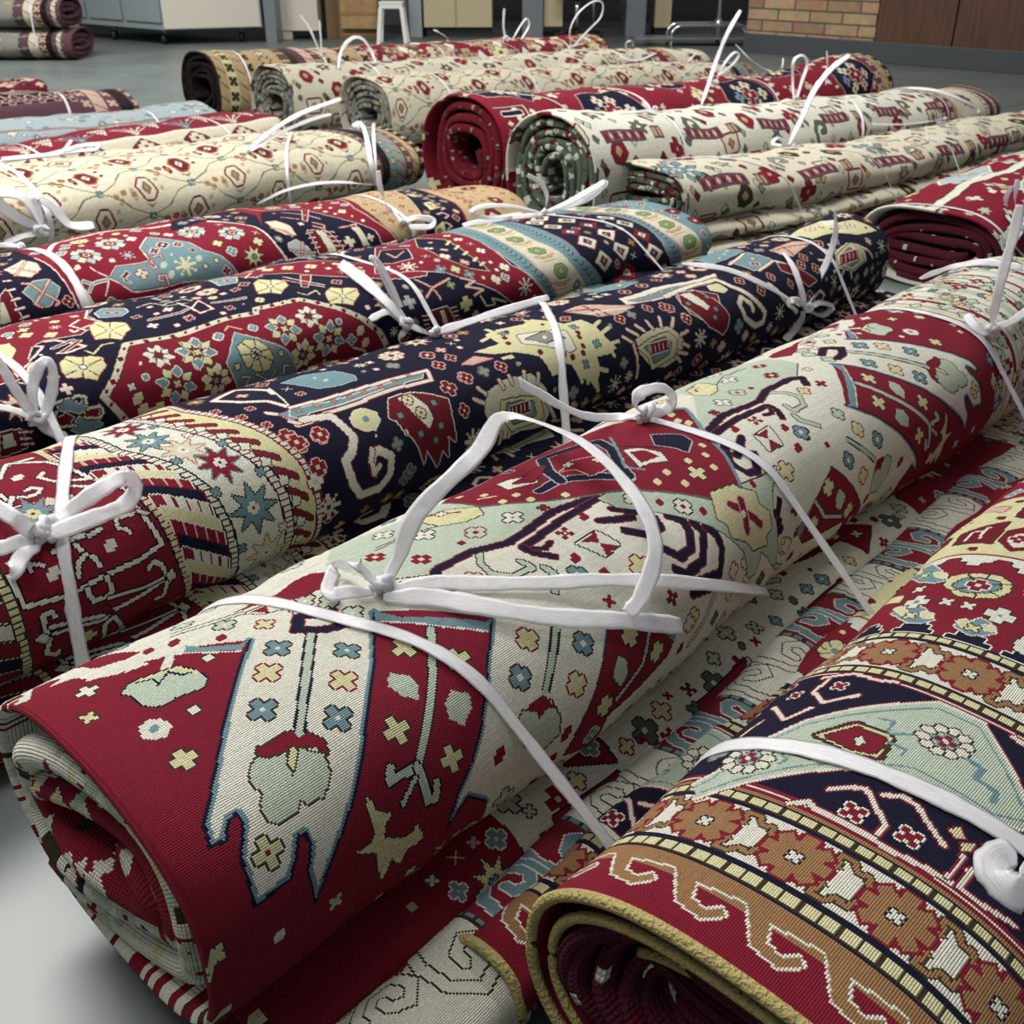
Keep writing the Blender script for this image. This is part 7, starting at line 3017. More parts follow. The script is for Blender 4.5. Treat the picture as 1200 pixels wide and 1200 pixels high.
CH['F2'][0].fill(4000, .5, u=(.19, 1.8), skip='s'); CH['N2'][0].fill(14000, .5, u=(-.04, 2.5)); CH['N3'][0].fill(12000, .5); CH['N4'][0].fill(10000, .5)
# scroll guard border of the front roll
def scrolls():
    ch = Chart(2.2, .36, .0022, 'w'); B = [.10, .263, .423, .583, .705, .86, 1.0, 1.115, 1.245, 1.395, 1.53, 1.67, 1.82, 1.97, 2.12]; B = [-.06]+B
    for i in range(len(B)-1):
        a, b = B[i], B[i+1]; c = b-a; red = i % 2 == 0
        if i == 0: red = True
        ch.rect('r' if red else 'w', a, -.2, b, .2)
        f, o = ('b', 'w') if red else ('w', 'k')
        for q in (0, 1):
            x0 = a+c*(.08+.46*q); h = c*.40
            pts = [(x0+h*.2, .075), (x0+h*.02, .03), (x0+h*.1, -.012), (x0+h*.45, -.04), (x0+h*.85, -.03), (x0+h*.95, .005), (x0+h*.75, .022), (x0+h*.5, .012), (x0+h*.5, -.004)]
            if q: pts = [(x, -y+.03) for x, y in pts]
            pts = [(x, (y-.015)*.8-.012) for x, y in pts]
            ch.line(f, pts, .012 if red else .011, o); 
        if not red: ch.dia(a+c*.5, -.055, c*.09, .012, 'r', 'k'); ch.bm(XS, a+c*.12, -.06, {'o': 'k', 'f': 'w'}, 1)
        else: ch.rect('w', a+c*.3, -.085, a+c*.6, -.075); ch.line('b', [(a+c*.45, -.08), (a+c*.52, -.03), (a+c*.5, .06)], .008, 'w')
        if b < 2.1:
            ch.rect('k', b-.009, -.2, b+.009, .2)
            for v in np.arange(-.19, .19, .017): ch.rect('b', b-.006, v, b+.006, v+.012)
    return ch
CH['F1b'] = (scrolls(), 2.2, .36)
c = CH['F1'][0]; r = random.Random(21)
for v0, v1 in ((-.58, -.12), (.30, .58)):     # the folded edge that shows around the back and underside of the near end
    v = v0; c.rect('w', -.05, v0, .012, v1)
    while v < v1:
        w = r.choice((.004, .006, .012, .02)); c.rect(r.choice('rrknkysrR'), -.05, v, .012, v+w); v += w+r.choice((.008, .014, .03))
# turned-in folds seen at the coiled end of the front roll
ch = Chart(.8, 4.2, .0034, 'r', 4); r = random.Random(8); v = -2.1
ch.rect('w', -.05, -2.1, .8, -1.05)
while v < -1.05:
    w = r.choice((.008, .02, .035)); c = r.choice(('w', 'w', 's', 'y', 'k', 'r', 'n')); ch.rect(c, -.05, v, .8, v+w); v += w+r.choice((.012, .03, .06))
for _ in range(620):
    u, w = r.uniform(.24, .46), r.uniform(-2.05, 2.1); s = r.uniform(.006, .018); c = r.choice(('w', 's', 'y', 'y', 's', 'k', 'r' if w < -1.05 else 'w'))
    if r.random() < .5: ch.dia(u, w, s*1.3, s, c, None)
    else: ch.bm(XF, u, w, {'o': c, 'f': c, 'c': 'r'}, s/.016)
CH['F1e'] = (ch, .8, 4.2)
def mottle(cols, base, seed=1, n=3600, W=.8, H=3.4, kn=.006, s0=.006, s1=.022):
    ch = Chart(W, H, kn, base, seed); r = random.Random(seed)
    for _ in range(n):
        u, v, s = r.uniform(.1, .6), r.uniform(-H/2, H/2), r.uniform(s0, s1); ch.rect(r.choice(cols), u, v, u+s*1.6, v+s)
    return (ch, W, H)
CH['green_end'] = mottle('wskeRsek', 'e', 2); CH['grey_end'] = mottle('aesektak', 'a', 3); CH['red_end'] = mottle('RmfRfmad', 'R', 4, 2600, s0=.005, s1=.011); CH['mauve_end'] = mottle('mmfpd', 'm', 9, 900)
CH['dark_end'] = mottle('ddkdd', 'd', 5, 900); CH['maroon_end'] = mottle('wfRRRs', 'f', 6, 420, s0=.006, s1=.012); CH['navy_end'] = mottle('nRwndk', 'n', 7, 900)
# cream lattice rug
def lattice(cream='c', W=2.6, lz=('R', 'o'), seed=1, end=None):
    ch = Chart(W, 1.4, .0035, cream, seed)
    P = .155; Q = .17
    for u, v, i, j in grid(-.1, W, -.68, .7, P, Q):
        g = [(u-P, v), (u-P*.6, v-Q*.18), (u-P*.35, v-Q*.42), (u, v-Q*.5)]
        ch.line('e', g, .003); ch.line('e', [(2*u-a, b) for a, b in g], .003)
        g2 = [(u-P, v), (u-P*.6, v+Q*.18), (u-P*.35, v+Q*.42), (u, v+Q*.5)]; ch.line('y', g2, .003); ch.line('y', [(2*u-a, b) for a, b in g2], .003)
        ch.bm(XS, u, v-Q*.5, {'o': 'k', 'f': 'b'}, 1)
        hx = lambda s: [(u-.030*s, v-.010*s), (u-.012*s, v-.036*s), (u+.012*s, v-.036*s), (u+.030*s, v+.010*s), (u+.012*s, v+.036*s), (u-.012*s, v+.036*s)]
        c = 'R' if (i+j) % 2 else 'c'; ch.poly(c, hx(1), 'R' if c == 'c' else 'o', 2); ch.dia(u, v, .013, .02, 'c' if c == 'R' else 'o', 'k'); ch.bm(PL, u, v, {'f': 'b'}, .8)
        for a, b in ((-.05, .0), (-.045, .03), (.05, -.0), (.045, -.03)): ch.bm(PL, u+a, v+b, {'f': 'R' if (i+j) % 2 else 't'}, .9)
        ch.poly('o', [(u-.02, v+.045), (u, v+.062), (u+.02, v+.045), (u, v+.052)], None)
        for a, b in ((-.03, -.07), (.0, -.08), (.03, -.07), (-.015, -.055)): ch.bm(XS, u+a+P*.5, v+b, {'o': 'R' if i % 2 else 't', 'f': 'o'}, .8)
    if end: border_bands(ch, end, 'mdbamtd', 't', .035)
    return (ch, W, 1.4)
CH['N5'] = lattice(end=2.16)
def fans():
    ch = Chart(2.4, 1.1, .0035, 'c', 2)
    ch.rect('r', -.05, -.30, 2.4, .13); i = 0
    for u in np.arange(-.1, 2.4, .22):
        c = 'b' if i % 2 else 'c'; i += 1
        for a in (-.9, -.6, -.3, 0, .3, .6, .9): ch.line(c, [(u, .10), (u+.10*math.sin(a), .10-.10*math.cos(a))], .006)
        ch.bm(XF, u, .10, {'o': 'k', 'f': c, 'c': 'y'}, 1)
        for y in range(6):
            w = .008+.009*y; ch.rect('w', u+.11-w/1.5, .08-.016*y-.012, u+.11+w/1.5, .08-.016*y)
            for x in range(y): ch.rect('k', u+.11-w/2+x*.014, 0.074-.016*y, u+.116-w/2+x*.014, .08-.016*y)
        for a in (-.05, .05): ch.bm(XS, u+a, .03, {'o': 'r', 'f': 'w'}, .7)
        ch.dia(u, .19, .055, .04, 'r', 'k', 2); ch.bm(XF, u, .19, {'o': 'r', 'f': 'c', 'c': 'R'}, 1.8)
        ch.line('o', [(u+.08, .2), (u+.15, .2)], .006); [ch.line('o', [(u+.085+.012*k, .185), (u+.085+.012*k, .215)], .004) for k in range(5)]
    ch.rect('w', -.05, .125, 2.4, .135); return (ch, 2.4, 1.1)
CH['N6'] = fans()
def teal():
    ch = Chart(2.3, 1.1, .004, 'l', 3); small(ch, 'bwpa', 500, .008, .016, 4, (-.3, .3), 'b')
    ch.rect('w', -.05, -.16, 1.1, -.12); ch.rect('r', .5, -.12, 1.3, -.10)
    for u in np.arange(-.05, 2.3, .018): ch.rect('n', u, -.10, u+.010, -.09)
    for u in np.arange(.9, 2.3, .4): ch.poly('r', [(u, -.08), (u+.1, -.11), (u+.2, -.06), (u+.08, -.02)], 'a', 3); ch.bm(XF, u+.1, -.07, {'o': 'o', 'f': 'r', 'c': 'y'}, 2)
    ch.line('p', [(-.05, .16), (2.3, .16)], .006, 'm'); return (ch, 2.3, 1.1)
CH['N7'] = teal()
def mauve(light='p'):
    ch = Chart(2.1, 1.1, .004, 'm', 3)
    ch.rect('c', -.05, -.3, 1.65, -.06); small(ch, 'tpo', 60, .01, .02, 5, (-.25, -.07), 'p')
    for u in np.arange(-.1, 2.1, .016): ch.line('p' if int(u/.12) % 2 else 'a', [(u, -.055), (u+.05, .03)], .006)
    ch.rect('d', -.05, .04, 1.7, .16)
    for u in np.arange(-.05, 1.7, .07): ch.line('p', [(u, .05), (u+.03, .12), (u+.06, .06)], .01); ch.bm(XF, u+.03, .13, {'o': 'p', 'f': 'm', 'c': 'p'}, 1.6)
    border_bands(ch, 1.68, 'mpmdm', 'p', .06); return (ch, 2.1, 1.1)
CH['N8'] = mauve()
ch = Chart(1.9, 1.1, .005, 'R', 3); small(ch, 'pmwpdn', 500, .01, .025, 9, (-.35, .35), 'f'); CH['N9'] = (ch, 1.9, 1.1)
# the row behind
ch = Chart(2.8, 1.3, .005, 'r', 3); small(ch, 'tpyotm', 380, .02, .04, 10, (-.4, .4), 'R')
for u, v, i, j in grid(.95, 2.8, -.4, .45, .16, .2): ch.star(u, v, .05, 't', 8, 'm'); ch.dia(u+.08, v, .03, .05, 'w', 'm'); ch.disc(u, v, .018, 'r')
u = border_bands(ch, -.05, 'dtytt', 'k', .055); ch.rect('t', u, -.6, u+.16, .6)
for v in np.arange(-.5, .5, .13): ch.star(u+.08, v, .05, 'k', 8, None); ch.disc(u+.08, v, .025, 't'); ch.dia(u+.08, v+.065, .03, .02, 'c', 'k')
u = border_bands(ch, u+.16, 'tkmpt', 'm', .05); border_bands(ch, u, 'tpttp', 'k', .06); CH['Ra'] = (ch, 2.8, 1.3)
def boteh(seed, cols, W=3.0, base='c', s=1., bars=False, snow=(), end=None):
    ch = Chart(W, 1.3, .004, base, seed); r = random.Random(seed)
    for u, v, i, j in grid(-.03, W, -.52, .55, .135*s, .15*s):
        k = (i*3+j*2) % 5; c = cols[k % len(cols)]
        if k == 0:
            ch.line(c, [(u-.03*s, v+.03*s), (u-.035*s, v-.01*s), (u-.01*s, v-.04*s), (u+.025*s, v-.03*s), (u+.02*s, v), (u, v)], .014*s, 'k'); 
        elif k == 1: ch.poly(c, [(u-.03*s, v), (u-.01*s, v-.035*s), (u+.02*s, v-.03*s), (u+.035*s, v+.01*s), (u+.01*s, v+.04*s), (u-.02*s, v+.03*s)], 'k'); ch.dia(u, v, .014*s, .018*s, 't')
        elif k == 2: ch.bm(XF, u, v, {'o': 'R', 'f': 'r', 'c': 't'}, 1.7*s); ch.bm(XS, u+.05*s, v-.03*s, {'o': 'k', 'f': c}, 1)
        elif k == 3: ch.poly('c', [(u-.035*s, v-.03*s), (u+.035*s, v-.03*s), (u+.028*s, v+.03*s), (u-.028*s, v+.03*s)], 'R', 2); ch.dia(u, v, .014*s, .016*s, 'o', 'k')
        else: ch.star(u, v, .034*s, c, 6, 'k', .5); ch.dia(u, v, .01, .01, 'w')
        for a, b in ((.065, .03), (.06, -.045), (-.06, .05)): ch.dia(u+a*s, v+b*s, .012*s, .015*s, r.choice('teaRs'), 'k')
    if bars:
        for u in np.arange(.08, W, .42):
            for v in (-.10, .17):
                ch.rect('m', u, v-.022, u+.19, v+.022)
                for x in range(9): ch.dia(u+.012+x*.0205, v, .008, .017, 'p' if x % 2 else 'R')
                ch.rect('m', u+.23, v-.022, u+.28, v+.022); ch.rect('t', u+.236, v-.016, u+.25, v+.016); ch.rect('t', u+.258, v-.016, u+.272, v+.016)
    for (u, v) in snow:
        for a in range(8): ch.line('b', [(u, v), (u+.075*math.cos(a*.785), v+.075*math.sin(a*.785))], .016); ch.disc(u+.06*math.cos(a*.785), v+.06*math.sin(a*.785), .015, 'b', 'k')
        ch.disc(u, v, .03, 'b', 'k'); ch.star(u, v, .02, 'w', 4); ch.dia(u+.0, v, .008, .008, 'R')
    if end is not None:
        border_bands(ch, end, 'mrmt', 'p', .04); ch.rect('c', end+.16, -.6, end+.5, .6)
        for v in np.arange(-.5, .5, .16):
            ch.star(end+.3, v, .06, 'n', 8, 't'); ch.disc(end+.3, v, .02, 'r')
        border_bands(ch, end+.42, 'pmpmtm', 'c', .04)
    return (ch, W, 1.3)
CH['Rb'] = boteh(11, 'mrat', W=2.9, end=2.3); CH['Re'] = boteh(12, 'erag', W=3.05, base='w', bars=True, end=2.3, s=1.1)
CH['Rf'] = boteh(13, 'aktb', W=2.7, bars=True, snow=((.06, .08), (1.02, .06), (1.02, -.2)), s=1.)
CH['Rc'] = lattice('c', 2.6, seed=5, end=2.2)
# dark red rug with navy blocks
ch = Chart(2.9, 1.4, .0045, 'r', 5); small(ch, 'ycpw', 520, .012, .02, 14, (-.5, .6), 'R')
for u, v, i, j in grid(.18, 2.6, -.45, .5, .44, .42):
    ch.poly('n', [(u-.13, v-.1), (u+.12, v-.13), (u+.17, v+.02), (u+.08, v+.12), (u-.12, v+.1), (u-.17, v)], 'p', 1)
    for a in range(6): ch.bm(XF, u+.09*math.cos(a), v+.065*math.sin(a), {'o': 'n', 'f': 'cpybc'[a % 5], 'c': 'r'}, 1.3)
    ch.bm(XF, u, v, {'o': 'w', 'f': 'r', 'c': 'y'}, 2)
for v in np.arange(-.5, .6, .16): ch.line('p', [(.02, v), (.16, v), (.16, v+.06)], .008, 'n'); ch.line('n', [(.05, v+.03), (.13, v+.03)], .02, 'w')
border_bands(ch, 2.55, 'mtktm', 'p', .05); CH['Rd'] = (ch, 2.9, 1.4)
# red rug with cream stripes and a sage medallion
ch = Chart(1.8, 1.3, .004, 'r', 6); small(ch, 'cwsyw', 260, .012, .02, 15, (-.5, .5), 'R')
for v0 in (-.24, -.02, .2):
    ch.line('w', [(-.05, v0+.01), (.3, v0-.01), (.9, v0+.02), (1.8, v0)], .03, 'k')
for u, v in ((.42, -.1), (.95, -.12), (.5, .12)): ch.poly('l', [(u-.16, v), (u-.06, v-.05), (u+.1, v-.06), (u+.18, v), (u+.08, v+.05), (u-.08, v+.05)], 'w', 2); ch.star(u, v, .035, 'c', 8, 'k')
ch.rect('w', -.06, -.6, .004, .0); ch.rect('w', .02, -.6, .3, -.2); CH['Rh'] = (ch, 1.8, 1.3)
# grey damask rugs
ch = Chart(1.4, 1.2, .006, 'a', 7); small(ch, 'catcm', 200, .02, .05, 16, (-.5, .5), 'a')
for u in (.1, .35, .6, .82): ch.line('k', [(u, -.02), (u+.05, -.08), (u+.1, -.05), (u+.06, 0), (u, .08), (u+.1, .13)], .014)
u = border_bands(ch, .88, 'ac', 'm', .08); u = border_bands(ch, u, 'md', 'p', .05); u = border_bands(ch, u, 'aca', 'm', .035); ch.rect('m', u, -.6, 1.4, .6); CH['FL'] = (ch, 1.4, 1.2)
MAT = {k: (rug_mat('woven_'+k, c.done(), (w, h), c.kn), (w, h)) for k, (c, w, h) in CH.items()}

# ------------------------------------------------------------------ build the rugs
TIES = [
[["F1","F1a","F1b"],0.278,-0.388,12,[-134,921,311],1.1,[["loop",13,[[-134,921,309],[-117,938,335],[-96,960,378],[-36,1023,416],[-9,1323,327],[77,1182,360],[135,1080,343],[157,1012,312],[142,969,275],[124,952,258]]],["tail",12,[[-129,916,309],[-86,933,309],[-33,940,304],[40,962,291],[101,985,280],[202,1028,249],[334,1178,141]]],["tail",15,[[-130,905,309],[-85,909,307],[-32,904,300],[41,915,279],[117,947,253],[191,991,216]]],["loop",11,[[-140,915,309],[-164,915,310],[-186,913,310],[-186,959,310],[-155,899,354],[-147,908,338],[-141,928,315]]]],"with one big standing loop, on the big cream rug roll"],
[["F1","F1a","F1b"],0.903,-0.169,13,[186,1368,309],1.3,[["loop",12,[[185,1380,306],[171,1352,331],[177,1359,347],[209,1392,340],[227,1411,318],[216,1399,302],[186,1379,312]]],["tail",11,[[179,1374,306],[142,1386,298],[94,1272,350],[57,1190,400],[29,1133,439],[9,1083,470]]]],"with a curled tail, around the middle of the big cream roll"],
[["F1","F1a","F1b"],1.598,0.0,12,[830,1770,292],1.2,[["tail",11,[[832,1779,293],[822,1762,353],[825,1765,411],[831,1771,459],[831,1772,508]]],["tail",10,[[838,1785,294],[884,1822,292],[929,1873,293],[982,1929,302]]],["tail",11,[[822,1765,290],[802,1773,300],[794,1804,311]]],["tail",9,[[593,1523,457],[877,2130,301],[925,2084,327],[987,2037,330]]]],"with upright tails at the striped far end of the cream roll"],
[["N2","N2b"],0.423,0.545,12,[-567,1120,263],1.5,[["loop",15,[[-569,1121,262],[-550,1161,269],[-513,1175,291],[-489,1200,296],[-480,1208,278],[-493,1195,260],[-518,1159,262],[-560,1112,263]]],["loop",14,[[-573,1114,263],[-587,1099,295],[-648,1155,289]]],["tail",16,[[-572,1115,256],[-579,1087,252],[-585,1064,243],[-603,1084,227]]],["tail",13,[[-574,1111,260],[-597,1090,261],[-617,1070,264]]]],"in a wide bow on the red border of the navy roll"],
[["N2","N2b"],1.375,0.8,11,[-136,1825,271],1.0,[["tail",12,[[-137,1840,266],[-89,1896,265],[-21,2019,248],[74,2088,255]]]],"over the yellow star medallion, with one long straight tail"],
[["N2","N2b"],2.238,0.0,9,[674,2362,142],1.1,[["tail",10,[[673,2363,145],[703,2420,180],[731,2448,232],[744,2461,288],[730,2447,347]]],["tail",9,[[666,2355,153],[650,2356,199],[636,2385,235],[621,2429,256]]],["loop",11,[[680,2371,139],[710,2399,146],[759,2455,119],[734,2435,105],[682,2368,135]]],["tail",13,[[665,2356,139],[655,2366,97],[617,2304,90]]],["loop",11,[[666,2355,153],[629,2318,179],[617,2301,173],[640,2322,153]]],["tail",8,[[379,2359,249],[469,2300,252],[556,2273,222],[647,2330,161]]]],"near the far end of the navy roll, with a four-leaf bow"],
[["N3","N3b"],0.56,0.0,12,[-818,1692,162],1.3,[["loop",13,[[-820,1694,165],[-817,1693,211],[-804,1705,249],[-792,1718,258],[-787,1722,238],[-795,1714,199],[-808,1697,165]]],["tail",14,[[-820,1694,165],[-833,1677,214],[-843,1667,259],[-855,1655,308]]],["tail",9,[[-819,1693,162],[-849,1680,184],[-879,1666,198]]],["tail",16,[[-818,1693,159],[-800,1704,131],[-786,1719,113]]]],"with a narrow loop beside the red hexagon medallion roll border"],
[["N3","N3b"],1.422,0.0,9,[-230,2263,142],1.4,[["tail",20,[[-232,2265,145],[-270,2259,189],[-323,2298,226],[-387,2377,244]]],["loop",8,[[-233,2266,149],[-260,2234,216],[-279,2216,272],[-293,2201,303],[-281,2214,294],[-262,2232,245],[-241,2252,182]]],["loop",9,[[-224,2271,138],[-247,2251,111],[-235,2283,77],[-209,2286,98]]],["tail",11,[[-240,2258,145],[-270,2244,174],[-304,2204,170]]],["tail",12,[[-232,2265,138],[-193,2299,110],[-168,2421,51]]]],"in a thick crumpled bunch at the red hexagon medallion"],
[["N3","N3b"],2.117,-0.324,8,[90,2971,221],1.0,[["tail",9,[[92,3013,215],[96,2977,264],[79,2960,302],[41,2923,331]]],["loop",12,[[96,3009,216],[155,3037,233],[218,3099,252],[265,3146,267],[260,3141,253],[206,3087,229],[128,3080,209]]],["loop",9,[[86,2975,219],[0,2882,258],[-77,2805,275],[-105,2777,264],[-56,2827,241],[29,2988,217]]],["tail",10,[[87,2959,220],[-1,2916,220],[-96,2849,223],[-129,2824,221]]]],"with a bow and curled tails over the diamond lattice border"],
[["N4"],0.838,-0.0,15,[-1163,2526,244],0.8,[["tail",8,[[-1170,2547,240],[-1185,2505,251],[-1218,2472,263]]]],"lying wide and flat beside the teal medallion"],
[["N4"],1.789,0.0,9,[-303,2996,188],0.9,[["loop",12,[[-311,2991,188],[-271,3044,191],[-227,3066,178],[-233,3046,165],[-287,2994,176]]],["tail",10,[[-308,3001,191],[-346,3039,218],[-353,2946,282],[-358,2941,339]]]],"on the tan flower border of the teal medallion roll"],
[["N5"],0.974,0.0,12,[-1358,3102,139],1.8,[["loop",22,[[-1359,3103,143],[-1403,3061,186],[-1431,3029,230],[-1434,3026,263],[-1394,3066,250],[-1371,3088,216],[-1354,3098,158]]],["loop",20,[[-1360,3103,139],[-1360,3100,202],[-1361,3099,238],[-1331,3129,207],[-1298,3155,144],[-1246,3203,132]]],["tail",14,[[-1367,3096,135],[-1404,3062,134],[-1446,3033,118]]]],"bunched up like a bag on the cream lattice roll"],
[["N5"],2.004,0.8,10,[-881,3703,256],0.9,[["tail",11,[[-883,3719,258],[-806,3778,313],[-717,3868,355],[-600,3986,384]]],["tail",9,[[-875,3711,255],[-783,3801,301],[-694,3891,329],[-634,3951,338]]],["tail",8,[[-850,3616,102],[-758,3693,133],[-632,3809,134],[-478,3982,91]]]],"on the cream lattice roll, with two long straight tails"],
[["N5"],2.382,0.8,10,[-565,4139,256],0.9,[["loop",15,[[-570,4158,255],[-581,4124,271],[-555,4149,274],[-524,4042,236],[-504,3937,179],[-487,3962,96]]]],"at the dark bordered end of the cream lattice roll"],
[["N6"],1.261,0.0,8,[-1657,4085,178],0.9,[["tail",11,[[-1663,4091,181],[-1714,4047,183],[-1783,3994,184],[-1826,3955,186]]],["tail",9,[[-1663,4091,181],[-1643,4099,203],[-1626,4116,225]]],["loop",9,[[-1654,4095,179],[-1611,4135,183],[-1566,4171,182],[-1565,4198,194],[-1617,4154,196],[-1651,4106,187]]]],"in a flat low bow on the red fan ray roll"],
[["N6"],2.005,-0.139,8,None,1.0,[],"plain and knotless over the red fan ray roll"],
[["N7"],1.862,0.0,8,None,1.0,[],"around the teal paisley rug roll"],
[["N8"],1.636,0.088,9,None,1.0,[],"around the mauve striped rug roll"],
[["FL","FL2"],1.02,0.0,7,None,1.0,[],"around two stacked grey rug rolls"],
[["Ra"],0.185,0.0,9,None,1.0,[],"around the tan bordered end of the red and tan rug roll"],
[["Ra"],0.653,0.0,9,[-1041,6327,302],0.8,[["tail",10,[[-1042,6328,301],[-1065,6304,371],[-1091,6279,449],[-1126,6247,509]]],["tail",7,[[-1042,6328,301],[-1040,6328,390],[-1041,6327,479]]]],"with two upright tails x"],
[["Ra"],1.425,0.0,8,[-424,6782,287],0.7,[["tail",7,[[-425,6783,286],[-388,7013,327],[-422,6783,385],[-454,6753,401]]]],"with one short curled tail below the beige cupboards"],
[["Ra"],1.722,-0.8,11,[-41,7137,320],1.7,[["tail",10,[[-41,7169,322],[-52,7126,398],[-47,7131,491]]],["loop",8,[[2,7155,315],[53,7226,391],[90,7261,427],[106,7277,387],[57,7176,316]]],["tail",9,[[-50,7083,311],[-104,7076,258],[-146,7037,214]]]],"crumpled into a ball on the tan bordered red roll"],
[["Ra"],2.295,0.0,8,[372,7255,267],0.8,[["loop",7,[[369,7259,269],[360,7244,365],[413,7294,458],[507,7384,516],[571,7444,503],[562,7437,425],[484,7362,356],[385,7268,270]]],["tail",8,[[371,7257,266],[432,7303,279],[535,7410,248]]],["tail",8,[[356,7241,256],[298,7207,241],[237,7127,205]]]],"with a large open loop, on the tan bordered red roll end"],
[["Rb"],0.497,0.0,8,[-850,5747,329],0.8,[["loop",13,[[-853,5635,308],[-848,5750,379],[-799,5796,433],[-750,5842,426],[-711,5879,359],[-687,5805,320]]]],"with a wide standing loop on the cream paisley rug roll"],
[["Rb"],2.18,0.0,7,[697,6709,267],0.8,[["tail",9,[[585,6712,296],[669,6672,250],[760,6725,248],[850,6810,274]]],["loop",7,[[670,6803,296],[657,6672,340],[689,6702,347],[722,6896,301]]]],"with a low sagging tail on the cream paisley rug roll"],
[["Rc"],0.329,-0.162,9,None,1.0,[],"on the cream lozenge rug roll, the band nearer its grey coil"],
[["Rc"],0.874,-0.0,8,None,1.0,[],"round the middle of the cream lozenge rug roll"],
[["Rc"],1.888,0.0,7,[999,6486,265],0.7,[["tail",7,[[975,6408,262],[1019,6505,283],[1040,6526,299]]]],"with a stub tail on the cream lozenge rug roll"],
[["Rd"],0.264,-0.592,9,None,1.0,[],"on the dark red rug roll, the band nearer its open coil"],
[["Rd"],0.829,0.1,9,None,1.0,[],"round the middle of the dark red rug roll"],
[["Rd"],1.695,0.0,8,[853,4775,347],0.9,[["tail",12,[[754,4504,297],[800,4651,350],[847,4769,435],[888,4810,529],[946,4870,615]]],["loop",8,[[860,4815,349],[884,4807,412],[931,4855,453],[959,4883,444],[928,4852,407],[862,4785,374]]],["tail",6,[[936,4860,486],[1026,4950,417],[1173,5252,342],[1200,5127,358],[1207,5134,406]]]],"with a tall blade-like tail on the dark red rug roll"],
[["Re"],0.473,0.0,9,[501,3966,353],0.8,[["tail",8,[[502,3965,352],[412,3729,377],[341,3662,387]]]],"on the white rug roll close to its green coil"],
[["Re"],1.762,0.8,8,[1125,4509,318],0.8,[["loop",9,[[1105,4443,318],[1102,4486,385],[1095,4479,457],[1135,4520,475],[1168,4552,441],[1151,4536,379],[1132,4517,309]]],["tail",5,[[1281,4666,419],[1265,4650,478]]],["tail",5,[[1285,4670,348],[1276,4661,420]]]],"with a square standing loop on the white rug roll"],
[["Re"],2.366,0.0,8,[1919,4985,171],0.8,[["loop",9,[[1609,4985,282],[1815,5277,264],[1930,5196,264],[2053,5176,226],[2154,5220,179],[2123,5189,158],[2012,5063,152],[1857,4909,167]]],["tail",7,[[1917,4986,171],[1666,4740,186],[1460,4551,215]]]],"looped round the flowered far end of the white rug roll"],
[["Rf","Rf2","Rf3"],0.352,-0.563,9,[1016,4027,224],1.1,[["tail",14,[[998,4015,222],[1045,4055,311],[1090,4099,401],[1160,4167,465],[1242,4246,503]]],["loop",9,[[998,4015,222],[944,3957,257],[920,3933,243],[953,3926,236]]]],"with a long curved tail on the folded cream rug stack"],
[["Rf","Rf2","Rf3"],0.853,-0.482,7,None,1.0,[],"on the folded cream rug stack past its blue star motif"],
[["Rf","Rf2","Rf3"],1.433,0.0,7,None,1.0,[],"toward the far end of the folded cream rug"],
[["Rh"],0.04,0.0,10,[1408,2952,184],1.2,[["tail",9,[[1407,2953,183],[1365,2956,208],[1382,3041,232],[1292,2828,322]]],["tail",12,[[1404,2947,180],[1360,2887,160],[1425,2937,104]]],["tail",9,[[1410,2960,186],[1335,2874,264],[1315,2852,334]]]],"hanging on the red rug roll with flat maroon coil"],
[["F2"],0.262,-0.133,16,[679,1044,-217],1.6,[["loop",20,[[405,618,247],[393,619,250],[379,603,252],[385,587,248],[400,583,244]]],["tail",18,[[408,615,245],[418,605,241],[419,594,238]]]],"broad, across the sage medallion of the gold edged roll"]
]

DENT = {}
for (rolls, t0, kk, w, kp, ks, rb, lab) in TIES:
    if rolls[0] != 'F2': DENT.setdefault(rolls[0], []).append((t0+kk*.0, .010))
ROLLS = {k: mk(k, dents=DENT.get(k, ()), jit=(.0016 if k in ('F1', 'F2', 'F1b', 'N2') else .003)) for k in PRM}
m_bind = node_mat('gold_wool_binding', srgb(168, 152, 96), .9, bump=(260, .7)); m_back = node_mat('jute_backing', srgb(58, 50, 44), .95, bump=(200, .4))
m_dark = node_mat('dark_rug_back', srgb(34, 30, 32), .9, bump=(150, .4)); m_edge = node_mat('grey_overcast_edge', srgb(120, 112, 110), .9)
def rug(k, label, end='dark_end', T=.022, turns=3, group=None, far=True, **kw):
    R = ROLLS[k]; e = empty('rolled_rug', (R.x0, R.y0, 0), label, 'rug', 'rolled rugs laid out on the floor')
    mt, tm = MAT[k]
    shell('outer_turn', R, mt, tm, e, T=kw.pop('T0', min(T*.55, .011)), m=kw.pop('m', 72), ds=kw.pop('ds', .04))
    me, te = MAT[end]
    coil('coiled_inside', R, me, te, e, T=T, turns=turns, **kw)
    if far: coil('coiled_inside', R, me, te, e, end=1, T=T*1.3, turns=turns, depth=.05, wob=.1)
    return e
def layer(name, k, e, mk_, vo=0., T=.01, **kw):
    """a turned-under layer of the same rug, lying below the main roll"""
    R = ROLLS[k]; mt, tm = MAT[mk_]; o = shell(name, R, mt, tm, e, T=T, m=48, ds=.05, **kw)
    if vo:
        uv = o.data.uv_layers[0].data; a = np.empty(len(uv)*2, np.float32); uv.foreach_get('uv', a); a[1::2] += vo/tm[1]; uv.foreach_set('uv', a)
    return o
e = rug('F1', 'big cream rug roll with red bands and tulips, its thick red coil in front', 'F1e', T=.034, T0=.012, d0=.028, turns=5, th0=-.9, rec=.016, fwd=-.012, lump=.18, wob=.4, seed=4, step=.14, ds=.03, m=96, depth=.12)
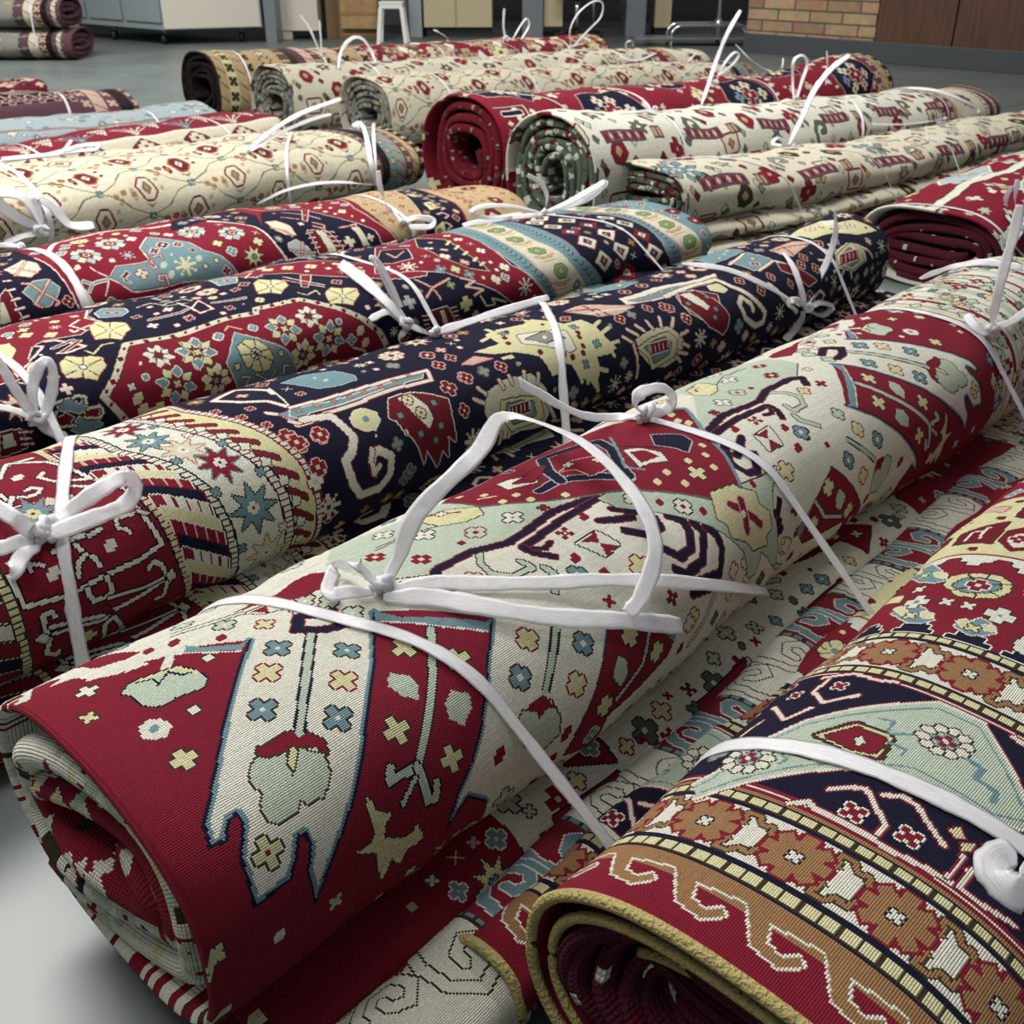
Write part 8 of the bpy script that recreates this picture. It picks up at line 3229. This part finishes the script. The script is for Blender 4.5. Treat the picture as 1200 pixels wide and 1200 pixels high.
layer('under_layer', 'F1a', e, 'F1', .25); layer('scroll_border', 'F1b', e, 'F1b')
e = rug('F2', 'rug roll with gold bound edge, tan wave border and navy and sage medallion', 'maroon_end', T=.015, turns=6, th0=2.3, rec=.03, wob=.5, seed=7, step=.12, round_=False, m=96, ds=.03, d0=.034, depth=.16)
R = ROLLS['F2']
def binding(R, d, s0, a0, a1, r=.0052, s1=None, n=120, par=e):
    P = [R.pt(s0+(0 if s1 is None else s1*math.sin((t-a0)/(a1-a0)*math.pi)), t, d, raw=True) for t in np.linspace(a0, a1, n)]; return tube('edge_binding', P, r, m_bind, par, 8)
binding(R, .002, -.002, -math.pi/2, 1.5*math.pi, .0056)
# second turn, set back, with its own bound edge
class Inner(Roll):
    pass
R2 = Roll(PRM['F2'][0], PRM['F2'][1]+.022, 1.6, seed=3); R2.a = R.a-.022; R2.h = R.h-.022; R2.x0 += R.D[0]*.004; R2.y0 += R.D[1]*.004
o = shell('second_turn', R2, MAT['F2'][0], MAT['F2'][1], e, T=.007, m=72, ds=.05)
binding(R2, .002, -.002, -math.pi/2, 1.5*math.pi, .0052)
for i, (dd, s0) in enumerate(((.045, .03), (.062, .045), (.078, .035))):
    binding(R, dd, s0, .25*i, .25*i+5.4, .0045)
layer('folded_edge', 'F2b', e, 'F2'); binding(ROLLS['F2b'], .002, -.002, -math.pi/2, 1.5*math.pi, .0055)
R3 = Roll(PRM['F2b'][0], PRM['F2b'][1]+.012, 1.5); R3.a = ROLLS['F2b'].a-.014; R3.h = ROLLS['F2b'].h-.014
layer_o = shell('folded_edge', R3, MAT['maroon_end'][0], MAT['maroon_end'][1], e, T=.006, m=40, ds=.1); binding(R3, .002, -.002, -math.pi/2, 1.5*math.pi, .005)
e = rug('N2', 'long navy rug roll with yellow star medallion and a red bracket border', 'navy_end', T=.026, th0=-1)
layer('under_layer', 'N2b', e, 'N2', .16)
e = rug('N3', 'navy rug roll with red hexagon medallion and a diamond lattice far end', 'navy_end', T=.026)
layer('under_layer', 'N3b', e, 'N3', .16)
rug('N4', 'red and navy rug roll with a teal medallion and tan flower far border', 'navy_end', T=.026)
rug('N5', 'cream lattice rug roll with small lozenges and a dark bordered far end', 'grey_end', T=.026)
rug('N6', 'red rug roll with white stepped triangles and blue fan rays', 'red_end', T=.026)
rug('N7', 'pale teal speckled rug roll with a dotted navy line on top', 'grey_end', T=.026)
rug('N8', 'mauve striped rug roll with a cream strip and a dark curled border', 'grey_end', T=.026)
rug('N9', 'dark red and mauve speckled rug roll lying alone by the open floor', 'red_end', T=.026)
e = rug('FL', 'lower of the two grey damask rug rolls stacked by the white cabinet', 'mauve_end', T=.03)
e = rug.__call__('FL2', 'upper of the two grey damask rug rolls stacked by the white cabinet', 'mauve_end', T=.03) if 'FL2' in MAT else None
if e is None:
    MAT['FL2'] = MAT['FL']; rug('FL2', 'upper of the two grey damask rug rolls stacked by the white cabinet', 'mauve_end', T=.03)
rug('Ra', 'red rug roll with wide tan borders and a thin black coiled end', 'dark_end', T=.020, turns=5, round_=False, wob=.9, rec=.01, seed=5, step=.12)
rug('Rb', 'cream rug roll with paisley hooks and a tight grey coiled end', 'grey_end', T=.022, turns=5)
rug('Rc', 'cream rug roll with lozenges and a mossy grey coiled end', 'grey_end', T=.024, turns=5, seed=3)
rug('Rd', 'dark red rug roll with navy patches and an open maroon coil', 'red_end', T=.034, turns=3.4, rec=.02, seed=9, wob=.3)
rug('Re', 'white rug roll with grey leaves and a large dark green coiled end', 'green_end', T=.026, turns=5, rec=.016, seed=6, wob=.5)
e = rug('Rf', 'flattened cream rug roll with dotted bars and blue star, on folded layers', 'green_end', T=.022, turns=4, seed=2)
layer('under_layer', 'Rf2', e, 'Rf', .2); layer('under_layer', 'Rf3', e, 'Rf', .35)
rug('Rh', 'red and cream striped rug roll with a flat maroon coiled end', 'maroon_end', T=.026, turns=5, rec=.02, seed=8, wob=.4)
# ------------------------------------------------------------------ plastic ties
def film_mat():
    m = bpy.data.materials.new('white_plastic_film'); m.use_nodes = True; nt = m.node_tree; nd = nt.nodes; lk = nt.links; b = nd['Principled BSDF']
    b.inputs['Base Color'].default_value = (*srgb(244, 243, 246), 1); b.inputs['Roughness'].default_value = .22; b.inputs['Specular IOR Level'].default_value = .6
    uv = nd.new('ShaderNodeUVMap'); uv.uv_map = 'UVMap'; mp = nd.new('ShaderNodeMapping'); mp.inputs['Scale'].default_value = (7, 40, 1); n = nd.new('ShaderNodeTexNoise'); n.inputs['Scale'].default_value = 1.5; n.inputs['Detail'].default_value = 4
    lk.new(uv.outputs[0], mp.inputs[0]); lk.new(mp.outputs[0], n.inputs['Vector'])
    r = nd.new('ShaderNodeMapRange'); r.inputs[1].default_value = .3; r.inputs[2].default_value = .7; r.inputs[3].default_value = .42; r.inputs[4].default_value = .98; lk.new(n.outputs['Fac'], r.inputs[0]); lk.new(r.outputs[0], b.inputs['Alpha'])
    bp = nd.new('ShaderNodeBump'); bp.inputs['Strength'].default_value = .45; bp.inputs['Distance'].default_value = .0015; lk.new(n.outputs['Fac'], bp.inputs['Height']); lk.new(bp.outputs[0], b.inputs['Normal'])
    b.inputs['Base Color'].default_value = (.93, .92, .95, 1)
    tl = nd.new('ShaderNodeBsdfTranslucent'); tl.inputs[0].default_value = (.95, .94, .97, 1); ms = nd.new('ShaderNodeMixShader'); ms.inputs[0].default_value = .12
    out = nd['Material Output']; lk.new(b.outputs[0], ms.inputs[1]); lk.new(tl.outputs[0], ms.inputs[2]); lk.new(ms.outputs[0], out.inputs['Surface'])
    return m
M_FILM = film_mat()
def ribbon(name, path, w, nrm, parent, closed=False, th=.0005, taper=False):
    path = np.asarray(path, float); n = len(path); V, U = [], []; prof = [(-.5, 0), (-.3, .5), (-.08, .15), (.1, .6), (.3, .2), (.5, 0), (.3, -.5), (.1, -.2), (-.08, -.6), (-.3, -.3)]
    m = len(prof); L = 0.
    for i in range(n):
        a = path[(i-1) % n] if (closed or i) else path[0]; b = path[(i+1) % n] if (closed or i < n-1) else path[-1]
        t = b-a; t /= np.linalg.norm(t)+1e-9; q = np.asarray(nrm[i] if len(np.shape(nrm)) == 2 else nrm, float); s = np.cross(t, q); s /= np.linalg.norm(s)+1e-9; q = np.cross(s, t)
        ww = w*(1+.05*math.sin(i*1.7)+.07*math.sin(i*.61)); 
        if taper: ww *= min(1, .35+i/(n*.25))*(1 if i < n-2 else .8)
        if i: L += np.linalg.norm(path[i]-path[i-1])
        for x, y in prof: V.append(path[i]+s*ww*x+q*th*2*y); U.append((L/w*.1, x+.5))
    F = [(i*m+k, i*m+(k+1) % m, ((i+1) % n)*m+(k+1) % m, ((i+1) % n)*m+k) for i in range(n if closed else n-1) for k in range(m)]
    if not closed: F += [tuple(range(m))[::-1], tuple((n-1)*m+k for k in range(m))]
    return mesh_obj(name, V, F, M_FILM, parent, U)
def hull(P):
    P = sorted(map(tuple, P)); 
    def half(it):
        h = []
        for p in it:
            while len(h) > 1 and (h[-1][0]-h[-2][0])*(p[1]-h[-2][1])-(h[-1][1]-h[-2][1])*(p[0]-h[-2][0]) <= 0: h.pop()
            h.append(p)
        return h
    return np.array(half(P)[:-1]+half(P[::-1])[:-1])
def band_path(rolls, t0, kk, off=.0025):
    R = ROLLS[rolls[0]]; O = np.array([R.x0, R.y0, 0]); S = []
    for k in rolls:
        Q = ROLLS[k]; dt = (O-np.array([Q.x0, Q.y0, 0]))@Q.D
        for th in np.linspace(0, 2*math.pi, 60, endpoint=False):
            q = Q.pt(min(max(t0+dt, .01), Q.L), th)
            nn = (q-O)@R.N; q = Q.pt(min(max(t0+dt+kk*nn, .005), Q.L), th); S.append(((q-O)@R.N, max(q[2], .002)))
    H = hull(S); c = H.mean(0); H = c+(H-c)*(1+off/np.linalg.norm(H-c, axis=1))[:, None]
    L = np.concatenate([[0], np.cumsum(np.linalg.norm(np.diff(np.vstack([H, H[:1]]), axis=0), axis=1))]); Hc = np.vstack([H, H[:1]])
    s = np.linspace(0, L[-1], 110, endpoint=False); X = np.interp(s, L, Hc[:, 0]); Z = np.interp(s, L, Hc[:, 1])
    P = np.array([O+R.D*(t0+kk*x)+R.N*x+np.array([0, 0, z]) for x, z in zip(X, Z)]); C3 = P.mean(0)
    return P, P-C3, R
for ti, (rolls, t0, kk, w, kp, ks, rb, lab) in enumerate(TIES):
    P, Nn, R = band_path(rolls, t0, kk); base = P[P[:, 2].argmin()]
    root = empty('plastic_tie', (base[0], base[1], 0), 'white plastic tie '+lab, 'plastic tie', 'plastic ties on the rug rolls')
    ribbon('band', P, w*1.5/1000, Nn, root, True)
    if kp is None: continue
    kp = np.array(kp)/1000; r = random.Random(ti)
    # the knot: a tight twist of film, built of small wraps
    V, F, U = [], [], []; ax = R.N*.8+R.D*.6; up = np.array([0, 0, 1.])
    for q in range(3):
        rad = .0062*ks*(1+.2*q); cc = kp+up*.002+R.D*r.uniform(-.006, .006)*ks; d1 = np.array([r.uniform(-1, 1), r.uniform(-1, 1), r.uniform(-.3, 1)]); d1 /= np.linalg.norm(d1); d2 = np.cross(d1, R.N+R.D*r.uniform(-1, 1)); d2 /= np.linalg.norm(d2)
        ring = [cc+rad*(math.cos(a)*d1+.8*math.sin(a)*d2) for a in np.linspace(0, 2*math.pi, 14, endpoint=False)]
        v, f = tube_geo(ring, [.0042*ks*(1+.35*math.sin(3*a+q)) for a in range(14)], 7, True); b0 = len(V); V += v; F += [tuple(x+b0 for x in y) for y in f]; U += [(i*.13 % 1, i*.31 % 1) for i in range(len(v))]
    mesh_obj('knot', V, F, M_FILM, root, U)
    for kind, wd, pts in rb:
        p = np.array(pts, float)/1000
        if len(p) < 2: continue
        pa = catmull(p, 7); 
        view = (np.array([0, -.35, .9])-pa.mean(0)); view /= np.linalg.norm(view)
        nr = np.array([view*.8+R.D*.5*math.sin(i/len(pa)*3+ti)+up*.4 for i in range(len(pa))])
        ribbon(kind, pa, wd*1.5/1000, nr, root, False, taper=True)

# ------------------------------------------------------------------ the room
EXPO = 0.45
def floor_mat():
    m = bpy.data.materials.new('polished_concrete'); m.use_nodes = True; nt = m.node_tree; nd = nt.nodes; lk = nt.links; b = nd['Principled BSDF']
    tc = nd.new('ShaderNodeTexCoord'); n = nd.new('ShaderNodeTexNoise'); n.inputs['Scale'].default_value = 1.3; n.inputs['Detail'].default_value = 8
    r = nd.new('ShaderNodeValToRGB'); r.color_ramp.elements[0].position = .35; r.color_ramp.elements[1].position = .7
    r.color_ramp.elements[0].color = (*srgb(96, 104, 102), 1); r.color_ramp.elements[1].color = (*srgb(116, 123, 120), 1)
    lk.new(tc.outputs['Object'], n.inputs['Vector']); lk.new(n.outputs['Fac'], r.inputs[0])
    # joints between big slabs
    br = nd.new('ShaderNodeTexBrick'); br.inputs['Scale'].default_value = 1; br.offset = 0; br.inputs['Brick Width'].default_value = 2.2; br.inputs['Row Height'].default_value = 2.2
    br.inputs['Mortar Size'].default_value = .006; br.inputs['Color1'].default_value = (1, 1, 1, 1); br.inputs['Color2'].default_value = (1, 1, 1, 1); br.inputs['Mortar'].default_value = (.45, .45, .45, 1)
    mp = nd.new('ShaderNodeMapping'); mp.inputs['Rotation'].default_value = (0, 0, math.radians(44)); mp.inputs['Location'].default_value = (.3, .35, 0)
    lk.new(tc.outputs['Object'], mp.inputs[0]); lk.new(mp.outputs[0], br.inputs['Vector'])
    mx = nd.new('ShaderNodeMix'); mx.data_type = 'RGBA'; mx.blend_type = 'MULTIPLY'; mx.inputs[0].default_value = 1
    lk.new(r.outputs[0], mx.inputs[6]); lk.new(br.outputs[0], mx.inputs[7]); lk.new(mx.outputs[2], b.inputs['Base Color'])
    rr = nd.new('ShaderNodeMapRange'); rr.inputs[3].default_value = .3; rr.inputs[4].default_value = .48; lk.new(n.outputs['Fac'], rr.inputs[0]); lk.new(rr.outputs[0], b.inputs['Roughness'])
    b.inputs['Specular IOR Level'].default_value = .5
    return m
def structure(o): o['kind'] = 'structure'; return o
structure(box('floor', (-7, -1.5, -.1), (7, 14, 0), floor_mat(), bev=0))
m_wall = node_mat('dark_plaster', srgb(54, 54, 56), .8)
structure(box('wall_back', (-7, 13.4, 0), (7, 13.55, 3), m_wall, bev=0))
m_ww = node_mat('pale_plaster', srgb(196, 194, 186), .8, bump=(40, .1))
structure(box('wall_left', (-7.1, -1.5, 0), (-7, 13.4, 3), m_ww, bev=0))
# right wall: oblique, its foot runs from A to B
A = np.array([1.98, 9.86]); B = np.array([6.6, 5.47]); dv = (B-A)/np.linalg.norm(B-A); rot = math.atan2(dv[1], dv[0]); Lw = float(np.linalg.norm(B-A))
brick = bpy.data.materials.new('old_brick'); brick.use_nodes = True; nt = brick.node_tree; nd = nt.nodes; lk = nt.links; bb = nd['Principled BSDF']; bb.inputs['Roughness'].default_value = .85
tc = nd.new('ShaderNodeTexCoord'); mp = nd.new('ShaderNodeMapping'); mp.inputs['Rotation'].default_value = (math.pi/2, 0, 0)
br = nd.new('ShaderNodeTexBrick'); br.inputs['Scale'].default_value = 1; br.inputs['Brick Width'].default_value = .29; br.inputs['Row Height'].default_value = .085; br.inputs['Mortar Size'].default_value = .007; br.inputs['Mortar Smooth'].default_value = .3
br.inputs['Color1'].default_value = (*srgb(178, 150, 118), 1); br.inputs['Color2'].default_value = (*srgb(134, 106, 82), 1); br.inputs['Mortar'].default_value = (*srgb(92, 80, 66), 1); br.inputs['Bias'].default_value = -.2
n1 = nd.new('ShaderNodeTexNoise'); n1.inputs['Scale'].default_value = 14; n1.inputs['Detail'].default_value = 6
mx = nd.new('ShaderNodeMix'); mx.data_type = 'RGBA'; mx.blend_type = 'OVERLAY'; mx.inputs[0].default_value = .5
bp = nd.new('ShaderNodeBump'); bp.inputs['Distance'].default_value = .01; bp.inputs['Strength'].default_value = .8; bp.invert = True
cb = nd.new('ShaderNodeCombineXYZ'); sx = nd.new('ShaderNodeSeparateXYZ'); lk.new(tc.outputs['Object'], sx.inputs[0]); lk.new(sx.outputs[0], cb.inputs[0]); lk.new(sx.outputs[2], cb.inputs[1])
lk.new(cb.outputs[0], br.inputs['Vector']); lk.new(tc.outputs['Object'], n1.inputs['Vector']); lk.new(br.outputs['Color'], mx.inputs[6]); lk.new(n1.outputs['Color'], mx.inputs[7]); lk.new(mx.outputs[2], bb.inputs['Base Color'])
lk.new(br.outputs['Fac'], bp.inputs['Height']); lk.new(bp.outputs[0], bb.inputs['Normal'])
LB = 1.16
structure(box('wall_right', (0, 0, 0), (LB, .25, 3), brick, rot=rot, loc=(A[0], A[1], 0), bev=0))
m_base = node_mat('slate_baseboard', srgb(66, 72, 74), .5)
structure(box('baseboard_right', (0, -.03, 0), (Lw, -.002, .15), m_base, rot=rot, loc=(A[0], A[1], 0), bev=.004))
m_wood = bpy.data.materials.new('dark_wood'); m_wood.use_nodes = True; nt = m_wood.node_tree; nd = nt.nodes; lk = nt.links; b = nd['Principled BSDF']; b.inputs['Roughness'].default_value = .55
tc = nd.new('ShaderNodeTexCoord'); mp = nd.new('ShaderNodeMapping'); mp.inputs['Scale'].default_value = (30, 30, 2); w = nd.new('ShaderNodeTexNoise'); w.inputs['Scale'].default_value = 1.5; w.inputs['Detail'].default_value = 6
r = nd.new('ShaderNodeValToRGB'); r.color_ramp.elements[0].color = (*srgb(66, 42, 26), 1); r.color_ramp.elements[1].color = (*srgb(96, 62, 40), 1); r.color_ramp.elements[0].position = .3; r.color_ramp.elements[1].position = .7
lk.new(tc.outputs['Object'], mp.inputs[0]); lk.new(mp.outputs[0], w.inputs['Vector']); lk.new(w.outputs['Fac'], r.inputs[0]); lk.new(r.outputs[0], b.inputs['Base Color'])
x = LB
for i, wd in enumerate((.62, .66, .66, .66, .66, .66, .66, .66)):
    if x+wd > Lw: break
    structure(box('trim_%d' % (i+1), (x+.006, 0, .12), (x+wd-.006, .04, 3), m_wood, rot=rot, loc=(A[0], A[1], 0), bev=.003)); x += wd
structure(box('wall_right_back', (LB, .041, 0), (Lw, .25, 3), m_wall, rot=rot, loc=(A[0], A[1], 0), bev=0))
# lights: rows of ceiling panels
def area(loc, sx, sy, e, col=(1, .98, .94), rz=0.):
    l = bpy.data.lights.new('ceiling_panel_light', 'AREA'); l.shape = 'RECTANGLE'; l.size = sx; l.size_y = sy; l.energy = e; l.color = col
    o = bpy.data.objects.new('ceiling_panel_light', l); C.objects.link(o); o.location = loc; o.rotation_euler = (0, 0, rz)
area((-1.9, 2.7, 2.9), 1.7, .8, 125)
area((1.0, 4.0, 2.9), 1.3, .5, 62)
area((-1.0, .7, 2.9), 1.3, .5, 24)
area((-3.6, 7.4, 2.9), 1.3, .5, 110)
area((.3, 7.6, 2.9), 1.3, .5, 60)
w = bpy.data.worlds.new('world'); scene.world = w; w.use_nodes = True
w.node_tree.nodes['Background'].inputs[0].default_value = (.9, .95, 1, 1); w.node_tree.nodes['Background'].inputs[1].default_value = .15
# ------------------------------------------------------------------ far furniture
m_grey = node_mat('grey_laminate', srgb(150, 160, 164), .45); m_cream = node_mat('cream_laminate', srgb(206, 200, 186), .45); m_beige = node_mat('beige_laminate', srgb(196, 182, 146), .5)
m_black = node_mat('black_plastic', srgb(26, 26, 27), .5); m_white = node_mat('white_plastic', srgb(226, 226, 222), .4); m_card = node_mat('cardboard', srgb(168, 138, 98), .85, noise=(8, srgb(150, 120, 84), .4, .6)); m_card2 = node_mat('brown_cardboard', srgb(112, 92, 64), .85)
m_tape = node_mat('packing_tape', srgb(150, 112, 70), .35); m_chrome = node_mat('chrome', (.8, .8, .82), .12, metal=1); m_steel = node_mat('grey_steel', srgb(128, 134, 138), .35, metal=.3)
def prism(name, foot, z0, z1, mat, parent):
    n = len(foot); V = [(x, y, z0) for x, y in foot]+[(x, y, z1) for x, y in foot]
    F = [tuple(range(n))[::-1], tuple(range(n, 2*n))]+[(i, (i+1) % n, n+(i+1) % n, n+i) for i in range(n)]
    return mesh_obj(name, V, F, mat, parent, smooth=False)
def caster(x, y, parent, z=.13):
    V, F = tube_geo([(x-.018, y, .045), (x+.018, y, .045)], .045, 16); o = mesh_obj('caster', V, F, m_black, parent)
    mesh_obj('caster_fork', *tube_geo([(x, y, .05), (x+.01, y, .10), (x, y, z)], [.012, .022, .03], 8), m_steel, parent)
e = empty('mobile_cabinet', (-3.1, 10.4, 0), 'grey and cream cabinet raised on black casters behind the tan bordered roll', 'cabinet')
prism('body', [(-4.5, 11.5), (-3.1, 10.4), (-2.29, 10.72), (-3.6, 11.9)], .13, 1.0, m_grey, e)
prism('door', [(-3.09, 10.385), (-2.30, 10.70), (-2.305, 10.715), (-3.095, 10.40)], .14, .98, m_cream, e)
for i in range(3): prism('side_panel', [(-4.45+.46*i, 11.448-.361*i), (-4.03+.46*i, 11.118-.361*i), (-4.035+.46*i, 11.108-.361*i), (-4.455+.46*i, 11.438-.361*i)], .19, .95, m_grey, e)
for x, y in ((-3.75, 11.0), (-3.15, 10.55), (-2.5, 10.78), (-4.3, 11.4)): caster(x, y, e)
prism('divider', [(-2.27, 10.75), (-2.17, 10.75), (-2.15, 11.5), (-2.25, 11.5)], 0, 1., m_steel, e)
e = empty('low_cabinet', (-2.0, 11.0, 0), 'cream box cabinet on small feet between the wheeled cabinet and cardboard', 'cabinet')
box('body', (-2.21, 11, .08), (-1.82, 11.5, .9), m_cream, e); box('foot', (-2.19, 11.02, 0), (-2.08, 11.12, .08), m_cream, e); box('foot', (-1.92, 11.3, 0), (-1.84, 11.4, .08), m_cream, e)
e = empty('cardboard_box', (-1.66, 11.2, 0), 'dark brown tall cardboard box left of the open tan one', 'box')
box('carton', (-1.76, 11.1, 0), (-1.48, 11.45, .7), m_card2, e, bev=.003); box('tape', (-1.64, 11.095, .0), (-1.6, 11.1, .7), m_tape, e, bev=0)
e = empty('cardboard_box', (-1.4, 11.0, 0), 'lower brown cardboard box right beside the white plastic stool', 'box')
box('carton', (-1.60, 10.95, 0), (-1.25, 11.09, .10), m_card2, e, bev=.003); box('tape', (-1.60, 10.945, .045), (-1.25, 10.95, .06), m_tape, e, bev=0)
e = empty('cardboard_box', (-1.4, 10.95, .1), 'tan cardboard box with a taped fold, stacked beside the white stool', 'box')
o = prism('carton', [(-1.59, 10.9), (-1.25, 10.88), (-1.23, 11.08), (-1.57, 11.09)], .105, .55, m_card, e); prism('tape', [(-1.59, 10.894), (-1.25, 10.874), (-1.25, 10.88), (-1.59, 10.9)], .22, .25, m_tape, e)
# plastic stool
e = empty('plastic_stool', (-1.09, 10.7, 0), 'small white plastic stool with splayed legs beside the cardboard boxes', 'stool')
box('seat', (-1.20, 10.58, .325), (-.98, 10.80, .35), m_white, e, bev=.01); box('apron', (-1.195, 10.585, .29), (-.985, 10.795, .327), m_white, e, bev=.006)
for sx in (-1, 1):
    for sy in (-1, 1):
        cx, cy = -1.09, 10.69; V = []
        for z, s in ((0, .125), (.30, .095)):
            for a, b in ((-1, -1), (1, -1), (1, 1), (-1, 1)): V.append((cx+sx*s+a*.016, cy+sy*s+b*.016, z))
        mesh_obj('leg', V, [(3, 2, 1, 0), (4, 5, 6, 7), (0, 1, 5, 4), (1, 2, 6, 5), (2, 3, 7, 6), (3, 0, 4, 7)], m_white, e, smooth=False)
# desks
e = empty('office_desk', (-1.0, 11.6, 0), 'grey office desk with a pale side panel right of the white stool', 'desk')
box('modesty_panel', (-1.75, 12.0, .06), (-.99, 12.02, .7), m_steel, e); box('side_panel', (-.99, 11.3, 0), (-.87, 12.0, .72), m_grey, e); box('desktop', (-1.8, 11.25, .72), (-.87, 12.05, .75), m_grey, e)
e = empty('cupboard', (-.52, 11.3, 0), 'beige cupboard with two doors and a black plinth', 'cupboard')
box('body', (-.85, 11.3, .085), (-.19, 11.8, .75), m_beige, e); box('door', (-.845, 11.28, .09), (-.545, 11.3, .74), m_beige, e); box('door', (-.53, 11.28, .09), (-.195, 11.3, .74), m_beige, e); box('plinth', (-.83, 11.36, 0), (-.2, 11.7, .085), m_black, e, bev=0)
e = empty('office_desk', (.1, 11.5, 0), 'grey office desk with a beige drawer unit, left of the chrome legs', 'desk')
box('side_panel', (.10, 11.3, 0), (.30, 11.9, .72), m_steel, e); box('drawer_unit', (.31, 11.35, .09), (.49, 11.85, .7), m_beige, e); box('desktop', (.08, 11.25, .72), (1.3, 12, .75), m_steel, e); box('side_panel', (1.10, 11.3, 0), (1.29, 11.9, .72), m_steel, e); tube('leg', [(.79, 11.4, 0), (.79, 11.4, .72)], .018, m_chrome, e)
e = empty('office_chair', (.62, 11.2, 0), 'black office chair with chrome post under the grey desk', 'chair')
tube('post', [(.62, 11.2, .05), (.62, 11.2, .4)], .02, m_chrome, e); box('seat', (.42, 11.0, .4), (.82, 11.4, .47), m_black, e, bev=.02)
for k in range(5):
    a = k*1.257; tube('base_arm', [(.62, 11.2, .08), (.62+.22*math.cos(a), 11.2+.22*math.sin(a), .05)], .014, m_black, e); mesh_obj('caster', *tube_geo([(.60+.23*math.cos(a), 11.2+.23*math.sin(a), .022), (.64+.23*math.cos(a), 11.2+.23*math.sin(a), .022)], .022, 10), m_black, e)
e = empty('cupboard', (1.4, 11.4, 0), 'narrow beige cupboard behind the chrome frame stand', 'cupboard')
box('body', (1.40, 11.5, .07), (1.56, 11.9, .75), m_beige, e); box('plinth', (1.41, 11.55, 0), (1.55, 11.85, .07), m_black, e, bev=0)
e = empty('display_stand', (1.86, 10.4, 0), 'chrome tube stand with curved legs in front of the brick wall', 'stand')
tube('post', [(1.84, 10.42, .02), (1.84, 10.42, 1.1)], .017, m_chrome, e, 12)
for dy in (0, .28):
    tube('foot_loop', catmull([(1.42, 10.36+dy, .0), (1.42, 10.36+dy, .10), (1.47, 10.36+dy, .16), (1.58, 10.36+dy, .17), (1.95, 10.36+dy, .17), (2.08, 10.36+dy, .15), (2.13, 10.36+dy, .09), (2.13, 10.36+dy, 0)], 6), .013, m_chrome, e, 10)
mesh_obj('collar', *tube_geo([(1.84, 10.42, .15), (1.84, 10.42, .22)], .03, 12), m_chrome, e)
box('shelf', (1.1, 10.34, .055), (2.12, 10.64, .07), m_steel, e)

scene.view_settings.view_transform = 'Standard'; scene.view_settings.look = 'None'; scene.view_settings.gamma = 1
scene.view_settings.use_curve_mapping = False; scene.view_settings.exposure = EXPO
